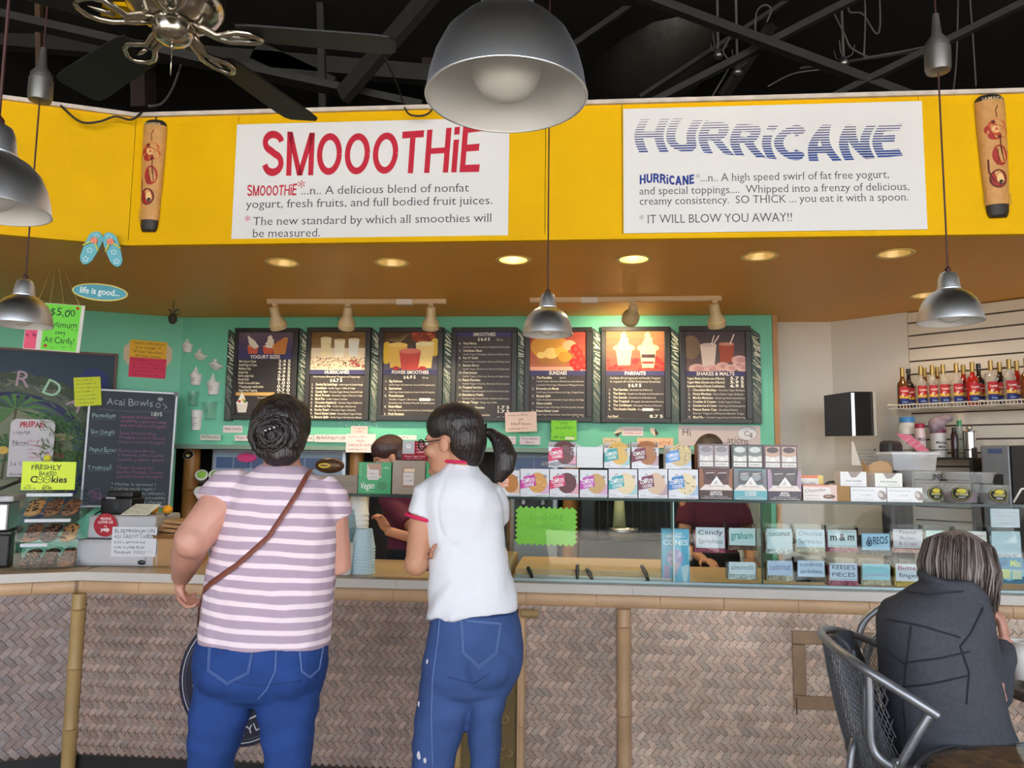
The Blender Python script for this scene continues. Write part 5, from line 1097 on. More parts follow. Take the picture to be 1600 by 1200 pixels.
t, c, w, h = onwall('pink_starburst', 'hot pink starburst tag behind the striped shirt shoulder', 'tag', MP.off(.02), 370, 402, 708, 722, None)
g = G(); g.prism([((w * .5 + w * .55 * (1 if i % 2 else .75) * math.cos(2 * PI * i / 28)), h * .5 + h * .6 * (1 if i % 2 else .7) * math.sin(2 * PI * i / 28)) for i in range(28)], 0, .002); obj('sheet', g, pm('hot_pink', (232, 60, 130), .6), t)
c.text('NEW', w * .5, h * .3, h * .4, (250, 220, 230), 'b', al='c'); c.put('lettering', PRINT, t)
t, c, w, h = onwall('promo_card', 'red and grey promotional card beside the dark-haired employee', 'card', GL.off(-.10), 629, 668, 689, 718.5, (150, 28, 44), .0, .002)
c.rect(0, h * .32, w * .48, h, (186, 180, 184)); c.oval(w * .24, h * .72, w * .1, h * .12, (226, 222, 224)); c.line([(w * .2, h * .72), (w * .28, h * .76)], .003, (120, 110, 116))
for i in range(4): c.text(['+ FUN', '+ FRESH', '+ GOOD', '+ REWARD'][i], w * .56, h * (.82 - i * .15), h * .08, (236, 200, 206), 'b')
c.text('Frozen Yogurt Card', w * .5, h * .14, h * .1, (230, 190, 196), al='c', w=w * .8); c.scrib(w * .2, w * .8, h * .03, h * .06, (220, 170, 180)); c.put('print', PRINT, t)
# ================================================================== LEFT COUNTER ITEMS
def boxobj(name, g, m, t, bev=0, **k): return obj(name, g, m, t, bev=bev, **k)
acr = glass('clear_acrylic', (250, 252, 254), .7, .02); chrome = pm('chrome', (220, 220, 222), .12, metal=1)
steel = pm('stainless', (190, 190, 192), .28, metal=1); blkp = pm('black_plastic', (26, 26, 28), .35); gry = pm('grey_beige_plastic', (176, 174, 176), .45)
# cookie case
CK = CLp.off(-.10); ul, ur = CK.u(20, 880), CK.u(119, 880); w = ur - ul; ztop = CK.uz(70, 768)[1]; H = ztop - ZC
t = thing('cookie_display_case', 'clear acrylic cookie case with three shelves on the left counter', 'display case', CK.MB(ul, ZC + .001)); D = .26
for (a, b, c_, d, e, f) in ((0, .005, 0, D, 0, H), (w - .005, w, 0, D, 0, H), (.005, w - .005, D - .004, D, 0, H), (.0, w, 0, D, H, H + .005)):
    g = G(); g.box(a, b, c_, d, e, f); obj('acrylic_wall', g, acr, t)
for i in range(3):
    z = .012 + i * H * .33; g = G(); g.box(.006, w - .006, .002, D - .006, z, z + .004); obj('shelf', g, acr, t)
    g = G(); g.box(.006, w - .006, -.014, -.010, z, z + H * (.12 if i else .2)); obj('tray_front', g, acr, t)
    g = G(); g.box(.03, w - .04, .02, .05, z + H * .24, z + H * .28) if i else g.box(.02, w * .5, .02, .03, z + H * .26, z + H * .3); obj('price_strip', g, pm('strip_white', (206, 208, 214), .4), t)
ck = [pm('cookie_golden', (196, 150, 96), .8, var=.15, vscale=25, bump=.2, bscale=60), pm('cookie_chip', (150, 104, 74), .8, var=.3, vscale=25, bump=.2, bscale=60), pm('cookie_dark', (58, 42, 40), .8, var=.3, vscale=25, bump=.2, bscale=60)]
def cookie(x, y, z, r, m, lab, grp='cookies in the display case', tl=0):
    P = t0 @ Vector((x, y, z)); o = thing('cookie', lab, 'cookie', Matrix.Translation(P) @ Matrix.Rotation(tl, 4, 'X'), grp)
    g = G(); n = 22; rr = random.Random(int(x * 999 + z * 777))
    g.lathe([(0, -.006), (r * .9, -.006), (r, 0), (r * .9, .006), (r * .5, .011), (0, .012)], n); g.v = [(a + (rr.random() - .5) * .003, b + (rr.random() - .5) * .003, c + (rr.random() - .5) * .002) for a, b, c in g.v]; obj('dough', g, m, o, smooth=True)
    g = G()
    for i in range(9): a, q = rr.random() * 6.28, r * .8 * math.sqrt(rr.random()); g.ell((q * math.cos(a), q * math.sin(a), .011), (.006, .005, .004), 6, 4)
    obj('chips', g, ck[2] if m is not ck[2] else ck[1], o, smooth=True)
t0 = t.matrix_world.copy()
for i, (row, ms, nm) in enumerate(((0, (2, 2, 1), 'bottom'), (1, (1, 2, 0), 'middle'), (2, (0, 1, 1), 'top'))):
    z = .012 + row * H * .33 + .012
    for j, mi in enumerate(ms):
        for k in range(3):
            cookie(w * (.2 + .3 * j), .07 + .06 * k, z + k * .018, .038, ck[mi], '%s cookie, %s of its stack, %s of the %s shelf of the case' % (['golden', 'brown speckled', 'dark chocolate'][mi], ['front', 'middle', 'rear'][k], ['left', 'centre', 'right'][j], nm), tl=.45)
# yellow cookie sign
SGp = CK.off(-.01); u0, u1, z0, z1 = SGp.rect(34, 118, 721, 765)
t = thing('cookie_sign', 'neon yellow sign reading FRESHLY BAKED COOKIES standing on the cookie case', 'sign', SGp.M(u0, ztop + .0075, .0)); w, h = u1 - u0, z1 - z0
g = G(); g.box(0, w, 0, h, -.003, 0); obj('card', g, pm('neon_yellow', (212, 232, 40), .5), t)
c = Cv(); c.text('FRESHLY', w * .44, h * .72, h * .17, (80, 96, 34), 'b', w=w * .56, al='c', jit=.2); c.text('BAKED', w * .48, h * .50, h * .14, (96, 110, 40), 'b', w=w * .34, al='c', jit=.2); c.text('C', w * .16, h * .26, h * .22, (30, 34, 26), 'b'); c.text('kies', w * .55, h * .26, h * .22, (30, 34, 26), 'b', w=w * .3)
for x in (.34, .47): c.ring(w * x, h * .36, h * .12, h * .12, .003, (60, 66, 30)); c.oval(w * x - .004, h * .38, .003, .003, (60, 66, 30)); c.oval(w * x + .006, h * .36, .003, .003, (60, 66, 30))
c.text('1 for', w * .07, h * .12, h * .07, (60, 66, 30)); c.text('$2.50  ea', w * .05, h * .03, h * .07, (60, 66, 30)); c.text('4 for', w * .40, h * .12, h * .07, (60, 66, 30)); c.text('$7.50', w * .39, h * .02, h * .09, (40, 44, 26), 'b')
c.put('lettering', PRINT, t)
# yellow ball flower above it
# cash register with stickers
RG = CN.off(-.18); u0, u1 = RG.u(127, 860), RG.u(240, 860); zr = RG.uz(180, 807)[1]; w = u1 - u0; D = .38
t = thing('cash_register', 'grey cash register with round red sticker and white note', 'cash register', RG.MB(u0, ZC + .001, 0, rz=.12))
hm = RG.uz(180, 843)[1] - ZC
g = G(); g.box(-.02, w, 0, D, 0, hm - .004); obj('drawer_case', g, gry, t, bev=.006)
g = G(); g.box(.0, w * .84, -.004, 0, .012, hm - .02); obj('drawer_front', g, pm('light_grey_drawer', (186, 184, 188), .45), t, bev=.003)
g = G(); Hh = zr - ZC; g.add([(.01, .02, hm), (w * .92, .02, hm), (w * .92, D - .02, hm), (.01, D - .02, hm), (.01, .03, Hh), (w * .92, .03, Hh), (w * .92, D - .04, Hh), (.01, D - .04, Hh)], [(0, 3, 2, 1), (4, 5, 6, 7), (0, 1, 5, 4), (1, 2, 6, 5), (2, 3, 7, 6), (3, 0, 4, 7)]); obj('upper_body', g, gry, t, bev=.01)
g = G(); g.ell((w * .8, -.005, .02), (.02, .006, .012), 12, 6); obj('lock', g, blkp, t)
c = Cv(); c.oval(0, 0, .058, .058, (168, 32, 46), 30); c.text('PEOPLE', 0, .026, .011, (240, 220, 220), 'b', al='c'); c.text('LOVE US', 0, .008, .013, (240, 220, 220), 'b', al='c'); c.text('on', 0, -.008, .008, (240, 220, 220), 'b', al='c'); c.text('yelp', 0, -.03, .018, (250, 240, 240), 'b', al='c')
obj('round_sticker', c, PRINT, t, M=Matrix.Translation((w * .27, .018, (hm + Hh) / 2 + .01)) @ Matrix.Rotation(PI / 2, 4, 'X'))
u0b, u1b, z0b, z1b = RG.rect(170, 236, 824, 871)
t2 = thing('paper_note', 'white note reading $5.00 MINIMUM ON ALL CREDIT CARD taped to the register', 'note', t.matrix_world @ Matrix.Translation((w * .40, -.009, z0b - ZC)) @ Matrix.Rotation(PI / 2, 4, 'X')); ww, hh = u1b - u0b, z1b - z0b
g = G(); g.box(0, ww, 0, hh, 0, .0015); obj('sheet', g, pm('note_white', (214, 214, 220), .6), t2); c = Cv(.002)
for i, s_ in enumerate(('$5.00 MINIMUM ON', 'ALL CREDIT CARDS', '0.25 c service fee', 'order is under $5.00', 'THANK YOU')): c.text(s_, ww * .05, hh * (.80 - i * .175), hh * (.12 if i < 2 else .085), (60, 60, 80), 'n', w=ww * (.9 if i < 2 else .7), jit=.25)
c.line([(ww * .5, hh * .2), (ww * .95, hh * .16)], .001, (60, 60, 80)); c.put('handwriting', PRINT, t2)
t3 = thing('paper_note', 'small slanted white note lying on top of the cash register', 'note', t.matrix_world @ Matrix.Translation((w * .44, .03, Hh + .003)) @ Matrix.Rotation(.6, 4, 'X') @ Matrix.Rotation(0, 4, 'Z')); ww, hh = .17, .09
g = G(); g.prism([(0, 0), (ww * .8, 0), (ww, hh), (ww * .25, hh)], 0, .0015); obj('sheet', g, pm('note_cream', (206, 204, 186), .6), t3); c = Cv(.002)
for i in range(5): c.scrib(ww * (.08 + i * .02), ww * .8, hh * (.12 + i * .16), hh * .1, (60, 60, 60), i)
c.put('handwriting', PRINT, t3)
t = thing('card_reader', 'black payment terminal on the back of the cash register', 'card reader', RG.MB(RG.u(133, 800), zr + .001, -.12)); 
g = G(); g.box(0, .17, 0, .12, 0, .085); g.box(.02, .16, .02, .11, .085, .12); obj('body', g, blkp, t, bev=.008)
g = G(); g.box(.03, .08, -.002, 0, .08, .088); obj('logo_strip', g, gry, t); g = G(); g.lathe([(.02, 0), (.02, .003)], 16, M=Matrix.Translation((.09, 0, .045)) @ Matrix.Rotation(PI / 2, 4, 'X')); obj('dial', g, ymd, t)
g = G(); g.tube([(0, .02, .02), (-.02, -.01, .0), (-.012, -.06, -.1), (.0, -.08, -.17), (.05, -.09, -.2)], .004, 6); obj('cord', g, blkp, t, smooth=True)
for k, px in enumerate((206, 229)):
    P = RG.pt(RG.u(px, 783), zr + .016, -.2); o = thing('orange_pom', ['orange flower ball', 'second orange flower ball'][k] + (' directly behind the slanted note' if k == 0 else ' nearest the brown bag on the register'), 'decoration', P)
    g = G(); g.ell((0, 0, .01), (.026, .024, .022), 14, 10); g.v = [(a * (1 + .08 * math.sin(a * 900)), b, c * (1 + .08 * math.sin(b * 900 + a * 500))) for a, b, c in g.v]; obj('petals', g, pm('marigold', (236, 160, 32), .7), o, smooth=True)
    g = G(); g.tube([(0, 0, -.016), (0, 0, -.006)], .012, 8); obj('base', g, MATS['stem_green'], o)
kraft = pm('kraft_card', (176, 134, 88), .75, var=.08, vscale=12); 
RB = CN.off(-.22); u0, u1 = RB.u(240, 860), RB.u(292, 860)
t = thing('cardboard_box', 'kraft cardboard box lying right of the cash register', 'box', RB.MB(u0, ZC + .001, 0, rz=.35)); w = u1 - u0 + .05
g = G(); g.box(0, w, 0, .3, 0, .135); obj('body', g, kraft, t, bev=.002); g = G(); g.box(.0, w, -.002, 0, .13, .134); g.add([(0, 0, .135), (w, 0, .135), (w, -.07, .16), (0, -.07, .16)], [(0, 1, 2, 3)]); obj('flap', g, kraft, t)
t = thing('paper_bag_pile', 'folded brown paper bags heaped on the box by the register', 'paper bags', RB.MB(u0 - .04, ZC + .138, -.08, rz=-.3))
for k in range(4):
    g = G(); g.box(-.01 + .02 * k, .2 + .02 * k, 0, .13, .0 + .022 * k, .018 + .022 * k); g.v = [(a, b, c + .06 * max(0, .1 - a) * (k + 1) * .6) for a, b, c in g.v]; obj('bag', g, kraft, t, bev=.004)
# far-left dark machine
ML = CLp.off(-.25); u1_ = ML.u(20, 800)
t = thing('black_coffee_machine', 'black and chrome machine cut off by the left photo edge', 'machine', ML.MB(u1_ - .38, ZC + .001))
g = G(); g.box(0, .38, 0, .3, 0, .16); obj('base', g, blkp, t, bev=.01); g = G(); g.box(.02, .36, .02, .28, .17, .31); obj('chrome_tank', g, steel, t, bev=.01); g = G(); g.box(0, .38, 0, .3, .315, .345); obj('lid', g, pm('pale_lid', (190, 188, 192), .4), t, bev=.01); g = G(); g.box(0, .38, 0, .3, .16, .17); obj('shelf', g, blkp, t)
g = G(); g.tube([(.05, -.01, .345), (.15, .0, .40), (.3, .0, .37), (.4, .02, .42)], .008, 8); obj('hose', g, blkp, t, smooth=True)
# ================================================================== GLASS CASE + TOP SHELF
glp = glass('case_glass', (246, 251, 250), .8, .0, 1.5); edg = pm('green_glass_edge', (44, 66, 66), .15); ZG = 1.283
case = thing('glass_display_case', 'long glass display case and overshelf standing on the counter', 'display case', GL.M(0, 0))
uL, uM, uR = GL.u(540, 772), GL.u(791, 840), 2.75
g = G(); g.box(uL - .5, uR, ZG, ZG + .008, -.42, .012); obj('top_glass_shelf', g, glp, case)
g = G(); g.box(uL - .5, uR, ZG - .001, ZG + .010, .012, .017); obj('shelf_edge', g, edg, case)
br = [uM, GL.u(1053, 860), GL.u(1190, 860), uR]
for a, b in ((uM, GL.u(1190, 860)), (GL.u(1190, 860), uR)):
    g = G(); g.box(a + .002, b - .002, ZC + .004, ZG - .001, -.003, .003); obj('front_pane', g, glp, case)
for u in (uM, GL.u(1190, 860)):
    g = G(); g.box(u - .003, u + .003, ZC + .004, ZG - .001, -.40, .003); obj('side_pane', g, glp, case)
    g = G(); g.box(u - .003, u + .003, ZC + .004, ZG, .003, .006); obj('pane_edge', g, edg, case)
g = G(); u = GL.u(1053, 860); g.box(u - .002, u + .002, ZC + .004, ZG, -.1, -.002); obj('divider_edge', g, pm('polished_edge', (206, 232, 232), .1), case)
g = G(); g.box(uM, uR, ZC + .0015, ZC + .012, -.006, .012); obj('sill_strip', g, pm('pale_blue_sill', (160, 184, 190), .3, metal=.3), case)
for px in (548,): 
    u = GL.u(px, 800); g = G(); g.box(u - .006, u + .006, ZC + .0015, ZG, -.3, -.288); obj('shelf_leg', g, steel, case)
# printed cartons on the shelf
ZT = ZG + .0105
def carton(L, R, T, B, dep, lab, face, side=(210, 206, 210), draw=None, k=-.035, zb=None, grp=None, rz=0, mat=None, name='snack_box', cat='box', lean=0, open_top=False):
    pl = GL.off(k); zb = ZT if zb is None else zb; u0, u1 = pl.u(L, (T + B) / 2), pl.u(R, (T + B) / 2); w = u1 - u0; h = pl.uz((L + R) / 2, T)[1] - pl.uz((L + R) / 2, B)[1]
    t = thing(name, lab, cat, pl.MB(u0, zb, 0, rz) @ Matrix.Rotation(lean, 4, 'X'), grp)
    m = mat or pm('carton_%02x%02x%02x' % side, side, .5)
    if open_top:
        for bx in ((0, w, dep - .002, dep, 0, h), (0, .002, .002, dep - .002, 0, h), (w - .002, w, .002, dep - .002, 0, h), (0, w, 0, .002, 0, h * open_top), (0, w, 0, dep, -.0005, .0015)):
            g = G(); g.box(*bx); obj('wall', g, m, t)
    else: g = G(); g.box(0, w, 0, dep, 0, h); obj('carton', g, m, t, bev=.0012)
    if draw is not None or face is not None:
        c = Cv(.0003); hf = h * (open_top or 1)
        if face: c.rect(.0005, .0005, w - .0005, hf - .0005, face)
        if draw: draw(c, w, h)
        obj('front_print', c, GLOSSP, t, M=Matrix.Translation((0, -.0006, 0)) @ Matrix.Rotation(PI / 2, 4, 'X'))
    return t, w, h, zb + h
def cookiebox(tagc, ckc, chips=None, open_=None):
    def d(c, w, h):
        c.poly([(0, h * .12), (w * .5, h * .22), (w, h * .08), (w, 0), (0, 0)], (232, 232, 238)); c.poly([(w * .5, h * .2), (w, h * .5), (w, h * .12), (w * .75, h * .1)], tuple(int(k * .35 + 150) for k in tagc))
        c.oval(w * .60, h * .50, w * .33, h * .37, ckc, 26); r = random.Random(2)
        if chips:
            for i in range(16): a, q = r.random() * 6.28, math.sqrt(r.random()) * .9; c.oval(w * (.60 + .31 * q * math.cos(a)), h * (.50 + .35 * q * math.sin(a)), w * .022, h * .02, chips, 7, rot=a)
        c.poly([(0, h * .27), (0, h * .60), (w * .10, h * .62), (w * .12, h * .72), (w * .50, h * .80), (w * .55, h * .40)], tagc)
        c.text('THE', w * .2, h * .62, h * .05, (250, 250, 250), 'b', rot=.12); c.text('COMPLETE', w * .06, h * .48, h * .13, (250, 250, 250), 'b', w=w * .44, rot=.14, shear=.1); c.text('COOKIE', w * .14, h * .35, h * .10, (250, 250, 250), 'b', w=w * .34, rot=.14)
        c.line([(w * .2, h * .74), (w * .28, h * .84), (w * .33, h * .76)], .002, (60, 40, 60)); c.ring(w * .87, h * .74, w * .065, h * .07, .0015, (90, 90, 96)); c.oval(w * .87, h * .74, w * .03, h * .03, (90, 90, 96))
        c.text('PROTEIN', w * .05, h * .08, h * .035, (110, 110, 130)); c.text('12 COOKIES NET WT', w * .95, h * .03, h * .03, (60, 60, 70), al='r')
    return d
WB_ = (226, 226, 232); low = []
CKS = [(778, 812, 737, 777, (228, 120, 40), (196, 130, 70), None, 'white cookie box partly behind the ponytail'), (813, 858, 733, 776, (208, 70, 170), (222, 160, 90), (240, 214, 120), 'cookie box with magenta label and orange cookie, first right of the ponytail'),
       (859, 904, 733, 776.5, (220, 50, 110), (96, 40, 52), (60, 26, 36), 'cookie box with crimson label and dark chocolate cookie'), (906, 949, 734, 777, (196, 70, 180), (206, 166, 110), None, 'cookie box with purple label, top torn open'),
       (951, 996, 733, 778, (60, 172, 180), (236, 216, 176), None, 'cookie box with teal label and pale lemon cookie'), (997.5, 1043, 733, 779, (120, 40, 80), (222, 190, 164), None, 'cookie box with maroon label and pinkish cookie'), (1044.5, 1091, 734, 780, (60, 130, 200), (230, 214, 176), (70, 50, 40), 'cookie box with blue label and chocolate chip cookie, lower row')]
for L, R, T, B, tc, cc, ch, lab in CKS: t, w, h, zt = carton(L, R, T, B, .12, lab, WB_, draw=cookiebox(tc, cc, ch), grp='cookie boxes on the glass shelf'); low.append(zt)
zt2 = max(low) + .002
def lid_cookie(tc, cc, ch):   # display backs with a round cookie header
    f = cookiebox(tc, cc, ch)
    return f
for L, R, T, B, tc, cc, ch, lab in ((857, 900, 690, 730, (214, 50, 100), (110, 60, 60), (70, 36, 40), 'upper cookie box with crimson label above the magenta one'), (944, 984, 691, 730, (50, 160, 160), (226, 184, 96), None, 'upper cookie box with teal label and golden cookie'),
        (987, 1029, 689, 730, (120, 30, 60), (176, 112, 66), None, 'upper cookie box with maroon label and brown cookie'), (1040, 1080, 696, 733, (90, 150, 220), (222, 200, 150), (70, 50, 36), 'upper blue-labelled chocolate chip cookie box, right end')):
    t, w, h, _ = carton(L, R, T, B, .09, lab, WB_, draw=cookiebox(tc, cc, ch), k=-.055, zb=zt2, grp='cookie boxes stacked on the lower row', open_top=.8 if L != 1040 else .5)
    g = G(); R_ = h * .47; g.lathe([(0, 0), (R_, 0), (R_, .002), (0, .002)], 28, M=Matrix.Translation((w * .56, .0035 if L != 1040 else -.004, h * .58)) @ Matrix.Rotation(PI / 2, 4, 'X')); obj('cookie_header', g, pm('ck_%02x%02x%02x' % cc, cc, .6, var=.15, vscale=60), t)
    c = Cv(.0003); c.poly([(0, h * .22), (0, h * .60), (w * .12, h * .66), (w * .14, h * .74), (w * .50, h * .80), (w * .56, h * .36)], tc); c.text('COMPLETE', w * .06, h * .47, h * .13, (250, 250, 250), 'b', w=w * .44, rot=.14); c.text('COOKIE', w * .14, h * .34, h * .10, (250, 250, 250), 'b', w=w * .34, rot=.14); c.ring(w * .88, h * .58, w * .08, h * .08, .002, (200, 196, 196))
    if ch:
        r = random.Random(4)
        for i in range(14): a, q = r.random() * 3.6 - 1, .35 + .6 * math.sqrt(r.random()); c.oval(w * .56 + R_ * .9 * q * math.cos(a), h * .58 + R_ * .9 * q * math.sin(a), w * .022, h * .02, ch, 7)
    obj('header_print', c, GLOSSP, t, M=Matrix.Translation((0, -.0065, 0)) @ Matrix.Rotation(PI / 2, 4, 'X'))
def fold(c, w, h): c.line([(0, h * .48), (w, h * .46)], .001, (190, 190, 194))
t, w, h, _ = carton(901, 942, 697, 730, .09, 'opened plain white carton between the upper crimson and teal cookie boxes', (224, 224, 226), draw=fold, k=-.055, zb=zt2, open_top=.98)
g = G(); g.add([(0, 0, h), (w * .35, 0, h * .84), (w * .6, 0, h * .84), (w, 0, h), (w, .004, h * 1.12), (w * .6, .004, h * .92), (w * .35, .004, h * .9), (0, .004, h * 1.12)], [(0, 1, 6, 7), (1, 2, 5, 6), (2, 3, 4, 5)]); obj('torn_flap', g, MATS['carton_d2ced2'], t)
# crumpled clear wrapper spilling over
g = G(); r = random.Random(9); pl = GL.off(-.03); n = 12
vs = []
for i in range(n):
    for j in range(5): u = pl.u(846 + i * 5, 715); vs.append(pl.pt(u, zt2 + .004 + .03 * math.exp(-((i - 5) / 5) ** 2) * (j / 4) + r.random() * .012, .03 - j * .025 + (r.random() - .5) * .01))
g.add(vs, [(i * 5 + j, i * 5 + j + 1, (i + 1) * 5 + j + 1, (i + 1) * 5 + j) for i in range(n - 1) for j in range(4)]); tag(obj('plastic_wrap', g, glass('wrap_film', (228, 228, 232), 1.4, .15, op=.25)), 'crumpled clear plastic wrap lying across the crimson cookie box', 'plastic wrap')
# three bar display boxes with a white peak
def barbox(L, R, uL_, uR_, colb, colt, cards, name_, lab):
    def d(c, w, h):
        hf = h * .98; c.rect(0, 0, w, h * .30, colb); c.rect(0, h * .30, w, h * .48, (236, 222, 214)); c.poly([(0, h * .3), (w * .18, h * .48), (w * .10, h), (0, h)], colt); c.poly([(w, h * .3), (w * .86, h * .48), (w * .92, h), (w, h)], colt)
        c.rect(w * .13, h * .5, w * .88, h * .97, cards[0]); 
        for i in range(2): c.oval(w * (.33 + .35 * i), h * .74, w * .14, h * .12, cards[1]); c.line([(w * (.2 + .36 * i), h * .85), (w * (.46 + .36 * i), h * .87)], .003, (226, 206, 200))
        c.poly([(w * .32, h * .46), (w * .52, h * .76), (w * .72, h * .46)], (240, 236, 232)); c.poly([(w * .42, h * .5), (w * .52, h * .64), (w * .56, h * .5)], (200, 190, 190))
        c.text('TAKE TO EXPLORE', w * .5, h * .41, h * .045, (150, 110, 110), al='c'); 
        for i, s_ in enumerate(name_): c.text(s_, w * .5, h * (.21 - i * .075), h * .06, (240, 236, 232), 'b', al='c')
        c.text('12 BARS | NON GMO PROTEIN BARS', w * .5, h * .02, h * .032, (236, 230, 226), 'b', w=w * .9, al='c'); c.text('natural flavor with sea salt', w * .5, h * .085, h * .03, (226, 220, 216), w=w * .7, al='c')
    t, w, h, zt = carton(L, R, 733, 781, .13, lab + ' lower carton', colb, side=colb, draw=d, grp='energy bar cartons')
    def d2(c, w, h):
        c.rect(0, 0, w, h, cards[2])
        for i in range(2):
            x = w * (.06 + .48 * i); ww = w * .42; c.rect(x, h * .30, x + ww, h * .92, cards[3]); c.oval(x + ww / 2, h * .78, ww * .42, h * .12, cards[4]); c.poly([(x, h * .3), (x + ww, h * .3), (x + ww, h * .55), (x + ww * .5, h * .48), (x, h * .55)], (220, 214, 208)); c.poly([(x + ww * .25, h * .30), (x + ww * .5, h * .52), (x + ww * .75, h * .30)], (238, 234, 228)); c.rect(x, h * .08, x + ww, h * .26, (226, 222, 216)); c.scrib(x + ww * .1, x + ww * .9, h * .13, h * .07, (90, 70, 80), i)
    carton(uL_, uR_, 697, 735, .1, lab + ' header card', cards[2], side=colt, draw=d2, k=-.05, zb=zt + .0015, grp='energy bar carton headers')
barbox(1092.5, 1145, 1090, 1140, (66, 38, 36), (150, 92, 60), ((96, 50, 50), (60, 30, 34), (112, 92, 96), (176, 166, 170), (136, 128, 134)), ('ALMOND', 'BROWNIE'), 'brown and orange bar box, left of three,')
barbox(1146.5, 1198.5, 1143, 1192, (104, 176, 186), (120, 120, 126), ((86, 86, 90), (150, 156, 158), (52, 46, 50), (120, 126, 122), (206, 210, 204)), ('COOKIES', '& CREAM'), 'teal and black bar box, middle of three,')
barbox(1199.5, 1252, 1193, 1246, (56, 40, 66), (176, 146, 170), ((74, 66, 74), (84, 78, 84), (92, 58, 72), (196, 160, 140), (70, 40, 50)), ('MAPLE', 'PRALINE'), 'purple bar box, right of three,')
def choc(fs, y0, band, right=True):
    def d(c, w, h):
        c.rect(0, h * .88, w, h, band); c.poly([(w * .78, h), (w, h), (w, 0), (w * .86, 0)], (240, 210, 110) if right else (226, 190, 180)); c.text('Chocolite', w * .04, h * .52, h * .2, (90, 70, 70), 'n', w=w * .62, rot=.08, shear=.25); c.oval(w * .76, h * .28, w * .18, h * .14, (96, 62, 50)); c.oval(w * .74, h * .3, w * .1, h * .07, (176, 130, 100)); c.scrib(w * .05, w * .5, h * .3, h * .08, (120, 110, 112), 3); c.scrib(w * .05, w * .5, h * .12, h * .06, (120, 110, 112), 5)
    return d
carton(1255, 1308, 762, 787, .10, 'pale pink chocolate bar box at the front of the shelf beside the brown carton', (232, 222, 218), side=(190, 150, 140), draw=choc(1, 0, (226, 150, 130), False))
t, w, h, z1_ = carton(1248, 1286, 722, 760, .06, 'white chocolate box with orange and yellow edge standing behind the pink box', (232, 228, 224), side=(216, 206, 196), draw=choc(1, 0, (224, 116, 60)), k=-.16)
carton(1308.5, 1328, 762, 786, .1, 'small plain brown cardboard carton end on the shelf', None, side=(164, 124, 84), mat=kraft)
def wb(seed, side_):
    def d(c, w, h):
        c.text('Dark Chocolate Coconut', w * .06, h * .72, h * .12, (150, 150, 156), w=w * .6); c.oval(w * side_, h * .45, w * .11, h * .34, (150, 130, 124), rot=.6); c.oval(w * (side_ - .04), h * .5, w * .06, h * .2, (206, 196, 190), rot=.6); c.scrib(w * .3, w * .6, h * .4, h * .12, (176, 176, 180), seed); c.scrib(w * .1, w * .7, h * .12, h * .08, (180, 180, 184), seed + 1)
    return d
a1 = carton(1329, 1385, 764, 787, .11, 'long white bar carton with chocolate picture, left of the lower pair', (232, 231, 232), draw=wb(1, .88)); a2 = carton(1386, 1441.5, 765, 788, .11, 'long white bar carton, right of the lower pair under the tubs', (234, 233, 234), draw=wb(3, .9))
def wcar(c, w, h): c.poly([(w * .3, h), (w * .8, h), (w * .6, h * .62), (w * .42, h * .6)], (150, 130, 124)); c.text('Dark Chocolate', w * .5, h * .32, h * .13, (140, 136, 140), 'b', al='c', w=w * .6); c.scrib(w * .1, w * .9, h * .1, h * .1, (170, 168, 170), 2)
carton(1313, 1354, 740, 763, .1, 'smaller white carton stacked on the lower left white carton', (230, 228, 228), draw=wcar, k=-.05, zb=a1[3] + .0015); carton(1367, 1410, 742, 763.5, .1, 'smaller white carton stacked on the lower right white carton', (230, 230, 222), draw=wcar, k=-.05, zb=a2[3] + .0015)
# strap loop
t = thing('strap_loop', 'black patterned strap loop between the orange-edged box and the stacked white carton', 'strap', GL.off(-.13).M(GL.off(-.13).u(1300, 762), ZT, 0)); g = G(); g.tube([(.055 * math.cos(a), .075 * math.sin(a) + .01, 0) for a in [PI * (.95 - .08 * i) for i in range(12)]], .006, 8, flat=.4, up=(0, 0, 1)); obj('loop', g, blkp, t, smooth=True)
# paper bag
Q = GL.off(-.17); u0, u1 = Q.u(1351, 745), Q.u(1391, 745)
t = thing('paper_bag', 'open crumpled brown paper bag behind the white cartons', 'paper bag', Q.MB((u0 + u1) / 2, ZT)); hb = Q.uz(1370, 727)[1] - ZT; wv = (u1 - u0) / 2
g = G(); n = 24; lv = 7; vs = []; r = random.Random(5)
for i in range(lv):
    f = i / (lv - 1)
    for j in range(n):
        a = 2 * PI * j / n; rr = wv * (.92 + .12 * f) * (1 + .06 * r.random()); x = rr * math.copysign(abs(math.cos(a)) ** .7, math.cos(a)); y = rr * .8 * math.copysign(abs(math.sin(a)) ** .7, math.sin(a)); vs.append((x, y, hb * f + (.012 * math.sin(3 * a) + .012 * r.random() if i == lv - 1 else 0)))
g.add(vs, [(i * n + j, i * n + (j + 1) % n, (i + 1) * n + (j + 1) % n, (i + 1) * n + j) for i in range(lv - 1) for j in range(n)]); g.add([(x * .97, y * .97, z) for x, y, z in vs[(lv - 2) * n:]] , [(j, n + j, n + (j + 1) % n, (j + 1) % n) for j in range(n)])
obj('bag', g, pm('bag_kraft', (186, 150, 110), .8, bump=.5, bscale=25), t)
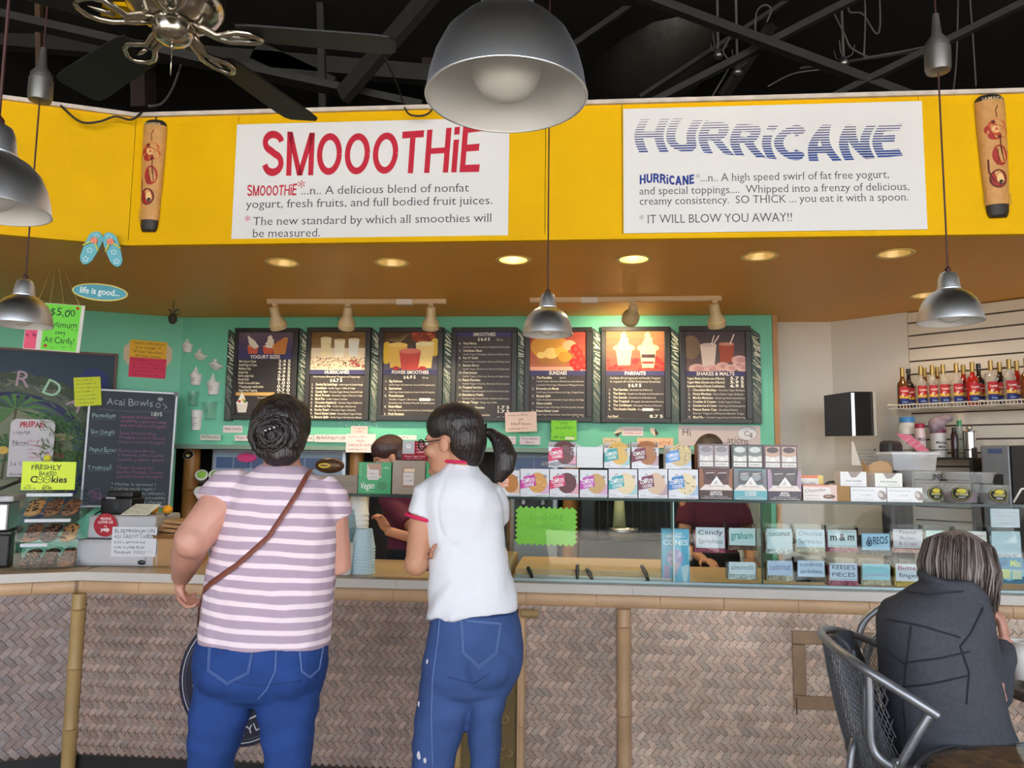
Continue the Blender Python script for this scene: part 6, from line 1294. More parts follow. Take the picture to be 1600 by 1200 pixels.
# tubs
tubm = glass('cloudy_plastic', (248, 249, 250), 1.0, .12, op=.16); 
def tub(L, R, T, B, k, lab, fill=None, labl=None, zb=None, marker=None, lidh=.012):
    Q = GL.off(k); zb = ZT if zb is None else zb; u0, u1 = Q.u(L, B), Q.u(R, B); r_ = (u1 - u0) / 2; h = Q.uz(L, T)[1] - Q.uz(L, B)[1]
    t = thing('deli_tub', lab, 'tub', Q.MB((u0 + u1) / 2, zb), 'clear round topping tubs')
    g = G(); g.lathe([(r_ * .82, 0), (r_ * .95, h - lidh)], 32, cap=False); g.lathe([(0, .001), (r_ * .82, .001)], 32, cap=False); obj('bowl', g, tubm, t, smooth=True)
    g = G(); g.lathe([(r_ * .96, h - lidh), (r_, h - lidh + .002), (r_, h - .002), (r_ * .97, h), (0, h - .002)], 32, cap=False); obj('lid', g, tubm, t, smooth=True, sharp=40)
    if fill: g = G(); g.lathe([(0, .003), (r_ * .78, .003), (r_ * .86, h * .5), (r_ * .5, h * .56), (0, h * .5)], 24); obj('contents', g, pm('fill_%02x%02x%02x' % fill, fill, .8, var=.3, vscale=60, bump=.6, bscale=80), t, smooth=True)
    if labl:
        c = Cv(0, .0001); c.oval(0, 0, .04, .034, (30, 30, 30), 24); c.ring(0, 0, .037, .031, .0015, (206, 196, 90)); c.oval(0, .012, .02, .009, (206, 190, 60)); c.text('GRANOLA', 0, -.008, .011, (210, 200, 110), 'b', al='c', w=.05); c.text('FRESH', 0, -.022, .007, (220, 216, 200), al='c')
        for i_, p in enumerate(c.v): c.v[i_] = (p[0], p[1], math.sqrt(max(0, (r_ * .93) ** 2 - p[0] ** 2)) + p[2] + .001)
        obj('label', c, PRINT, t, M=Matrix.Translation((labl * r_, 0, h * .5)) @ Matrix.Rotation(PI / 2, 4, 'X') if abs(labl) < .01 else Matrix.Rotation(labl, 4, 'Z') @ Matrix.Translation((0, 0, h * .5)) @ Matrix.Rotation(PI / 2, 4, 'X'))
    if marker:
        c = Cv(r_ * .99); c.text(marker, 0, h * .35, h * .4, (30, 30, 60), 'b', al='c', w=r_ * .7); obj('marker_writing', c, PRINT, t, M=Matrix.Rotation(.5, 4, 'Z') @ Matrix.Rotation(PI / 2, 4, 'X'))
    return zb + h
z_a = tub(1416, 1474, 758, 787, -.13, 'clear tub with black oval sticker and pale contents, left of the row', (206, 206, 196), .3); z_b = tub(1472, 1530, 758, 788, -.10, 'clear tub with purple contents and black oval sticker, middle of the row', (110, 60, 84), -.35); z_c = tub(1526, 1576, 759, 788, -.07, 'clear tub with dark contents at the right end of the row', (60, 40, 46), .001)
z_d = tub(1405, 1470, 741, 759, -.16, 'lidded tub with blue marker letters under the square container', None, None, z_a + .002, 'JINX'); tub(1478, 1553, 742, 759, -.14, 'wide shallow clear tub stacked on the purple one', None, None, z_b + .002)
Q = GL.off(-.20); u0, u1 = Q.u(1395, 725), Q.u(1468, 725); h = Q.uz(1430, 707)[1] - z_d; w = u1 - u0
t = thing('square_container', 'empty square clear plastic container stacked on the tubs', 'container', Q.MB(u0, z_d + .002)); cl2 = glass('clear_square_plastic', (246, 248, 252), 1.0, .1, op=.25)
g = G()
for (a, b, c_, d) in ((.012, .018, w - .012, .018), (w - .012, .018, w - .012, .18), (w - .012, .18, .012, .18), (.012, .18, .012, .018)):
    g.add([(a, b, 0), (c_, d, 0), (c_ + (.008 if c_ > w / 2 else -.008), d + (.008 if d > .1 else -.008), h * .86), (a + (.008 if a > w / 2 else -.008), b + (.008 if b > .1 else -.008), h * .86)], [(0, 1, 2, 3)])
g.add([(.012, .018, 0.001), (w - .012, .018, .001), (w - .012, .18, .001), (.012, .18, .001)], [(0, 1, 2, 3)]); obj('walls', g, cl2, t)
g = G(); g.tube([(0, 0.005, h * .93), (w, .005, h * .93), (w, .19, h * .93), (0, .19, h * .93)], .008, 6, closed=True); obj('rim', g, cl2, t)
g = G(); P = Q.pt(Q.u(1573, 768), ZT + .002, .05); P2 = Q.pt(Q.u(1606, 752), ZT + .07, .05); g.tube([P, (P + P2) / 2 + Vector((-.01, 0, .028)), P2], .005, 8); tag(obj('white_handle', g, cupw, smooth=True), 'white curved utensil handle rising at the right end of the shelf', 'utensil')
# vegan box etc. on the left part of the shelf
def vg(c, w, h):
    c.rect(0, 0, w, h * .52, (38, 150, 88)); c.rect(0, h * .5, w * .26, h, (38, 150, 88)); c.rect(w * .7, h * .5, w, h, (38, 150, 88)); c.rect(w * .26, h * .5, w * .7, h * .97, (206, 190, 170)); c.poly([(w * .26, h * .97), (w * .4, h * .62), (w * .7, h * .55), (w * .7, h * .97)], (170, 130, 110)); c.rect(w * .30, h * .44, w * .62, h * .76, (206, 196, 190)); c.scrib(w * .33, w * .6, h * .62, h * .07, (120, 60, 60), 2); c.scrib(w * .33, w * .6, h * .5, h * .06, (150, 130, 130), 4)
    c.text('Vegan', w * .06, h * .15, h * .20, (240, 240, 236), 'n', w=w * .44, rot=.05, shear=.2); c.line([(w * .25, h * .07), (w * .5, h * .09)], .001, (200, 230, 210)); c.oval(w * .74, h * .25, w * .17, h * .16, (28, 124, 70)); c.ring(w * .74, h * .25, w * .17, h * .16, .0012, (80, 176, 120)); c.scrib(w * .74, w * .94, h * .8, h * .06, (200, 230, 206), 4)
    for i in range(4): c.oval(w * .08, h * (.6 + i * .1), .003, .003, (120, 200, 150), 6)
carton(560, 611, 722, 771.5, .12, 'green snack box reading Vegan on the glass shelf', None, side=(40, 140, 84), draw=vg, k=-.05)
def kb(c, w, h): c.rect(w * .3, h * .2, w * .62, h * .8, (150, 112, 92)); c.rect(w * .34, h * .27, w * .66, h * .64, (206, 196, 190)); c.rect(w * .36, h * .66, w * .68, h * .76, (222, 190, 160)); c.scrib(w * .38, w * .62, h * .5, h * .07, (120, 110, 110), 2); c.scrib(w * .38, w * .62, h * .38, h * .07, (120, 110, 110), 3); c.line([(w * .2, h * .12), (w * .8, h * .14)], .001, (110, 90, 80))
carton(613, 664, 719, 772, .12, 'kraft snack carton with white tag right of the green Vegan box', (150, 132, 116), side=(150, 132, 116), draw=kb, k=-.05)
carton(665.5, 700, 722, 772.5, .12, 'second green snack box mostly behind the white-shirted customer', None, side=(40, 140, 84), draw=vg, k=-.05)
def tb(c, w, h): c.text('MADE IN THE USA', w * .45, h * .55, h * .09, (96, 86, 80), w=w * .5); c.text('FROZEN DESSERT', w * .45, h * .4, h * .09, (96, 86, 80), w=w * .5)
carton(500, 558.5, 741, 769, .14, 'plain brown carton left of the green Vegan box', None, side=(138, 120, 104), draw=tb, k=-.05)
t = thing('snack_bag', 'brown foil snack bag with yellow mark lying on the plain brown carton', 'snack bag', GL.off(-.12).MB(GL.u(502, 735), GL.uz(500, 740)[1] + .003)); g = G(); g.ell((0, 0, .035), (.075, .03, .038), 16, 10); obj('bag', g, pm('foil_brown', (92, 66, 44), .3, metal=.4, bump=.5, bscale=30), t, smooth=True); c = Cv(.0); c.ring(0, 0, .03, .012, .007, (226, 186, 50)); obj('logo', c, PRINT, t, M=Matrix.Translation((-.015, -.034, .035)) @ Matrix.Rotation(PI / 2 - .1, 4, 'X'))
# stacks of foam cups under the shelf
def cupstack(px0, px1, py0, py1, lab, k, m, n, inv=True):
    Q = GL.off(k); u0, u1 = Q.u(px0, py1), Q.u(px1, py1); r_ = (u1 - u0) / 2; H = Q.uz(px0, py0)[1] - ZC
    t = thing('cup_stack', lab, 'cups', Q.MB((u0 + u1) / 2, ZC + .0015), 'stacks of disposable cups under the shelf')
    st = min(H / n, .016)
    for i in range(n):
        z = i * (H - .09) / max(1, n - 1); g = G(); g.lathe([(r_, z), (r_ * 1.0, z + .006), (r_ * .95, z + .008), (r_ * .70, z + .09), (0, z + .0905)] if inv else [(0, z), (r_ * .7, z), (r_ * .96, z + .085), (r_, z + .087), (r_, z + .092)], 24); obj('cup', g, m, t, smooth=True, sharp=45)
bl = pm('pale_blue_foam', (184, 208, 218), .6); gl2 = glass('clear_blue_plastic', (206, 226, 234), 1, .08, op=.25)
cupstack(548, 585, 826, 897, 'short stack of upside-down pale blue foam cups, the nearest one', -.10, bl, 9); cupstack(541, 575, 776, 850, 'taller stack of white cups behind the blue foam cups', -.22, cupw, 12)
cupstack(524, 556, 796, 880, 'stack of clear domed cups between the customers', -.17, gl2, 10)
Q = GL.off(-.05); t = thing('printed_cup', 'white cup with black round logo beside the striped-shirt customer', 'cup', Q.MB(Q.u(537, 890), ZC + .0015)); g = G(); g.lathe([(0, 0), (.035, 0), (.046, .14), (.048, .142), (.048, .148)], 28); obj('cup', g, cupw, t, smooth=True, sharp=40)
c = Cv(0, .0001); c.oval(0, 0, .036, .048, (30, 34, 44), 30); c.ring(0, 0, .033, .045, .002, (220, 220, 224)); c.text('iS', 0, -.016, .03, (236, 236, 238), 'b', al='c')
for i_, p in enumerate(c.v): c.v[i_] = (p[0], p[1], math.sqrt(max(0, .0435 ** 2 - p[0] ** 2)) + p[2] + .0015)
obj('logo', c, PRINT, t, M=Matrix.Translation((0, 0, .08)) @ Matrix.Rotation(PI / 2, 4, 'X'))
# ---- inside the glass: toppings wells and labels
tan = pm('tan_plastic_lid', (186, 150, 102), .45)
wellp = thing('topping_counter', 'tan lidded topping wells inside the glass case with black scoop handles', 'topping unit', GL.MB(GL.u(803, 900), ZC + .0015, -.05))
g = G(); Wd = GL.u(1052, 900) - GL.u(803, 900); g.box(.0, Wd, .02, .5, 0, .045); obj('lid', g, tan, wellp, bev=.004); g = G(); g.box(-.0, Wd, .004, .018, 0, .018); obj('front_rail', g, steel, wellp)
g = G(); g.box(-.10, -.02, .03, .45, 0, .075); obj('end_box', g, pm('taupe_box', (166, 142, 108), .5), wellp, bev=.006)
for k, (px, hgt, dx) in enumerate(((831, .05, -.02), (902, .065, 0), (926, .05, -.025), (1015, .07, -.03))):
    x = GL.u(px, 900) - GL.u(803, 900); o = thing('scoop_handle', ['black scoop handle at the left end of the tan wells', 'upright black scoop handle standing in the middle of the wells', 'leaning black handle just right of the upright one', 'black handle beside the blue cone box'][k], 'scoop', wellp.matrix_world @ Matrix.Translation((x, -.012 + .006, .0)))
    g = G(); g.tube([(0, 0, .0), (dx * .5, 0, hgt * .6), (dx, .0, hgt)], [.006, .010, .009], 8); obj('handle', g, blkp, o, smooth=True); g = G(); g.ell((dx, 0, hgt), (.009, .008, .009), 8, 6); obj('tip', g, blkp, o, smooth=True)
# green zigzag sign on the glass
u0, u1, z0, z1 = GL.rect(808, 898, 795, 849); w, h = u1 - u0, z1 - z0
t = thing('starburst_sign', 'lime green sign with jagged zigzag edge behind the case glass', 'sign', GL.M(u0, z0, -.012, tilt=-.01)); g = G(); g.prism(zig(w, h, 10, 7, .012), 0, .001); obj('sheet', g, pm('lime_card', (150, 220, 70), .5), t)
c = Cv(.0014); c.text('CHOOSE', w * .2, h * .68, h * .14, (128, 196, 70), 'n', w=w * .6, jit=.3); c.text('TOPPINGS', w * .14, h * .40, h * .12, (128, 196, 70), 'n', w=w * .66, jit=.3); c.put('faint_writing', PRINT, t)
# cone box
def cn(c, w, h):
    bgc = (96, 178, 214); c.rect(0, 0, w, h, bgc); c.text('ICE CREAM', w * .5, h * .90, h * .035, (230, 244, 250), 'b', al='c', w=w * .5); c.text('CUPS & WAFFLE', w * .5, h * .84, h * .04, (230, 244, 250), 'b', al='c', w=w * .66); c.text('CONES', w * .5, h * .70, h * .095, (238, 248, 250), 'b', al='c', w=w * .9)
    c.oval(w * .48, h * .46, w * .30, h * .17, (176, 164, 206)); 
    for i in range(9): a = i * .7; c.oval(w * .48 + w * .18 * math.cos(a), h * .46 + h * .1 * math.sin(a), w * .09, h * .05, (196, 178, 212) if i % 2 else (160, 150, 196))
    c.poly([(w * .3, h * .36), (w * .66, h * .36), (w * .48, h * .1)], (206, 170, 190)); c.poly([(w * .02, 0), (w * .3, 0), (w * .26, h * .3), (w * .1, h * .34)], (170, 150, 190)); c.poly([(w * .7, h * .3), (w * .98, h * .34), (w * .9, h * .02), (w * .76, h * .02)], (190, 214, 226))
carton(1034, 1077, 815, 898, .05, 'light blue ice cream cone box standing inside the glass case', None, side=(84, 160, 196), draw=cn, k=-.06, zb=ZC + .0015, name='cone_box')
# label bins, two rows, facing forward
fill_cols = [(150, 110, 90), (200, 180, 150), (226, 222, 214), (190, 90, 110), (150, 60, 60), (36, 32, 36), (170, 96, 90), (206, 196, 170), (214, 170, 60), (216, 210, 214)]
BR = GL.off(-.10); BF = GL.off(-.03)
def binl(L, R, T, B, pl, lab, lines, ink, col=(206, 216, 226), fillc=(150, 110, 90), row='upper', extra=None, z_base=None):
    u0, u1, z0, z1 = pl.rect(L - 3, R + 3, T - 7, B + 9); w, h = u1 - u0, z1 - z0
    zb = max(z0, ZC + .003) if z_base is None else z_base; h = z1 - zb
    t = thing('topping_bin', lab, 'topping bin', pl.MB(u0, zb), 'labelled clear topping bins in the case')
    g = G(); g.box(0, w, -.002, 0, 0, h); g.box(0, .002, 0, .06, 0, h); g.box(w - .002, w, 0, .06, 0, h); g.box(0, w, .058, .06, 0, h); obj('bin', g, acr, t)
    g = G(); g.box(.004, w - .004, .002, .056, .001, h * .72); obj('topping', g, pm('top_%02x%02x%02x' % fillc, fillc, .8, var=.5, vscale=90, bump=.8, bscale=120), t)
    lu0, lu1, lz0, lz1 = pl.rect(L, R, T, B); lw, lh = lu1 - lu0, lz1 - lz0; c = Cv(.0004); c.rect(0, 0, lw, lh, col)
    n = len(lines)
    for i, s_ in enumerate(lines): c.text(s_, lw / 2, lh * (1 - (i + .8) / (n + .3)), lh / (n + .4) * .56, ink[i % len(ink)], 'b' if n == 1 else 'n', w=min(lw * .85, tw(s_) * lh / n * 1.0), al='c', jit=.15)
    if extra: extra(c, lw, lh)
    obj('label', c, PRINT, t, M=Matrix.Translation((lu0 - u0, -.003, lz0 - zb)) @ Matrix.Rotation(PI / 2, 4, 'X'))
def dotb(c, w, h):
    for i in range(12): c.oval(w * (.05 + i * .082), h * .9, .0025, .002, (50, 56, 66), 6); c.oval(w * (.05 + i * .082), h * .08, .0025, .002, (50, 56, 66), 6)
def frame(c, w, h):
    c.line([(.002, .002), (w - .002, .002), (w - .002, h - .002), (.002, h - .002), (.002, .002)], .002, (60, 100, 140)); c.oval(w * .26, h * .42, h * .17, h * .2, (50, 80, 110)); c.ring(w * .26, h * .42, h * .1, h * .12, .0015, (180, 210, 226))
I1 = [(70, 66, 84)]; row1 = [(1087, 1132, 824, 856, ['Candy', 'Sprinkles'], [(60, 46, 60), (120, 110, 130)], (222, 220, 230), 3, None), (1139, 1180, 825, 852, ['graham'], [(90, 160, 160)], (206, 220, 222), 0, None), (1198, 1237, 826, 858, ['coconut', ''], [(70, 80, 84)], (206, 220, 226), 2, None),
    (1244, 1288, 827, 855, ['Chocolate', 'Sprinkles'], [(110, 130, 150)], (210, 222, 234), 1, None), (1293, 1338, 828, 855, ['m & m'], [(50, 60, 66)], (214, 224, 230), 3, dotb), (1346, 1390, 833, 860, ['  OREOS'], [(60, 90, 120)], (176, 206, 230), 5, frame), (1395, 1441, 827, 856, ['Peanut', 'Butter', '& Cups'], [(90, 84, 96), (90, 84, 96), (150, 60, 80)], (216, 206, 214), 6, dotb),
    (1447, 1490, 829, 858, ['walnuts'], [(130, 140, 120)], (206, 222, 216), 7, None), (1497, 1541, 830, 858, ['Reese', 'SNICKU'], [(150, 60, 60), (196, 180, 60)], (214, 206, 206), 8, None), (1549, 1594, 830, 866, [''], I1, (198, 212, 222), 9, None)]
zb1 = BR.uz(1300, 869)[1]
for i, (L, R, T, B, ls, ink, col, f, ex) in enumerate(row1): binl(L, R, T, B, BR, 'clear topping bin labelled %s, upper row of the case' % (' '.join(x for x in ls if x.strip()).strip() or 'with a blank pale card, far right') , ls, ink, col, fill_cols[f], extra=ex, z_base=BR.uz((L + R) / 2, B + 8)[1])
row2 = [(1139, 1180, 878, 897, ['almonds'], [(150, 160, 170)], (220, 226, 232), 2, None), (1199, 1238, 876, 899, ['coconut'], [(150, 150, 196)], (196, 206, 230), 1, None), (1246, 1288, 876, 901, ['confetti', 'sprinkles'], [(90, 96, 130), (50, 60, 96)], (200, 212, 234), 5, None), (1296, 1339, 880, 907, ["REESE'S", 'PIECES'], [(40, 46, 70)], (206, 214, 234), 3, dotb),
    (1347, 1390, 881, 906, ['fresh', 'granola'], [(120, 200, 200), (190, 170, 196)], (160, 206, 222), 1, None), (1399, 1440, 881, 908, ['Butter', 'finger'], [(170, 40, 60), (60, 70, 110)], (214, 214, 226), 8, None), (1447, 1488, 882, 908, ['toffee'], [(96, 90, 100)], (206, 216, 224), 0, None), (1498, 1540, 883, 909, ['brownie'], [(90, 70, 80)], (210, 214, 222), 5, None)]
for i, (L, R, T, B, ls, ink, col, f, ex) in enumerate(row2): binl(L, R, T, B, BF, 'clear topping bin labelled %s, lower row of the case' % ' '.join(x for x in ls), ls, ink, col, fill_cols[f], extra=ex)
def card(L, R, T, B, lab, col, draw, pl=BR, zt=None):
    u0, u1, z0, z1 = pl.rect(L, R, T, B); t = thing('display_card', lab, 'card', pl.MB(u0, z0)); w, h = u1 - u0, z1 - z0
    g = G(); g.box(0, w, 0, .003, 0, h); obj('sheet', g, pm('sheet_%02x%02x%02x' % col, col, .5), t); c = Cv(); draw(c, w, h); obj('writing', c, PRINT, t, M=Matrix.Translation((0, -.0008, 0)) @ Matrix.Rotation(PI / 2, 4, 'X'))
card(1548, 1593, 795, 824, 'pale card with faint pink writing at the top right inside the case', (206, 208, 218), lambda c, w, h: [c.scrib(w * .15, w * .9, h * (.75 - i * .2), h * .12, (214, 176, 200), i) for i in range(4)], pl=GL.off(-.02))
def bt(c, w, h):
    c.rect(0, h * .55, w, h, (70, 140, 180)); c.text('Cool', w * .06, h * .68, h * .22, (40, 96, 150), 'b', w=w * .4); c.text('Mix', w * .56, h * .66, h * .24, (206, 214, 120), 'b', w=w * .34); c.rect(w * .05, h * .2, w * .55, h * .55, (226, 222, 160)); c.poly([(0, 0), (w, 0), (w, h * .3), (w * .5, h * .1), (0, h * .3)], (60, 110, 140)); c.rect(w * .62, h * .18, w * .92, h * .5, (220, 220, 190))
card(1551, 1600, 871, 912, 'blue and yellow picture card at the lower right inside the case', (150, 190, 206), bt, pl=GL.off(-.02))
# dark back-bar equipment seen through the glass
EQ = BK.off(.1)
t = thing('blender_station', 'dark rack with mixer seen through the glass case', 'rack', EQ.MB(EQ.u(905, 850), 0)); Wd = EQ.u(1045, 850) - EQ.u(905, 850)
g = G(); g.box(0, Wd, 0, .3, 0, .88); obj('cabinet', g, ymd, t, bev=.005)
g = G()
for i in range(9): x = .15 + (Wd - .17) * i / 8; g.tube([(x, 0, .9), (x, 0, 1.3)], .004, 5)
g.tube([(.13, 0, 1.3), (Wd, 0, 1.3)], .006, 5); g.tube([(.13, 0, .9), (Wd, 0, .9)], .006, 5); obj('wire_rack', g, ymd, t)
g = G(); g.box(.0, .13, .0, .25, .88, 1.35); g.box(.0, .45, .02, .24, 1.22, 1.36); obj('mixer_head', g, blkp, t, bev=.02)
g = G(); g.lathe([(.07, .9), (.12, .93), (.13, .99), (.125, .99), (.11, .93), (0, .91)], 24, M=Matrix.Translation((.32, -.02, 0))); obj('bowl', g, steel, t, smooth=True)
g = G(); g.lathe([(.05, .98), (.035, 1.2), (0, 1.2)], 16, M=Matrix.Translation((.3, .0, 0))); obj('mixing_cup', g, pm('pale_green_cup', (176, 180, 140), .5), t, smooth=True)
# ================================================================== PEOPLE
skinm = pm('skin_light', (206, 150, 132), .5, var=.06, vscale=14, bump=.08, bscale=90); skin2 = pm('skin_tan', (190, 136, 108), .5, var=.05, vscale=14, bump=.06, bscale=90)
def hairmat(name, c1, c2, st=(30, 30, 3)): return pm(name, c1, .38, col2=c2, vscale=4, stretch=st, bump=.6, bscale=6, spec=.6)
hairb = hairmat('hair_near_black', (22, 16, 15), (44, 32, 30)); hairg = hairmat('hair_brown_grey', (58, 46, 42), (170, 160, 158), (34, 34, 2.2)); hairr = hairmat('hair_dark_auburn', (40, 20, 20), (72, 36, 34))
den1 = pm('denim_blue', (42, 70, 132), .8, var=.16, vscale=9, bump=.25, bscale=260, spec=.2); den2 = pm('denim_mid_blue', (62, 84, 134), .8, var=.2, vscale=7, bump=.25, bscale=260, spec=.2)
stitch = pm('stitch_pale', (104, 128, 178), .8); stitchd = pm('denim_seam_dark', (34, 56, 108), .85)
tee = pm('white_tee', (220, 221, 228), .85, var=.02, vscale=5, bump=1.5, bscale=5, stretch=(1, 1, .7)); crim = pm('crimson_trim', (206, 30, 84), .8)
jack = pm('charcoal_heather', (78, 80, 88), .95, var=.14, vscale=90, bump=.4, bscale=300, spec=.15); jackd = pm('jacket_seam', (40, 42, 50), .95); maroon = pm('maroon_shirt', (92, 30, 56), .85, var=.1, vscale=9); blkc = pm('black_cloth', (24, 24, 30), .9)
def stripemat():
    m = bpy.data.materials.new('striped_jersey'); m.use_nodes = True; n = m.node_tree.nodes; l = m.node_tree.links; b = n['Principled BSDF']; b.inputs['Roughness'].default_value = .9; b.inputs['Specular IOR Level'].default_value = .2
    tc = n.new('ShaderNodeTexCoord'); sp = n.new('ShaderNodeSeparateXYZ'); l.new(tc.outputs['Object'], sp.inputs[0])
    def math_(op, a, bb):
        x = n.new('ShaderNodeMath'); x.operation = op
        for i, v in enumerate((a, bb)):
            if isinstance(v, (int, float)): x.inputs[i].default_value = v
            elif v is not None: l.new(v, x.inputs[i])
        return x.outputs[0]
    nz = n.new('ShaderNodeTexNoise'); nz.inputs['Scale'].default_value = 5; l.new(tc.outputs['Object'], nz.inputs[0])
    z = math_('ADD', sp.outputs[2], math_('MULTIPLY', math_('SUBTRACT', nz.outputs[0], .5), .022))
    z = math_('ADD', z, math_('MULTIPLY', sp.outputs[0], .05)); s = math_('SINE', math_('MULTIPLY', z, 2 * PI / .0385), None)
    r = n.new('ShaderNodeMapRange'); r.interpolation_type = 'SMOOTHSTEP'; r.inputs[1].default_value = .15; r.inputs[2].default_value = .55; l.new(s, r.inputs[0])
    x = n.new('ShaderNodeMix'); x.data_type = 'RGBA'; l.new(r.outputs[0], x.inputs[0]); x.inputs[6].default_value = lin((180, 158, 176)); x.inputs[7].default_value = lin((238, 218, 226)); l.new(x.outputs[2], b.inputs['Base Color'])
    t = n.new('ShaderNodeTexNoise'); t.inputs['Scale'].default_value = 9; l.new(tc.outputs['Object'], t.inputs[0]); bp = n.new('ShaderNodeBump'); bp.inputs['Strength'].default_value = .9; bp.inputs['Distance'].default_value = .022; l.new(t.outputs[0], bp.inputs['Height']); l.new(bp.outputs[0], b.inputs['Normal'])
    return m
def X3(px, py, Y): return at_y(px, py, Y)
class Person:
    def __init__(s, lab, X, Y):
        s.o = Vector((X, Y, 0)); s.t = thing('person', lab, 'person', s.o); s.bv = {}
    def p(s, px, py, Y): return at_y(px, py, Y) - s.o
    def pr(s, L, R, py, Y, ry, yaw=0, sx=0):
        a, b = s.p(L, py, Y), s.p(R, py, Y); return ((a.x + b.x) / 2, Y - s.o.y, (a.z + b.z) / 2, abs(b.x - a.x) / 2, ry, yaw, sx)
    def part(s, name, g, mat, vox=.008, sm=4, disp=None, keep=None):
        me = remesh(g, vox, sm)
        if disp:
            nv = len(me.vertices); co = np.empty(nv * 3, 'f'); me.vertices.foreach_get('co', co); no = np.empty(nv * 3, 'f'); me.vertices.foreach_get('normal', no); co = co.reshape(-1, 3); no = no.reshape(-1, 3)
            d = np.array([disp(*c) for c in co.tolist()], 'f'); co += no * d[:, None]; me.vertices.foreach_set('co', co.ravel()); me.update()
        me.name = name; me.materials.append(mat); o = bpy.data.objects.new(name, me); COL.objects.link(o); o.parent = s.t
        s.bv[name] = BVHTree.FromPolygons([v.co for v in me.vertices], [tuple(p.vertices) for p in me.polygons]); return o
    def hit(s, name, px, py, off=.001):
        r = s.bv[name].ray_cast(C0 - s.o, ray(px, py).normalized())
        return (r[0] + r[1] * off) if r[0] else None
    def seam(s, name, pts, r, mat, pn='seam', n=10, par=None, dash=False, flat=None):
        P = []
        for (a, b) in zip(pts, pts[1:]):
            for i in range(n):
                h = s.hit(name, a[0] + (b[0] - a[0]) * i / n, a[1] + (b[1] - a[1]) * i / n)
                if h: P.append(h)
        h = s.hit(name, *pts[-1]); P += [h] if h else []
        P = [p for i, p in enumerate(P) if i == 0 or ((p - P[i - 1]).length < .06 and (p - P[i - 1]).length > 1e-5)]
        if len(P) < 2: return
        g = G(); g.tube(P, r, 6); return obj(pn, g, mat, par or s.t, smooth=True)
    def pocket(s, name, q, mat, tip=.18):
        """q = TL,TR,BR,BL pixels; the lower edge runs to a point"""
        g = G(); nu, nv = 8, 9; vs = []; ok = True
        for j in range(nv + 1):
            v = j / nv
            for i in range(nu + 1):
                u = i / nu; vv = v * (1 + tip * (1 - abs(2 * u - 1)))
                x = (q[0][0] * (1 - u) + q[1][0] * u) * (1 - vv) + (q[3][0] * (1 - u) + q[2][0] * u) * vv; y = (q[0][1] * (1 - u) + q[1][1] * u) * (1 - vv) + (q[3][1] * (1 - u) + q[2][1] * u) * vv
                h = s.hit(name, x, y, .0028)
                if not h: h = vs[-1] if vs else None; 
                if h is None: return
                vs.append(h)
        g.add(vs, [(j * (nu + 1) + i, j * (nu + 1) + i + 1, (j + 1) * (nu + 1) + i + 1, (j + 1) * (nu + 1) + i) for j in range(nv) for i in range(nu)]); o = obj('pocket', g, mat, s.t, smooth=True)
        bt = [((q[3][0] + (q[2][0] - q[3][0]) * .5) + (((q[3][0] + q[2][0]) - (q[0][0] + q[1][0])) / 2) * tip, (q[3][1] + q[2][1]) / 2 + ((q[3][1] + q[2][1]) - (q[0][1] + q[1][1])) / 2 * tip)]
        for sc in (1, .93):
            cx = sum(a[0] for a in q) / 4; cy = sum(a[1] for a in q) / 4; P = [(cx + (x - cx) * sc, cy + (y - cy) * sc) for x, y in (q[0], q[3], bt[0], q[2], q[1], q[0])]
            pp = []
            for a, b in zip(P, P[1:]):
                for i in range(8):
                    h = s.hit(name, a[0] + (b[0] - a[0]) * i / 8, a[1] + (b[1] - a[1]) * i / 8, .0036)
                    if h: pp.append(h)
            if len(pp) > 4: g = G(); g.tube(pp, .0011, 5); obj('pocket_stitch', g, stitch, o)
def fr(f, up=(0, 0, 1)):
    f = Vector(f).normalized(); u = Vector(up); s_ = f.cross(u).normalized(); u = s_.cross(f).normalized(); return Matrix((s_, f, u)).transposed()   # x right side, y forward, z up
def headgeo(g, c, R, k=1.0):
    for cc, rr in (((0, -.012, .03), (.074, .092, .085)), ((0, .03, -.03), (.06, .056, .082)), ((0, .04, -.082), (.045, .045, .034)), ((0, .078, -.100), (.019, .017, .017)), ((0, .096, -.034), (.011, .016, .014)), ((0, .088, -.014), (.008, .012, .026)), ((0, .07, .012), (.052, .022, .016)),
                   ((0, .085, -.060), (.019, .010, .006)), ((0, .084, -.070), (.017, .010, .006)), ((.077, -.004, -.018), (.008, .019, .030)), ((-.077, -.004, -.018), (.008, .019, .030)), ((.045, .06, -.035), (.02, .022, .022)), ((-.045, .06, -.035), (.02, .022, .022)), ((0, -.035, -.05), (.052, .055, .07))):
        g.ell(Vector(c) + R @ (Vector(cc) * k), (rr[0] * k, rr[1] * k, rr[2] * k), 20, 14, rot=R)
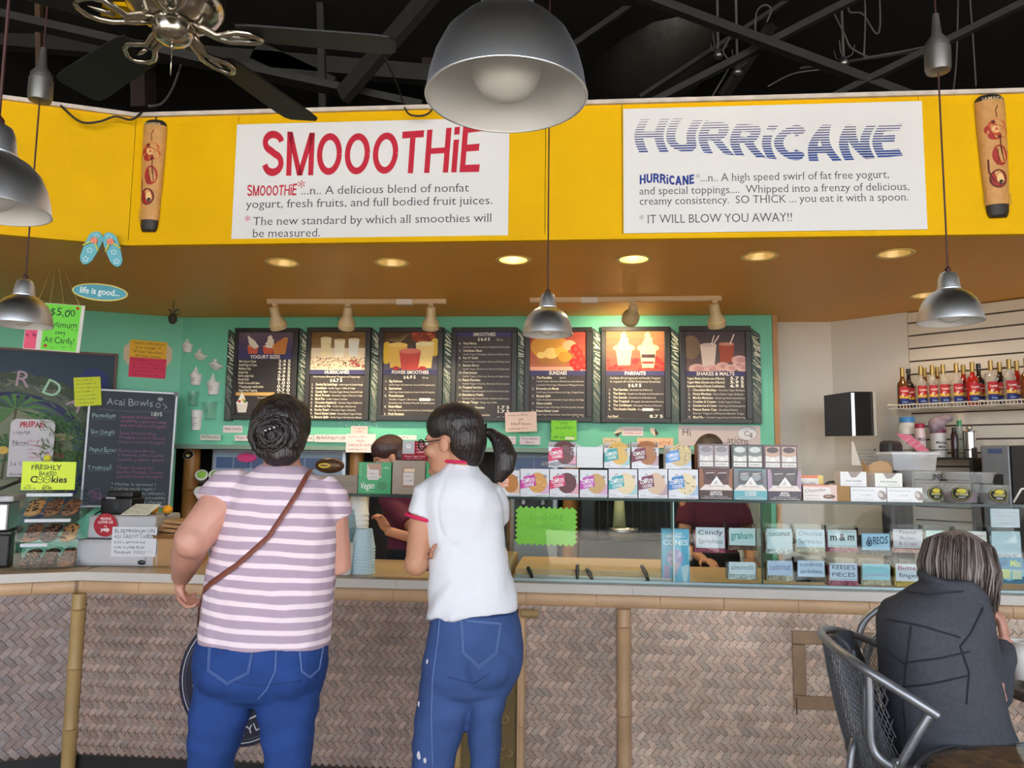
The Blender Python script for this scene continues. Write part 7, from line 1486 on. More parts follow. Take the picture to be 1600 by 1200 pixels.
def face_parts(P, c, R, k=1.0, glasses=False):
    for s_ in (-1, 1):
        g = G(); g.ell(Vector(c) + R @ Vector((s_ * .03 * k, .081 * k, -.008 * k)), (.012 * k, .008 * k, .007 * k), 12, 8, rot=R); e = obj('eye', g, pm('eye_white', (226, 220, 216), .2), P.t, smooth=True)
        g = G(); g.ell(Vector(c) + R @ Vector((s_ * .03 * k, .0865 * k, -.008 * k)), (.005 * k, .003 * k, .005 * k), 10, 6, rot=R); obj('iris', g, pm('iris_brown', (40, 24, 18), .2), e, smooth=True)
        g = G(); g.tube([Vector(c) + R @ (Vector((s_ * x, .084 - abs(x - .03) * .3, .010 - abs(x - .032) * .25)) * k) for x in (.014, .024, .034, .046)], .003 * k, 6); obj('eyebrow', g, hairb, P.t, smooth=True)
    g = G(); g.tube([Vector(c) + R @ (Vector((x, .094 - abs(x) * .3, -.065)) * k) for x in (-.018, -.008, 0, .008, .018)], [.001, .0035, .004, .0035, .001], 6); obj('mouth', g, pm('lips', (150, 76, 76), .45), P.t, smooth=True)
def hand(g, w, d, n, curl=.6, k=1.0, th=1):
    w = Vector(w); d = Vector(d).normalized(); n = Vector(n); n = (n - d * n.dot(d)).normalized(); s_ = d.cross(n)
    M = Matrix((s_, n, d)).transposed(); g.ell(w + d * .045 * k, (.041 * k, .016 * k, .055 * k), 14, 10, rot=M); g.ell(w + d * .03 * k + s_ * .022 * k * th, (.02 * k, .018 * k, .034 * k), 10, 8, rot=M)
    for i in range(4):
        b = w + d * (.082 - .006 * abs(i - 1.2)) * k + s_ * th * (.029 - .0195 * i) * k; dd = d; P = [b - d * .03 * k, b]; cu = 0
        for L, q in zip((.042, .027, .021), (.7, 1.0, .7)):
            cu += curl * q; dd = d * math.cos(cu) + n * math.sin(cu); b = b + dd * L * k * (.95, 1.05, 1.0, .8)[i]; P.append(b)
        g.tube(P, [.0095 * k, .0095 * k, .0085 * k, .0078 * k, .0062 * k], 8)
    b = w + d * .022 * k + s_ * th * .026 * k; d1 = (d * .55 + s_ * th * .65 + n * .35).normalized(); d2 = (d * .8 + s_ * th * .1 + n * .6).normalized(); g.tube([w + d * .01 * k, b, b + d1 * .036 * k, b + d1 * .036 * k + d2 * .03 * k], [.012 * k, .0125 * k, .0105 * k, .0075 * k], 8)
def nz(x, y, z): return noise.noise(Vector((x, y, z)))
def strands(P, base, n, path, r, mat, seed=1):
    rr = random.Random(seed); g = G()
    for i in range(n):
        p = path(rr, i / n)
        if p: g.tube(p, [r * .3, r, r, r * .2][:len(p)] if len(p) == 4 else r, 5)
    o = obj(base, g, mat, P.t, smooth=True); o['kind'] = 'stuff'; return o
def shoes(P, a, b, col):
    for q, lab in ((a, 0), (b, 1)):
        g = G(); g.ell((q[0], q[1] + .06, .045), (.045, .13, .04), 14, 8); g.ell((q[0], q[1] - .02, .06), (.04, .05, .05), 12, 8); P.part('shoe', g, pm('shoe_%d' % col[0], col, .6), .009, 2)
# ---------- woman in the striped shirt
A = Person('woman in lilac and white striped T-shirt and jeans with brown strap, seen from behind', -.74, 2.5)
Y = 2.5
neck = A.p(440, 716, Y + .02); hc = A.p(440, 672, Y + .03); Rh = fr((-.25, .96, -.12))
torso = [(326, 508, 1010, .13), (330, 506, 960, .115), (338, 512, 900, .11), (352, 522, 840, .115), (366, 522, 790, .115), (372, 512, 762, .10), (392, 488, 742, .08), (412, 470, 728, .06)]
g = G(); g.rings([A.pr(a, b, y, Y, d) for a, b, y, d in torso], 20); headgeo(g, hc, Rh, 1.0)
g.tube([A.p(441, 745, Y), neck, hc + Vector((0, 0, -.05))], [.068, .056, .052], 14)
S1, E1, W1 = A.p(364, 768, Y), A.p(300, 845, Y - .10), A.p(283, 902, Y + .12)
g.tube([S1, S1.lerp(E1, .5), E1, E1.lerp(W1, .4), W1], [.066, .066, .057, .052, .032], 14); g.ell(E1, (.055, .055, .055), 12, 8)
hand(g, W1, (A.p(281, 945, Y + .16) - W1), Vector((.9, .2, .1)), 1.0, .92, 1)
S2, E2, W2 = A.p(516, 775, Y), A.p(528, 880, Y + .02), A.p(490, 895, Y + .33); g.tube([S2, E2, W2], [.055, .045, .03], 12); hand(g, W2, Vector((-.2, 1, 0)), Vector((0, 0, -1)), .5, .92, -1)
for L, R_ in ((326, 404), (404, 494)): pass
LEG = [[(318, 404, 1030, .09), (308, 402, 1062, .10), (299, 392, 1110, .095), (297, 378, 1150, .085), (296, 363, 1195, .075)], [(410, 504, 1030, .09), (406, 502, 1062, .10), (404, 496, 1110, .095), (410, 488, 1150, .085), (416, 486, 1195, .075)]]
def legrings(P, lg, foot, sc=1.0):
    R = []
    for a, b, y, d in lg:
        q = P.pr(a, b, y, Y, d * sc); R.append((q[0], q[1], q[2], q[3] * sc, q[4]))
    x, yy, z, rx, ry = R[-1][:5]; fx, fy = foot
    for zz, r_, dd in ((.42, .062, .0), (.33, .06, -.01), (.18, .048, .0), (.07, .040, .0)):
        f = (z - zz) / z; R.append((x + (fx - x) * f, yy + (fy - yy) * f + dd, zz, r_ * sc * 1.05, r_ * sc * 1.1))
    return R[::-1]
F1, F2 = (-.22, .03), (.06, .0)
for lg, f in zip(LEG, (F1, F2)): g.rings(legrings(A, lg, f, .86), 16)
A.part('body', g, skinm, .0065, 3)
# T-shirt
sh = [(314, 514, 1003, .155), (315, 513, 985, .150), (317, 518, 955, .138), (321, 524, 915, .128), (330, 529, 868, .125), (343, 531, 820, .13), (352, 531, 788, .128), (356, 524, 765, .115), (372, 506, 748, .095), (396, 484, 735, .075), (407, 476, 727, .062)]
g = G(); g.rings([A.pr(a, b, y, Y, d, 0, (-.03 if y > 990 else 0)) for a, b, y, d in sh], 32)
c1 = A.p(341, 793, Y - .03); g.tube([A.p(385, 762, Y), A.p(358, 768, Y), c1], [.066, .080, .083], 18)
g.tube([A.p(496, 762, Y), A.p(518, 782, Y), A.p(527, 811, Y + .01)], [.06, .062, .052], 16)
def foldA(x, y, z): return .007 * nz(x * 7, y * 7, z * 5) + .005 * math.sin(z * 40 + 9 * nz(x * 4, y * 4, z * 3)) * max(0, min(1, (1.08 - z) * 5)) * .8 + .003 * nz(x * 18, y * 18, z * 18)
A.part('striped_shirt', g, stripemat(), .0065, 3, foldA)
g = G(); hips = [(340, 470, 1100, .05), (316, 498, 1085, .10), (306, 507, 1062, .13), (304, 512, 1035, .14), (308, 511, 1010, .138), (318, 508, 985, .125), (324, 505, 970, .118)]
g.rings([A.pr(a, b, y, Y, d) for a, b, y, d in hips[::1]], 28)
for lg, f in zip(LEG, (F1, F2)): g.rings(legrings(A, lg, f, 1.0), 20)
g.ell(A.p(356, 1045, Y - .03), (.095, .115, .09), 16, 12); g.ell(A.p(456, 1045, Y - .03), (.095, .115, .09), 16, 12)
def foldJ(x, y, z): return .0022 * nz(x * 14, y * 14, z * 20) + .002 * math.sin(z * 70 + 6 * nz(x * 6, y * 6, z * 6)) * (1 if z < .74 else .2)
A.part('jeans', g, den1, .0075, 3, foldJ)
A.pocket('jeans', [(328, 1003), (397, 1013), (389, 1052), (325, 1048)], den1, .45); A.pocket('jeans', [(466, 1006), (506, 1002), (498, 1046), (470, 1050)], den1, .25)
A.seam('jeans', [(432, 1004), (430, 1050), (416, 1078), (403, 1092)], .0018, stitch, 'seat_seam'); A.seam('jeans', [(345, 1062), (402, 1072), (470, 1064)], .0015, stitchd, 'crease_seam')
g = G(); P_ = []
for a, b in (((484, 735), (462, 775)), ((462, 775), (420, 838)), ((420, 838), (370, 883)), ((370, 883), (330, 912)), ((330, 912), (320, 922))):
    for i in range(8):
        h = A.hit('striped_shirt', a[0] + (b[0] - a[0]) * i / 8, a[1] + (b[1] - a[1]) * i / 8, .004)
        if h: P_.append(h)
P_ += [A.p(316, 930, Y - .02), A.p(311, 950, Y + .10), A.p(309, 975, Y + .18)]
Vw = Vector((0, -1, 0)); g.tube(P_, .011, 8, flat=.28, up=(0, -1, .2)); obj('bag_strap', g, pm('brown_leather', (128, 70, 56), .45, var=.1, vscale=20), A.t, smooth=True)
g = G(); bg_ = A.p(316, 990, Y + .22); g.box(bg_.x - .015, bg_.x + .12, bg_.y, bg_.y + .06, bg_.z - .08, bg_.z + .02); obj('bag', g, pm('dark_leather', (70, 40, 34), .45), A.t, bev=.01)
# hair: cap plus a loose low bun with twisted locks
g = G(); g.ell(hc + Vector((.002, -.015, .022)), (.096, .105, .098), 22, 16); g.ell(hc + Vector((.006, -.045, -.03)), (.088, .08, .082), 20, 14); g.ell(hc + Vector((.022, -.075, -.075)), (.064, .05, .045), 16, 12)
rr = random.Random(4)
for i in range(26):
    a = rr.random() * 6.28; q0 = .03 + rr.random() * .05; c_ = hc + Vector((.008, -.075, -.03)); P_ = [c_ + Vector((q0 * math.cos(a + t_ * .55) * (1 - t_ * .08), -.03 - .006 * t_ + .6 * q0, q0 * .95 * math.sin(a + t_ * .55))) for t_ in range(5)]; g.tube(P_, .010, 6)
A.part('hair', g, hairb, .005, 1, lambda x, y, z: .005 * nz(x * 45, y * 45, z * 30))
g = G()
for i in range(60):
    a = rr.random() * 6.28; q0 = .02 + rr.random() * .062; c_ = hc + Vector((.004, -.02, -.02)); ln = .5 + rr.random() * .5
    g.tube([c_ + Vector((q0 * 1.0 * math.cos(a + t_ * ln) , -.108 * math.sqrt(max(.05, 1 - (q0 / .1) ** 2)) - .006 + .004 * math.sin(t_ * 2 + i), q0 * math.sin(a + t_ * ln))) for t_ in range(5)], [.002, .006, .0075, .006, .002], 5)
obj('twisted_locks', g, hairb, A.t, smooth=True)['kind'] = 'stuff'
g = G()
for i in range(3): q = hc + Vector((-.006 + i * .013, -.147, -.008 + .005 * i)); g.ell(q, (.005, .003, .004), 8, 6)
obj('hair_clip', g, pm('clip_silver', (206, 200, 206), .2, metal=.8), A.t, smooth=True)
shoes(A, (F1[0], F1[1]), (F2[0], F2[1]), (60, 56, 60)); face_parts(A, hc, Rh)
# ---------- woman in the white T-shirt
B = Person('young woman with black ponytail and glasses in white T-shirt with crimson trim and jeans', -.13, 2.55)
Y = 2.55; hc = B.p(707, 688, Y); Rh = fr((-.93, .36, -.06))
g = G(); headgeo(g, hc, Rh, .97)
torso = [(680, 796, 965, .078), (678, 788, 900, .072), (680, 774, 830, .075), (672, 772, 780, .085), (674, 764, 752, .078), (690, 748, 735, .06)]
g.rings([B.pr(a, b, y, Y, d) for a, b, y, d in torso], 20); g.tube([B.p(722, 745, Y + .01), B.p(720, 722, Y + .01), hc + Vector((.035, 0, -.06))], [.062, .05, .048], 14)
S1, E1, W1 = B.p(668, 772, Y - .02), B.p(650, 878, Y - .03), B.p(715, 872, Y + .20)
g.tube([S1, S1.lerp(E1, .55), E1, E1.lerp(W1, .5), W1], [.045, .043, .038, .036, .026], 14); g.ell(E1 + Vector((0, 0, -.005)), (.04, .04, .04), 12, 8); hand(g, W1, Vector((1, .1, .1)), Vector((0, -1, 0)), .4, .88, 1)
S2, E2, W2 = B.p(768, 778, Y), B.p(772, 880, Y + .10), B.p(708, 872, Y + .02); g.tube([S2, E2, W2], [.045, .038, .026], 12)
hand(g, W2, (B.p(672, 856, Y - .05) - W2), Vector((.5, -1, 0)), .5, .88, -1)
LEG2 = [[(662, 750, 1035, .08), (656, 744, 1065, .088), (650, 735, 1110, .08), (645, 722, 1150, .072), (643, 709, 1195, .066)], [(735, 806, 1035, .08), (735, 800, 1065, .085), (733, 787, 1110, .078), (731, 783, 1150, .07), (735, 782, 1195, .064)]]
F3, F4 = (-.13, .05), (.06, .0)
for lg, f in zip(LEG2, (F3, F4)): g.rings(legrings(B, lg, f, .86), 16)
B.part('body', g, skin2, .006, 3); face_parts(B, hc, Rh, .97)
sh = [(668, 810, 957, .112), (668, 809, 935, .108), (668, 801, 900, .098), (667, 792, 860, .095), (662, 786, 820, .102), (656, 787, 790, .112), (657, 780, 768, .108), (668, 768, 750, .09), (690, 752, 735, .066), (700, 744, 724, .05)]
g = G(); g.rings([B.pr(a, b, y, Y, d, 0, (.10 if y > 940 else .05 if y > 920 else 0)) for a, b, y, d in sh], 32)
g.tube([B.p(690, 760, Y), B.p(668, 775, Y - .02), B.p(660, 806, Y - .02)], [.048, .053, .054], 18); g.tube([B.p(760, 765, Y), B.p(772, 790, Y + .02), B.p(774, 812, Y + .05)], [.05, .052, .05], 16)
def foldB(x, y, z): return .006 * nz(x * 8, y * 8, z * 6) - .0025 * max(0, 1 - abs(z - 1.19 + .12 * abs(x)) * 60) - .003 * max(0, 1 - abs(nz(x * 3 + 5, y * 3, z * 4)) * 14) + .0042 * math.sin((z - x * 1.3) * 46 + 7 * nz(x * 5, y * 5, z * 5)) * max(.25, min(1.5, (1.16 - z) * 5)) + .002 * nz(x * 20, y * 20, z * 20)
B.part('white_shirt', g, tee, .0065, 3, foldB)
ca = B.p(660, 809, Y - .02); ax = (B.p(660, 806, Y - .02) - B.p(668, 775, Y - .02)).normalized(); u_ = ax.orthogonal().normalized(); v_ = ax.cross(u_)
g = G(); g.tube([ca + u_ * .054 * math.cos(a) + v_ * .054 * math.sin(a) for a in [2 * PI * i / 28 for i in range(28)]], .006, 8, closed=True); obj('sleeve_cuff', g, crim, B.t, smooth=True)
q = B.pr(697, 746, 719, Y + .005, .05); g = G(); g.tube([(q[0] + q[3] * 1.22 * math.cos(a), q[1] + .066 * math.sin(a), q[2] - .0 + .006 * math.sin(a)) for a in [2 * PI * i / 28 for i in range(28)]], .0055, 8, closed=True); obj('collar', g, crim, B.t, smooth=True)
g = G(); g.rings([B.pr(a, b, y, Y, d, 0, .04) for a, b, y, d in [(678, 780, 1098, .05), (663, 800, 1078, .095), (658, 812, 1055, .115), (659, 818, 1035, .122), (665, 818, 1008, .12), (670, 815, 980, .108), (674, 808, 955, .098)]], 28)
for lg, f in zip(LEG2, (F3, F4)): g.rings(legrings(B, lg, f, 1.0), 20)
g.ell(B.p(758, 1035, Y - .05), (.10, .095, .085), 16, 12)
B.part('jeans', g, den2, .007, 3, lambda x, y, z: foldJ(x, y, z) * .9)
B.pocket('jeans', [(720, 968), (783, 974), (776, 1022), (723, 1020)], den2, .45)
B.seam('jeans', [(688, 962), (683, 1010), (676, 1060), (674, 1120), (676, 1198)], .0016, stitch, 'side_seam', 8); B.seam('jeans', [(700, 1058), (740, 1068), (765, 1052)], .0014, stitchd, 'crease_seam'); B.seam('jeans', [(704, 960), (760, 966), (806, 960)], .0015, stitchd, 'waist_seam')
g = G()
for px, py, r_ in ((665, 1034, .008), (652, 1100, .009), (652, 1180, .013), (661, 1188, .009)):
    h = B.hit('jeans', px + 3, py, 0)
    if h: g.ell(h, (r_ * .6, .002, r_), 10, 6)
obj('ripped_patch', g, pm('frayed_white', (196, 190, 200), .9), B.t)
g = G(); g.ell(hc + Rh @ Vector((0, -.012, .048)), (.082, .1, .078), 22, 16, rot=Rh); g.ell(hc + Rh @ Vector((0, -.055, .0)), (.078, .062, .085), 20, 14, rot=Rh); g.ell(hc + Rh @ Vector((0, .042, .068)), (.062, .034, .028), 16, 12, rot=Rh); g.ell(hc + Rh @ Vector((.0, -.07, -.05)), (.05, .035, .045), 14, 10, rot=Rh)
B.part('hair', g, hairb, .005, 3, lambda x, y, z: .0012 * nz(x * 40, y * 40, z * 60))
pt = [(752, 675, .03), (766, 676, .03), (783, 690, .02), (791, 713, 0), (788, 735, -.01), (779, 753, -.01)]; P_ = [B.p(a, b, Y + c_) for a, b, c_ in pt]
g = G(); g.tube(P_, [.018, .022, .036, .040, .033, .012], 14, flat=.8)
for i in range(22):
    a = i * .286; rr_ = .024; g.tube([p + Vector((math.cos(a) * s_ * rr_, math.sin(a) * s_ * rr_, 0)) for p, s_ in zip(P_, (.3, .5, 1, 1.15, 1.0, .5))], [.006, .007, .011, .011, .009, .003], 6)
B.part('ponytail', g, hairb, .005, 2)
g = G(); e_ = B.p(757, 673, Y + .03); g.tube([e_ + Vector((.004 * math.cos(a), .02 * math.sin(a), .022 * math.cos(a))) for a in [2 * PI * i / 16 for i in range(16)]], .005, 6, closed=True); obj('hair_tie', g, blkp, B.t, smooth=True)
gl_ = pm('glasses_black', (24, 22, 26), .25); 
for s_ in (-1, 1):
    c_ = hc + Rh @ Vector((s_ * .032, .101, -.010)); g = G(); g.tube([c_ + Rh @ Vector((.024 * math.cos(a), -.004 * abs(math.cos(a)), .017 * math.sin(a))) for a in [2 * PI * i / 20 for i in range(20)]], .0022, 6, closed=True)
    g.tube([c_ + Rh @ Vector((s_ * .024, -.004, .006)), c_ + Rh @ Vector((s_ * .042, -.05, .006)), hc + Rh @ Vector((s_ * .078, -.004, .0))], .002, 6)
    if s_ > 0: g.tube([c_ + Rh @ Vector((-.024, 0, .004)), c_ + Rh @ Vector((-.04, 0, .004))], .002, 6)
    o = obj('glasses_frame', g, gl_, B.t, smooth=True); g = G(); g.ell(c_, (.022, .001, .015), 14, 6, rot=Rh); obj('lens', g, glass('lens', (240, 244, 248), 1.4), o)
shoes(B, F3, F4, (200, 196, 196))
# ---------- seated older woman
Cw = Person('seated woman with greying brown bob in charcoal jacket sipping through a yellow straw', 1.22, 2.2)
Y = 2.2; hc = Cw.p(1500, 893, Y + .06); Rh = fr((.62, .70, -.34))
g = G(); headgeo(g, hc, Rh, 1.0); g.tube([Cw.p(1490, 945, Y + .0), Cw.p(1498, 925, Y + .03), hc + Vector((.0, 0, -.05))], [.062, .052, .05], 14)
tr = [(1405, 1565, 1195, .12), (1402, 1560, 1150, .12), (1398, 1545, 1100, .12), (1396, 1535, 1040, .12), (1394, 1532, 990, .12), (1405, 1530, 950, .10), (1440, 1520, 930, .07)]
g.rings([Cw.pr(a, b, y, Y, d) for a, b, y, d in tr], 20)
S1, E1, W1 = Cw.p(1515, 970, Y), Cw.p(1553, 1085, Y + .06), Cw.p(1570, 1002, Y + .20); g.tube([S1, E1, W1], [.045, .038, .024], 12); hand(g, W1, (Cw.p(1563, 955, Y + .20) - W1), Vector((-.6, .4, .3)), .8, .88, -1)
S2, E2, W2 = Cw.p(1420, 970, Y + .05), Cw.p(1430, 1080, Y + .28), Cw.p(1540, 1068, Y + .42); g.tube([S2, E2, W2], [.045, .038, .026], 12); hand(g, W2, Vector((1, .3, -.1)), Vector((0, 0, -1)), .4, .88, 1)
HP = [Cw.p(1450, 1205, Y + .05), Cw.p(1535, 1205, Y + .05)]
for i, (h, kx) in enumerate(zip(HP, (.12, .22))):
    kn = Vector((kx + .02 * i, .46, .50)); h = Vector((h.x, h.y, .52)); ft = Vector((kx + .04, .42, .05)); g.tube([h, kn], [.085, .055], 14); g.tube([kn, ft], [.052, .034], 12)
Cw.part('body', g, skinm, .0065, 3); face_parts(Cw, hc, Rh)
g = G(); jk = [(1402, 1582, 1215, .15), (1398, 1582, 1185, .155), (1392, 1575, 1150, .15), (1386, 1560, 1100, .14), (1383, 1548, 1050, .135), (1378, 1538, 1005, .135), (1380, 1540, 970, .13), (1390, 1540, 945, .115), (1412, 1532, 928, .095), (1438, 1524, 916, .078), (1452, 1514, 905, .066)]
g.rings([Cw.pr(a, b, y, Y, d) for a, b, y, d in jk], 32)
g.tube([Cw.p(1505, 955, Y), Cw.p(1520, 990, Y + .0), E1 + Vector((-.01, 0, .05)), E1, E1.lerp(W1, .5), E1.lerp(W1, .92)], [.055, .056, .050, .052, .042, .032], 16); g.tube([Cw.p(1415, 955, Y + .03), E2, E2.lerp(W2, .85)], [.066, .056, .042], 14)
def foldC(x, y, z): return .006 * nz(x * 7, y * 7, z * 7) + .0045 * math.sin(z * 34 + x * 12 + 7 * nz(x * 4, y * 4, z * 4)) * .7 + .002 * nz(x * 20, y * 20, z * 20)
Cw.part('jacket', g, jack, .0065, 3, foldC)
for pts in ([(1386, 968), (1440, 978), (1500, 996)], [(1424, 978), (1418, 1030), (1412, 1090), (1420, 1180)], [(1380, 1012), (1412, 1036), (1470, 1028), (1515, 1018)], [(1400, 1075), (1450, 1070), (1510, 1056)], [(1536, 950), (1516, 990), (1500, 1010), (1514, 1050), (1510, 1100)], [(1416, 925), (1450, 930), (1505, 924)]): Cw.seam('jacket', pts, .0026, jackd, 'jacket_seam', 8)
q = Cw.pr(1450, 1516, 909, Y, .07); g = G(); g.tube([(q[0] + q[3] * 1.06 * math.cos(a), q[1] + .008 + .072 * math.sin(a), q[2] - .012 * math.cos(a) + .012 * math.sin(a)) for a in [2 * PI * i / 26 for i in range(26)]], .0125, 8, closed=True); obj('stand_collar', g, jack, Cw.t, smooth=True)
g = G()
for i, (h, kx) in enumerate(zip(HP, (.12, .22))): kn = Vector((kx + .02 * i, .46, .50)); h = Vector((h.x, h.y - .02, .52)); ft = Vector((kx + .04, .42, .07)); g.tube([h + Vector((0, .06, -.02)), kn], [.088, .066], 16); g.tube([kn, ft], [.064, .048], 14); g.ell(h + Vector((0, .08, -.02)), (.09, .09, .07), 14, 10); g.ell(kn, (.066, .066, .066), 12, 8)
Cw.part('trousers', g, blkc, .009, 3); shoes(Cw, (.16, .36), (.28, .36), (40, 38, 40))
# bob: cap and hanging locks
cen = hc + Vector((0, 0, .0)); g = G(); g.ell(cen + Rh @ Vector((0, -.012, .034)), (.082, .095, .082), 22, 16, rot=Rh); g.ell(cen + Rh @ Vector((0, -.035, -.02)), (.080, .066, .070), 20, 14, rot=Rh)
Cw.part('hair', g, hairg, .005, 2, lambda x, y, z: .0015 * nz(x * 70, y * 70, z * 12))
rr = random.Random(11); g = G(); g2 = G()
for i in range(620):
    a = rr.random() * 2 * PI; dv = Vector((math.cos(a), math.sin(a), 0))
    if dv.y > .62: continue
    top = Vector((dv.x * .026, dv.y * .03 - .01, .100)); m1 = Vector((dv.x * .074, dv.y * .086 - .012, .066)); m2 = Vector((dv.x * (.086 + rr.random() * .006), dv.y * (.094 + rr.random() * .006) - .012, .0)); bt = Vector((dv.x * (.070 + rr.random() * .018), dv.y * .078 - .008, -.055 - .035 * max(0, dv.y + .5) - rr.random() * .026)); jx = Vector(((rr.random() - .5) * .03, (rr.random() - .5) * .03, (rr.random() - .5) * .01))
    (g2 if rr.random() < .20 else g).tube([cen + Rh @ (q_ + jx) for q_ in (top, m1, m2, m2.lerp(bt, .6), bt)], [.0016, .0034, .0036, .003, .001], 4)
o = obj('hair_locks', g, hairmat('hair_lock_brown', (64, 50, 46), (112, 98, 92)), Cw.t, smooth=True); o['kind'] = 'stuff'
o = obj('grey_hair_locks', g2, pm('hair_grey_streak', (140, 128, 124), .45, var=.2, vscale=30), Cw.t, smooth=True); o['kind'] = 'stuff'; o['label'] = 'grey streaked strands of hair'
a_, b_ = Cw.p(1543, 936, Y + .17) + Cw.o, Cw.p(1561, 966, Y + .20) + Cw.o; g = G(); g.tube([a_, b_, b_ + (b_ - a_) * .6], .0032, 8); tag(obj('drinking_straw', g, pm('yellow_straw', (220, 214, 40), .4), smooth=True), 'yellow drinking straw held to the mouth of the seated woman', 'straw')
# ---------- employees behind the counter
def employee(lab, hx, hy, Y, f, hm, fill, hand_=None, up=.0):
    X = at_y(hx, hy, Y).x; E = Person(lab, X, Y); hc = E.p(hx, hy, Y); Rh = fr(f); g = G(); headgeo(g, hc, Rh, .98); z = hc.z - .12
    bx = fill
    g.tube([Vector((bx * .4, .02, z - .06)), hc + Vector((0, .01, -.06))], [.06, .05], 12)
    T = [(bx, .02, .55, .14, .10), (bx, .02, .85, .15, .11), (bx, .02, 1.0, .13, .09), (bx * .9, .02, 1.15, .15, .10), (bx * .8, .02, z - .10, .17, .10), (bx * .6, .02, z - .055, .12, .08), (bx * .4, .02, z - .03, .06, .06)]
    g.rings([(a, b, c_, d * .9, e * .9) for a, b, c_, d, e in T], 18)
    if hand_:
        S_, E_, W_ = Vector((bx - .12, 0, z - .14)), E.p(*hand_[1]), E.p(*hand_[0]); g.tube([S_, E_, W_], [.045, .036, .026], 12); hand(g, W_, (E.p(*hand_[2]) - W_), Vector((-.3, -.6, -.6)), .7, .9, 1)
        S_ = Vector((bx + .14, 0, z - .14)); g.tube([S_, S_ + Vector((.05, -.05, -.27)), S_ + Vector((-.05, -.25, -.3))], [.045, .036, .026], 12); hand(g, S_ + Vector((-.05, -.25, -.3)), Vector((-.6, -.8, 0)), Vector((0, 0, -1)), .5, .9, 1)
    else:
        for s_ in (-1, 1):
            S_ = Vector((bx + s_ * .16, 0, z - .14)); g.tube([S_, S_ + Vector((s_ * .03, -.04, -.27)), S_ + Vector((-s_ * .03, -.26, -.32))], [.045, .036, .026], 12); hand(g, S_ + Vector((-s_ * .03, -.26, -.32)), Vector((-s_ * .3, -1, 0)), Vector((0, 0, -1)), .5, .9, s_)
    E.part('body', g, skin2, .007, 3); face_parts(E, hc, Rh, .98)
    g = G(); g.rings(T, 24)
    for s_ in (-1, 1):
        S_ = Vector((bx + s_ * .14, 0.01, z - .13)); 
        e_ = (S_.lerp(E.p(*hand_[1]), .6) if hand_ and s_ < 0 else S_ + Vector((s_ * .04, -.02, -.16))); g.tube([Vector((bx * .8 + s_ * .06, .02, z - .11)), S_, e_], [.06, .062, .056], 14)
    E.part('maroon_shirt', g, maroon, .009, 3, lambda x, y, z_: .004 * nz(x * 9, y * 9, z_ * 9))
    g = G(); g.rings([(bx, -.01, .35, .16, .115), (bx, -.01, .6, .165, .12), (bx, -.01, .95, .14, .105)], 20); E.part('apron', g, blkc, .01, 2)
    g = G()
    for s_ in (-1, 1): g.tube([(bx + s_ * .08, .02, .85), (bx + s_ * .09, .02, .45), (bx + s_ * .09, .03, .06)], [.09, .065, .05], 14)
    E.part('trousers', g, blkc, .01, 2); shoes(E, (bx - .09, -.02), (bx + .09, -.02), (36, 34, 36))
    g = G(); g.ell(hc + Rh @ Vector((0, -.012, .045)), (.084, .102, .082), 20, 14, rot=Rh); g.ell(hc + Rh @ Vector((0, -.055, -.02)), (.08, .06, .09), 18, 12, rot=Rh); g.ell(hc + Rh @ Vector((0, .035, .065)), (.07, .05, .045), 16, 10, rot=Rh)
    E.part('hair', g, hm, .006, 3, lambda x, y, z_: .0014 * nz(x * 50, y * 50, z_ * 30)); return E
employee('employee with dark auburn hair in maroon shirt, hand raised, between the two customers', 607, 713, 4.55, (-.85, -.35, -.35), hairr, .14, ((603, 829, 4.25), (662, 846, 4.35), (588, 790, 4.2)))
employee('employee with smooth black hair looking down behind the bar box displays', 1109, 712, 4.6, (-.35, -.75, -.55), hairb, .02)
# ================================================================== FURNITURE AND FLOOR SIGN
tubm_ = pm('grey_powder_tube', (142, 144, 150), .35, metal=.7, var=.1, vscale=20); meshm = pm('grey_wire_mesh', (112, 116, 124), .45, metal=.5)
def bez(P, n=8):
    out = []
    for i in range(len(P) - 1):
        a, b, c_, d = (Vector(P[max(i - 1, 0)]), Vector(P[i]), Vector(P[i + 1]), Vector(P[min(i + 2, len(P) - 1)]))
        for k in range(n): t = k / n; out.append(.5 * ((2 * b) + (c_ - a) * t + (2 * a - 5 * b + 4 * c_ - d) * t * t + (3 * b - a - 3 * c_ + d) * t ** 3))
    out.append(Vector(P[-1])); return out
t = thing('mesh_tub_chair', 'grey wire mesh tub chair the seated woman sits in', 'chair', (1.12, 2.25, 0)); o_ = Vector((1.12, 2.25, 0))
def q_(px, py, Y): return at_y(px, py, Y) - o_
RM_ = [q_(1466, 1119, 1.93), q_(1432, 1097, 1.94), q_(1400, 1076, 1.96), q_(1340, 1038, 2.02), q_(1303, 1010, 2.14), q_(1283, 989, 2.32), q_(1304, 984, 2.50), q_(1350, 998, 2.62), q_(1400, 1020, 2.68), q_(1470, 1050, 2.68), q_(1540, 1075, 2.62)]
rim = bez(RM_, 8); g = G(); g.tube(rim, .0125, 8); obj('rim_tube', g, tubm_, t, smooth=True)
seat = [Vector((.12 + .20 * math.cos(2 * PI * i / 32), .20 * math.sin(2 * PI * i / 32), .44)) for i in range(32)]; g = G(); g.tube(seat, .010, 8, closed=True); obj('seat_ring', g, tubm_, t, smooth=True)
back = rim[18:66]; nb_ = len(back) - 1   # mesh only between the near post and the far side
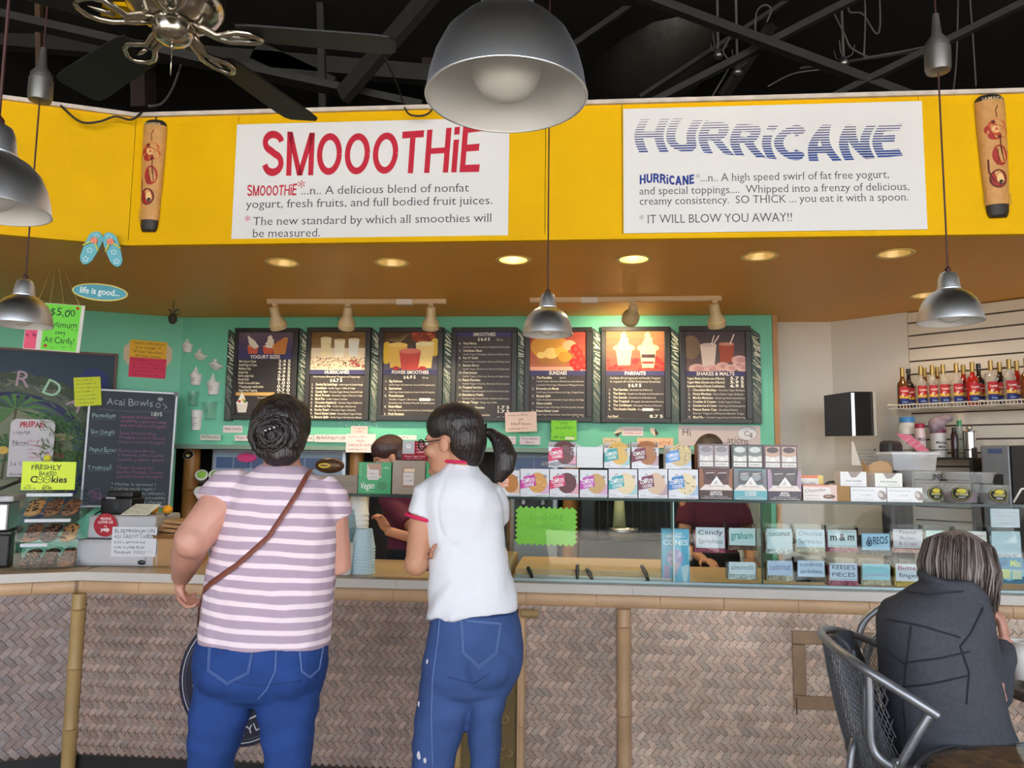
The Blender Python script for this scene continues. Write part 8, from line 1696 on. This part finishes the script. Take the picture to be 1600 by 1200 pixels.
def sp(u, v):
    i = u * nb_; k = min(nb_ - 1, int(i)); a = back[k].lerp(back[k + 1], i - k); d_ = Vector((a.x - .12, a.y, 0)).normalized(); b = Vector((.12, 0, .44)) + d_ * .20; p = b.lerp(a, v); return p + d_ * (math.sin(PI * v) * .02)
g = G(); K = 46
for sgn in (1, -1):
    for j in range(-20, K + 20):
        P_ = [sp((j + sgn * q * 1.6) / K, q / 10) for q in range(11) if 0 <= (j + sgn * q * 1.6) / K <= 1]
        if len(P_) > 1: g.tube(P_, .0016, 4)
for sgn in (0, 1):
    for j in range(-12, 13):
        w_ = j * .0155; h_ = math.sqrt(max(0, .20 ** 2 - w_ * w_)); g.tube([(.12 + (w_ if sgn else -h_), (-h_ if sgn else w_), .442), (.12 + (w_ if sgn else h_), (h_ if sgn else w_), .442)], .0018, 4)
obj('wire_mesh', g, meshm, t)['kind'] = 'stuff'
for P_ in ([q_(1358, 1052, 2.0), q_(1359, 1100, 2.0), q_(1361, 1160, 2.0), q_(1378, 1188, 1.99), q_(1412, 1203, 1.98), q_(1450, 1206, 1.98)], [q_(1452, 1117, 1.94), q_(1432, 1150, 1.95), q_(1408, 1195, 1.97), q_(1400, 1230, 1.98), Vector((*q_(1400, 1230, 1.98)[:2], .012))], [q_(1340, 1160, 2.2), q_(1328, 1200, 2.16), Vector((-.30, -.12, .012))], [Vector((.26, .28, .44)), Vector((.30, .32, .2)), Vector((.32, .33, .012))], [Vector((-.16, .22, .44)), Vector((-.24, .30, .2)), Vector((-.28, .34, .012))]):
    g = G(); g.tube(bez(P_), .0115, 8); obj('leg', g, tubm_, t, smooth=True)
g = G(); g.tube([q_(1352, 1052, 2.02), q_(1350, 1140, 2.06), q_(1375, 1196, 2.1)], .006, 6); obj('mesh_edge', g, meshm, t, smooth=True)
t = thing('arched_chair', 'second grey tubular chair behind, its two arched tubes beside the charcoal jacket', 'chair', (1.35, 2.95, 0)); o_ = Vector((1.35, 2.95, 0))
for P_ in ([q_(1400, 944, 2.85), q_(1372, 952, 2.85), (1350, 972), (1341, 1000), (1340, 1034)], [q_(1410, 968, 2.75), q_(1385, 980, 2.75), (1362, 1005), (1354, 1030), (1353, 1060)]):
    Yq = 2.85 if P_[-1][1] == 1034 else 2.75; P_ = [p if isinstance(p, Vector) else q_(p[0], p[1], Yq) for p in P_]; e_ = P_[-1]; far_ = P_[0]
    P_ = [Vector((far_.x + .32, far_.y, e_.z - .05)), Vector((far_.x + .27, far_.y, far_.z - .05))] + P_ + [Vector((e_.x + .01, e_.y, .3)), Vector((e_.x, e_.y, .012))]
    g = G(); g.tube(bez(P_, 6), .0125, 8); obj('arch_tube', g, tubm_, t, smooth=True)
g = G(); g.lathe([(0, .43), (.2, .43), (.205, .44), (.2, .45), (0, .45)], 28, M=Matrix.Translation((.06, -.12, 0))); obj('seat', g, meshm, t, smooth=True)
for P_ in (((.2, .05, .43), (.24, .1, .012)), ((.2, -.27, .43), (.24, -.3, .012))): g = G(); g.tube(P_, .012, 8); obj('leg', g, tubm_, t, smooth=True)
g = G(); o_ = Vector((1.12, 2.25, 0)); vs = []; n = 22
for i in range(n + 1):
    for j in range(11):
        u = .16 + .56 * i / n; v = .97 - j / 10 * .74; p = sp(u, v); d_ = Vector((p.x - .12, p.y, 0)); p = p - d_.normalized() * (.045 + .014 * math.sin(i * 1.1 + j * .5) + .05 * (1 - v)); vs.append(p + Vector((0, 0, .012 * math.sin(i * .8) + .01 - .06 * (i < 3))))
g.add(vs, [(i * 11 + j, i * 11 + j + 1, (i + 1) * 11 + j + 1, (i + 1) * 11 + j) for i in range(n) for j in range(10)]); o = obj('draped_garment', g, pm('grey_drape', (88, 92, 104), .95, var=.2, vscale=20, bump=.6, bscale=60), M=Matrix.Translation(o_), smooth=True); q = o.modifiers.new('s', 'SOLIDIFY'); q.thickness = .010; tag(o, 'grey quilted garment draped inside the mesh tub chair behind the woman', 'garment')
# near table: woven top with steel band
TZ = .74; tp = at_z(1560, 1158, TZ); rT = .40; tc_ = Vector((tp.x + .02, tp.y - rT, 0))
t = thing('cafe_table', 'round cafe table with brown woven top and steel rim at the lower right corner', 'table', tc_)
g = G(); g.lathe([(rT - .012, TZ - .03), (rT, TZ - .03), (rT + .002, TZ - .015), (rT, TZ), (rT - .012, TZ + .001)], 64, cap=False); obj('steel_band', g, steel, t, smooth=True, sharp=40)
g = G(); g.lathe([(0, TZ - .02), (rT - .012, TZ - .02)], 48); obj('base_disc', g, pm('dark_table_under', (40, 30, 24), .5), t)
g = G(); r = random.Random(6); s2 = .030
for i in range(-14, 15):
    for j in range(-14, 15):
        x, y = i * s2, j * s2
        if x * x + y * y > (rT - .028) ** 2: continue
        a, b = (s2 * .49, s2 * .42) if (i + j) % 2 else (s2 * .42, s2 * .49); k = .8 + r.random() * .35
        g.box(x - a, x + a, y - b, y + b, TZ - .02, TZ - .004, c=(int(196 * k), int(150 * k), int(92 * k)))
o = obj('woven_top', g, pm('woven_table', 'vc', .3, var=.15, vscale=30, coat=.6), t); o['kind'] = 'stuff'
g = G(); g.lathe([(0, TZ - .002), (rT - .012, TZ - .002), (rT - .012, TZ), (0, TZ)], 48); obj('glass_top', g, glass('table_glass', (240, 236, 226), 1.0), t)
g = G(); g.lathe([(.22, 0), (.22, .015), (.035, .03), (.03, TZ - .03)], 32); obj('pedestal', g, blkp, t, smooth=True, sharp=40)
# far table with white cup and tray
T2 = .74; p2 = at_z(1606, 1074, T2); t = thing('cafe_table', 'dark round cafe table in front of the seated woman, cut off at the right edge', 'table', Vector((p2.x + .28, p2.y + .0, 0))); 
g = G(); g.lathe([(0, T2 - .03), (.34, T2 - .03), (.345, T2 - .015), (.34, T2), (0, T2)], 56); obj('top', g, pm('dark_table_top', (70, 62, 58), .35, var=.1, vscale=10), t, smooth=True, sharp=40); g = G(); g.lathe([(.2, 0), (.2, .015), (.035, .03), (.03, T2 - .03)], 28); obj('pedestal', g, blkp, t, smooth=True, sharp=40)
base = Vector((p2.x + .28, p2.y, 0)); pq = at_z(1606, 1066, T2 + .01); g = G(); g.lathe([(0, 0), (.06, 0), (.085, .012), (.083, .014), (.058, .004), (0, .004)], 32, M=Matrix.Translation((pq.x + .07, pq.y, T2 + .001))); tag(obj('plate', g, cupw, smooth=True), 'white plate under the white cup at the right edge', 'plate')
pc = at_z(1590, 1062, T2 + .012); g = G(); cz = at_y(1590, 1006, pc.y).z - (T2 + .008); g.lathe([(0, 0), (.026, 0), (.031, cz * .7), (.036, cz), (.038, cz), (.037, cz + .004), (.034, cz), (.03, cz * .7), (.024, .004), (0, .004)], 32, M=Matrix.Translation((pc.x + .01, pc.y, T2 + .0165))); tag(obj('paper_cup', g, cupw, smooth=True), 'white paper cup on the plate in front of the seated woman', 'cup')
# round sign mounted on the counter front
pl = CN.off(.03); u, z = pl.uz(373, 1062); rx = (pl.u(467, 1062) - pl.u(279, 1062)) / 2; rz = rx * 1.04
t = thing('round_logo_sign', 'navy round sign with white letter L and ring, behind the striped-shirt woman\'s legs', 'sign', pl.M(u, z, 0))
g = G(); g.prism([(rx * math.cos(2 * PI * i / 64), rz * math.sin(2 * PI * i / 64)) for i in range(64)], -.012, 0); obj('disc', g, pm('navy_black', (26, 24, 48), .35), t)
c = Cv(); c.ring(0, 0, rx * .95, rz * .95, .004, (196, 196, 206), 60); c.ring(0, 0, rx * .90, rz * .90, .0015, (120, 120, 140), 60); c.ring(0, 0, rx * .62, rz * .62, .006, (206, 206, 214), 50)
c.text('L', -rx * .80, -rz * .12, rz * .46, (210, 210, 226), 'b'); c.text('Y', rx * .30, -rz * .36, rz * .2, (200, 200, 214), 'b')
for s_, a0, st in (('M', 2.35, 0), ): 
    c.text(s_, .76 * rx * math.cos(a0), .76 * rz * math.sin(a0), rz * .13, (206, 206, 214), 'n', rot=a0 - PI / 2, al='c')
for i, s_ in enumerate('LIFESTYLE'):
    a0 = -PI / 2 - .62 + i * .155; c.text(s_, .80 * rx * math.cos(a0), .84 * rz * math.sin(a0), rz * .12, (206, 206, 214), 'n', rot=a0 + PI / 2, al='c')
c.put('lettering', PRINT, t)
# ================================================================== RIGHT BACK: syrups, shelf, jars
SW_ = WRt
def onwp(px, py, k): q = SW_.off(k); u, z = q.uz(px, py); return u, z
k0, k1 = .02, .30; shp = SW_.off(.15); zsh = SW_.off(.28).uz(1500, 634)[1]
ua = SW_.off(.28).u(1388, 634); ub = ua + .92; wire = pm('white_wire', (226, 218, 204), .4)
for i, (a, b) in enumerate(((ua, SW_.off(.28).u(1530, 630)), (SW_.off(.28).u(1533, 630), 2.3))):
    t = thing('wire_shelf', ['white wire shelf holding the left group of syrup bottles', 'white wire shelf holding the right group of syrup bottles'][i], 'shelf', SW_.MB(0, zsh, 0), 'white wire shelves on the slat wall')
    g = G(); n = int((b - a) / .021)
    for j in range(n + 1):
        x = a + (b - a) * j / n; g.tube([(x, -k1, .022), (x, -k1 + .01, -.004), (x, -k0, -.004)], .0026, 5)
    obj('wire', g, wire, t)
    g = G()
    for y_, zz in ((-k1, .022), (-k1 + .01, -.004), (-k0, -.004), (-.16, -.007)): g.tube([(a, y_, zz), (b, y_, zz)], .0042, 6)
    for x in (a, b): g.tube([(x, -k1, .022), (x + (.03 if x == b else -.03), -k1 + .05, .06) if 0 else (x, -k1 + .03, .03), (x, -k0, .04)], .004, 6)
    obj('frame_rail', g, wire, t)
def bottle(px, py_top, k, liq, lab, gold=True):
    q = SW_.off(k); u = q.u(px, 620); H = .300
    t = thing('syrup_bottle', lab, 'bottle', q.MB(u, zsh + .002, 0, rz=.75), 'syrup bottles on the white wire shelves')
    gm = pm('bottle_%02x%02x%02x' % liq, liq, .12, trans=.35, coat=.5) if liq != (210, 200, 190) else glass('clear_bottle', (232, 226, 218), 1.1, .04, op=.25)
    pr = [(0, 0), (.036, 0), (.038, .006), (.038, .165), (.034, .185), (.018, .205), (.0135, .225), (.0125, .285), (0, .285)]
    g = G(); g.lathe(pr, 20); obj('glass', g, gm, t, smooth=True, sharp=50)
    g = G(); g.lathe([(.0145, .232), (.0145, .298), (.012, .300), (0, .300)] if gold else [(.015, .27), (.015, .30), (0, .30)], 16); obj('cap', g, pm('gold_foil', (164, 136, 78), .35, metal=.6) if gold else blkp, t, smooth=True, sharp=50)
    c = Cv(0, .0001); c.rect(-.04, .052, .04, .155, (178, 40, 48)); c.rect(-.04, .072, .04, .092, (222, 178, 60)); c.rect(-.04, .02, .04, .070, (38, 50, 112)); c.text('Torani', 0, .115, .016, (240, 226, 216), 'b', al='c', w=.058, rot=.12); c.oval(-.014, .095, .010, .012, (236, 214, 190)); c.oval(-.004, .089, .008, .008, (150, 60, 50)); c.text('SYRUP', 0, .04, .009, (170, 190, 226), 'b', al='c', w=.04)
    g = G()
    for f_, cc in zip(c.f, c.c):
        pass
    # wrap: densify horizontally by clipping to strips
    g = G(); N = 10
    for f_, cc in zip(c.f, c.c):
        poly = [c.v[i] for i in f_]; zl = poly[0][2]; x0 = min(p[0] for p in poly); x1 = max(p[0] for p in poly)
        if x1 - x0 < .012: parts_ = [poly]
        else: parts_ = [[(x0 + (x1 - x0) * i / N, p_[1], 0) for p_ in ()] for i in range(0)]; parts_ = [[(x0 + (x1 - x0) * i / N, poly[0][1]), (x0 + (x1 - x0) * (i + 1) / N, poly[0][1]), (x0 + (x1 - x0) * (i + 1) / N, poly[2][1]), (x0 + (x1 - x0) * i / N, poly[2][1])] for i in range(N)] if len(poly) == 4 and abs(poly[0][1] - poly[1][1]) < 1e-6 else [poly]
        for P_ in parts_: R__ = .0386 + zl; g.add([(R__ * math.sin(p[0] / .0386), -R__ * math.cos(p[0] / .0386), p[1]) for p in P_], [tuple(range(len(P_)))], c=cc)
    obj('label', g, PRINT, t)
AM, CL_, RD, DK = (120, 70, 26), (210, 200, 190), (176, 30, 30), (40, 20, 26)
for px, k, liq, lab, gd in ((1411, .2, AM, 'amber syrup bottle standing alone at the left end of the shelf', 1), (1421, .08, DK, 'dark bottle tucked behind the leftmost amber syrup bottle', 0), (1440, .2, CL_, 'clear syrup bottle without cap, second in the front row', 1), (1446, .08, AM, 'gold-capped syrup bottle behind the second front bottle', 1), (1458, .2, CL_, 'clear syrup bottle third in the front row', 1), (1466, .08, AM, 'amber syrup bottle behind the third front bottle', 1), (1475, .2, CL_, 'clear syrup bottle fourth in the front row', 1),
        (1496, .2, CL_, 'clear syrup bottle fifth in the front row beside the red one', 1), (1507, .08, RD, 'bright red syrup bottle in the back row', 1), (1521, .2, (190, 40, 34), 'red-orange syrup bottle at the right end of the left shelf', 1), (1531, .08, DK, 'short dark syrup bottle behind the red-orange one', 0), (1550, .2, CL_, 'clear syrup bottle first on the right shelf', 1), (1564, .08, DK, 'black syrup bottle in the back row of the right shelf', 1), (1579, .2, CL_, 'clear syrup bottle second on the right shelf', 1), (1591, .08, RD, 'red syrup bottle in the back row of the right shelf', 1), (1606, .2, AM, 'amber syrup bottle cut off by the right photo edge', 1)): bottle(px, 560, k, liq, lab, gd)
# lower black rack with jars
RK = SW_.off(.24); zr = RK.uz(1490, 715)[1]; a = RK.u(1402, 715); b2 = RK.u(1528, 715)
t = thing('black_rack_shelf', 'thin black shelf under the syrups holding jars', 'shelf', SW_.MB(0, zr, 0)); g = G(); g.box(a, b2, -.36, -.03, -.012, -.001); obj('board', g, blkp, t, bev=.002); g = G(); g.tube([(a, -.36, .05), (b2, -.36, .05)], .003, 5); obj('guard_wire', g, blkp, t)
g = G(); g.box(a, a + .02, -.36, -.03, -zr, -.012); g.box(b2 - .02, b2, -.36, -.03, -zr, -.012); obj('rack_leg', g, blkp, t)
def jar(px0, px1, T, k, lab, bodym, capc, band=None, txt=None, neck=.8, name='jar'):
    q = SW_.off(k); u0, u1 = q.u(px0, 700), q.u(px1, 700); r_ = abs(u1 - u0) / 2 * .72; H = q.uz((px0 + px1) / 2, T)[1] - zr
    t = thing(name, lab, 'jar', q.MB((u0 + u1) / 2, zr + .001, 0, rz=.75), None); g = G(); g.lathe([(0, 0), (r_ * .95, 0), (r_, .006), (r_, H * .72), (r_ * neck, H * .86), (0, H * .86)], 28); obj('body', g, bodym, t, smooth=True, sharp=50)
    g = G(); g.lathe([(r_ * neck * 1.04, H * .862), (r_ * neck * 1.06, H * .99), (r_ * neck, H), (0, H)], 28); obj('lid', g, pm('lid_%02x%02x%02x' % capc, capc, .4), t, smooth=True, sharp=50)
    if txt:
        g = G(); c = Cv(0, .0001); W_ = r_ * 1.1; 
        if band: c.rect(-W_, H * .6, W_, H * .7, band)
        for i, s_ in enumerate(txt): c.text(s_, 0, H * (.48 - .15 * i), H * .09, (60, 40, 70), 'b', al='c', w=min(W_ * 1.5, tw(s_) * H * .14))
        for f_, cc in zip(c.f, c.c):
            P_ = [c.v[i] for i in f_]; R__ = r_ + .0006 + P_[0][2]; g.add([(R__ * math.sin(p[0] / r_), -R__ * math.cos(p[0] / r_), p[1]) for p in P_], [tuple(range(len(P_)))], c=cc)
        obj('label', g, PRINT, t)
wj = pm('white_jar', (222, 218, 212), .4)
jar(1400, 1438, 652, .20, 'large white jar with blue lid at the left of the rack', wj, (66, 130, 186), (80, 150, 190), ['PROTEIN', 'MIX'], .82); jar(1427, 1450, 662, .28, 'jar with crimson lid in front of the blue-lidded jar', pm('pink_label_jar', (214, 190, 194), .4), (150, 36, 60), None, ['FRUIT'], .9); jar(1450, 1484, 671, .20, 'white tin with maroon rim reading Malted Milk', wj, (128, 36, 78), (128, 36, 78), ['Malted', 'Milk'], 1.0)
jar(1484, 1500, 668, .26, 'dark syrup jug right of the malted milk tin', pm('dark_jug', (50, 30, 30), .2), (30, 26, 28), None, None, .6); jar(1494, 1507, 657, .14, 'clear bottle with green cap behind the dark jug', glass('clear_green_bottle', (220, 230, 224), 1, .05, op=.2), (60, 150, 96), None, None, .8)
q = SW_.off(.24); u = q.u(1516, 700); t = thing('steel_canister', 'polished steel canister with knob lid on the black rack', 'canister', q.MB(u, zr + .001)); Hc = q.uz(1516, 672)[1] - zr
g = G(); g.lathe([(0, 0), (.042, 0), (.042, Hc * .9), (0, Hc * .9)], 28); obj('body', g, chrome, t, smooth=True, sharp=50); g = G(); g.lathe([(.045, Hc * .9), (.043, Hc * .97), (0, Hc)], 28); g.ell((0, 0, Hc * 1.08), (.022, .022, .016), 12, 8); obj('lid', g, chrome, t, smooth=True, sharp=50)
g = G(); P = q.pt(q.u(1466, 660), zr + .235, .02); g.ell(P, (.06, .05, .05), 14, 10); g.ell(P + Vector((.06, .0, .035)), (.055, .035, .03), 12, 8); g.ell(P + Vector((-.03, 0, -.02)), (.03, .04, .05), 12, 8); me = remesh(g, .01, 3); me.materials.append(pm('lilac_bag', (150, 130, 140), .4, var=.15, vscale=20, bump=.6, bscale=25)); tag(obj('snack_bag', me, None), 'crumpled lilac bag lying on top of the malted milk tin', 'bag')
for v in me.polygons: v.use_smooth = True
q = SW_.off(.42); u, z = q.uz(1428, 690); t = thing('pink_tag', 'slanted hot pink paper strip leaning on the square container', 'tag', q.M(u, z, 0, tilt=-.55)); g = G(); g.prism([(-.13, -.012), (-.04, .03), (.12, -.005), (.05, -.045)], 0, .001); obj('sheet', g, pm('hot_pink_tag', (240, 130, 160), .6), t); c = Cv(.0012)
for i in range(3): c.line([(-.05 + i * .04, -.03), (-.03 + i * .04, .012)], .004, (250, 210, 220))
c.put('stripes', PRINT, t)
# grey machine at far right, speaker, and wall bracket screen
q = SW_.off(.50); t = thing('grey_machine', 'grey metal machine with blue badge standing at the far right behind the tubs', 'machine', q.MB(q.u(1534, 740), 0)); Wm = q.u(1579, 740) - q.u(1534, 740); Zm = q.uz(1555, 696)[1]
g = G(); g.box(0, Wm, 0, .4, 0, Zm); obj('left_body', g, pm('machine_grey', (122, 124, 128), .4, metal=.5), t, bev=.008); g = G(); g.box(Wm + .004, Wm + .4, .0, .4, 0, Zm); obj('right_body', g, pm('machine_charcoal', (58, 56, 56), .4, metal=.4), t, bev=.008)
g = G(); g.box(Wm * .25, Wm * .75, -.003, 0, Zm - .05, Zm - .02); obj('badge', g, pm('badge_blue', (60, 80, 120), .4), t, bev=.004); g = G(); g.box(Wm * .4, Wm * .75, -.003, 0, Zm - .25, Zm - .18); obj('control_pad', g, blkp, t)
q = SW_.off(.62); t = thing('black_appliance', 'rounded black appliance behind the brown paper bag', 'appliance', q.MB(q.u(1373, 740), 0)); Wm = .10; Zm = q.uz(1390, 688)[1]
g = G(); g.box(0, Wm, 0, .2, 0, Zm); obj('body', g, pm('soft_black', (48, 46, 48), .5), t, bev=.03)
# folded black wall screen in the corner
t = thing('corner_screen', 'black folded screen mounted on a bracket in the white wall corner', 'screen', Matrix.Translation((0, 0, 0)))
c0 = at_y(1332, 650, wc.y - .52); zt_, zb_ = at_y(1332, 614, c0.y).z, at_y(1332, 681, c0.y).z; lx = at_y(1288, 650, c0.y + .12); rx_ = at_y(1369, 650, c0.y - .10)
def slab(A_, B_, z0, z1, zb2, th, nm, m):
    A_, B_ = Vector((A_.x, A_.y, 0)), Vector((B_.x, B_.y, 0)); d = (B_ - A_).normalized(); n_ = Vector((-d.y, d.x, 0)) * th; g = G()
    g.add([A_ + Vector((0, 0, z0)), B_ + Vector((0, 0, zb2[0])), B_ + Vector((0, 0, zb2[1])), A_ + Vector((0, 0, z1)), A_ + n_ + Vector((0, 0, z0)), B_ + n_ + Vector((0, 0, zb2[0])), B_ + n_ + Vector((0, 0, zb2[1])), A_ + n_ + Vector((0, 0, z1))], [(0, 3, 2, 1), (4, 5, 6, 7), (0, 1, 5, 4), (1, 2, 6, 5), (2, 3, 7, 6), (3, 0, 4, 7)]); obj(nm, g, m, t, bev=.004)
slab(lx, c0, zb_, at_y(1288, 618, lx.y).z, (zb_ - .0, zt_ + .01), .03, 'left_panel', blkp); slab(c0, Vector((rx_.x - .03, rx_.y, 0)), zb_, zt_ + .01, (zb_, at_y(1369, 612, rx_.y).z), .03, 'right_panel', blkp)
g = G(); g.box(c0.x - .012, c0.x + .012, c0.y - .014, c0.y - .002, zb_, zt_); obj('hinge_strip', g, steel, t); g = G(); g.tube([(c0.x, c0.y + .03, (zb_ + zt_) / 2), (wc.x, wc.y - .01, (zb_ + zt_) / 2)], .02, 8); g.box(rx_.x - .06, rx_.x + .02, rx_.y + .04, rx_.y + .05, zb_, zt_); obj('bracket', g, pm('pale_bracket', (176, 170, 160), .5), t)
q = WRt; t, c, w, h = onwall('wall_notice', 'faint printed notice taped to the white wall below the black screen', 'notice', q, 1330, 1371, 698, 730, (206, 200, 194), .003)
for i in range(5): c.scrib(w * .15, w * .85, h * (.8 - i * .16), h * .07, (110, 106, 110), i)
c.oval(w * .08, h * .85, .008, .008, (80, 80, 90)); c.oval(w * .92, h * .85, .008, .008, (80, 80, 90)); c.put('print', PRINT, t)
g = G(); P = at_y(1338, 727, 4.9); P2 = at_y(1332, 690, 4.9); g.add([P + Vector((-.03, 0, 0)), P + Vector((.03, 0, 0)), P2 + Vector((.006, 0, 0)), P2 + Vector((-.006, 0, 0)), P + Vector((0, .03, 0))], [(0, 1, 2, 3), (1, 4, 2), (4, 0, 3, 2), (0, 4, 1)]); g.tube([P2, Vector((c0.x, c0.y + .02, zb_ + .004))], .0012, 4); tag(obj('paper_pennant', g, pm('white_pennant', (214, 206, 198), .7)), 'white paper pennant hanging under the corner screen', 'pennant')
# yellow ball flower standing above the cookie sign
P = at_y(74, 716, 3.95); g = G(); g.ell((0, 0, 0), (.018, .018, .018), 12, 8); t = thing('yellow_ball_flower', 'small yellow ball flower poking up above the cookie sign', 'flower', P); obj('bloom', g, pm('flower_yellow', (224, 214, 60), .7), t, smooth=True); g = G(); g.tube([(0, 0, -.01), (.0, .0, -.24)], .002, 5); obj('stem', g, MATS['stem_green'], t)
# ================================================================== OUTSIDE (seen only in reflections)
g = G(); g.box(-9, 2.6, -13, -11, 0, 1.5);  # greenery added out of view to darken the left glass reflections
for i in range(34): g.ell((-8.6 + i * .34, -11.2, .8 + .8 * rnd()), (.6, .5, .7), 8, 6)
tag(obj('added_hedge', g, pm('added_hedge_green', (40, 56, 34), .9, var=.5, vscale=3), smooth=True), 'added dark greenery outside, dims reflections in the left glass', 'added_hedge')
t = thing('parked_car', 'white car parked outside the shop', 'car', Matrix.Translation((6.2, -9.5, 0)))
g = G(); g.prism([(-2.2, .3), (2.2, .3), (2.25, .8), (1.5, .95), (.8, 1.4), (-1.0, 1.42), (-1.9, .98), (-2.25, .85)], -.85, .85, M=Matrix.Rotation(PI / 2, 4, 'X')); obj('body', g, pm('white_car_paint', (226, 226, 228), .25, coat=1), t, bev=.06)
g = G(); g.prism([(-1.7, .99), (1.35, .99), (.75, 1.34), (-.95, 1.36)], -.862, .862, M=Matrix.Rotation(PI / 2, 4, 'X')); obj('windows', g, blkp, t)
for x in (-1.4, 1.4):
    for y in (-.8, .8): g = G(); g.lathe([(.1, -.1), (.33, -.1), (.33, .1), (.1, .1)], 20, M=Matrix.Translation((x, y, .33)) @ Matrix.Rotation(PI / 2, 4, 'X')); obj('wheel', g, blkp, t)
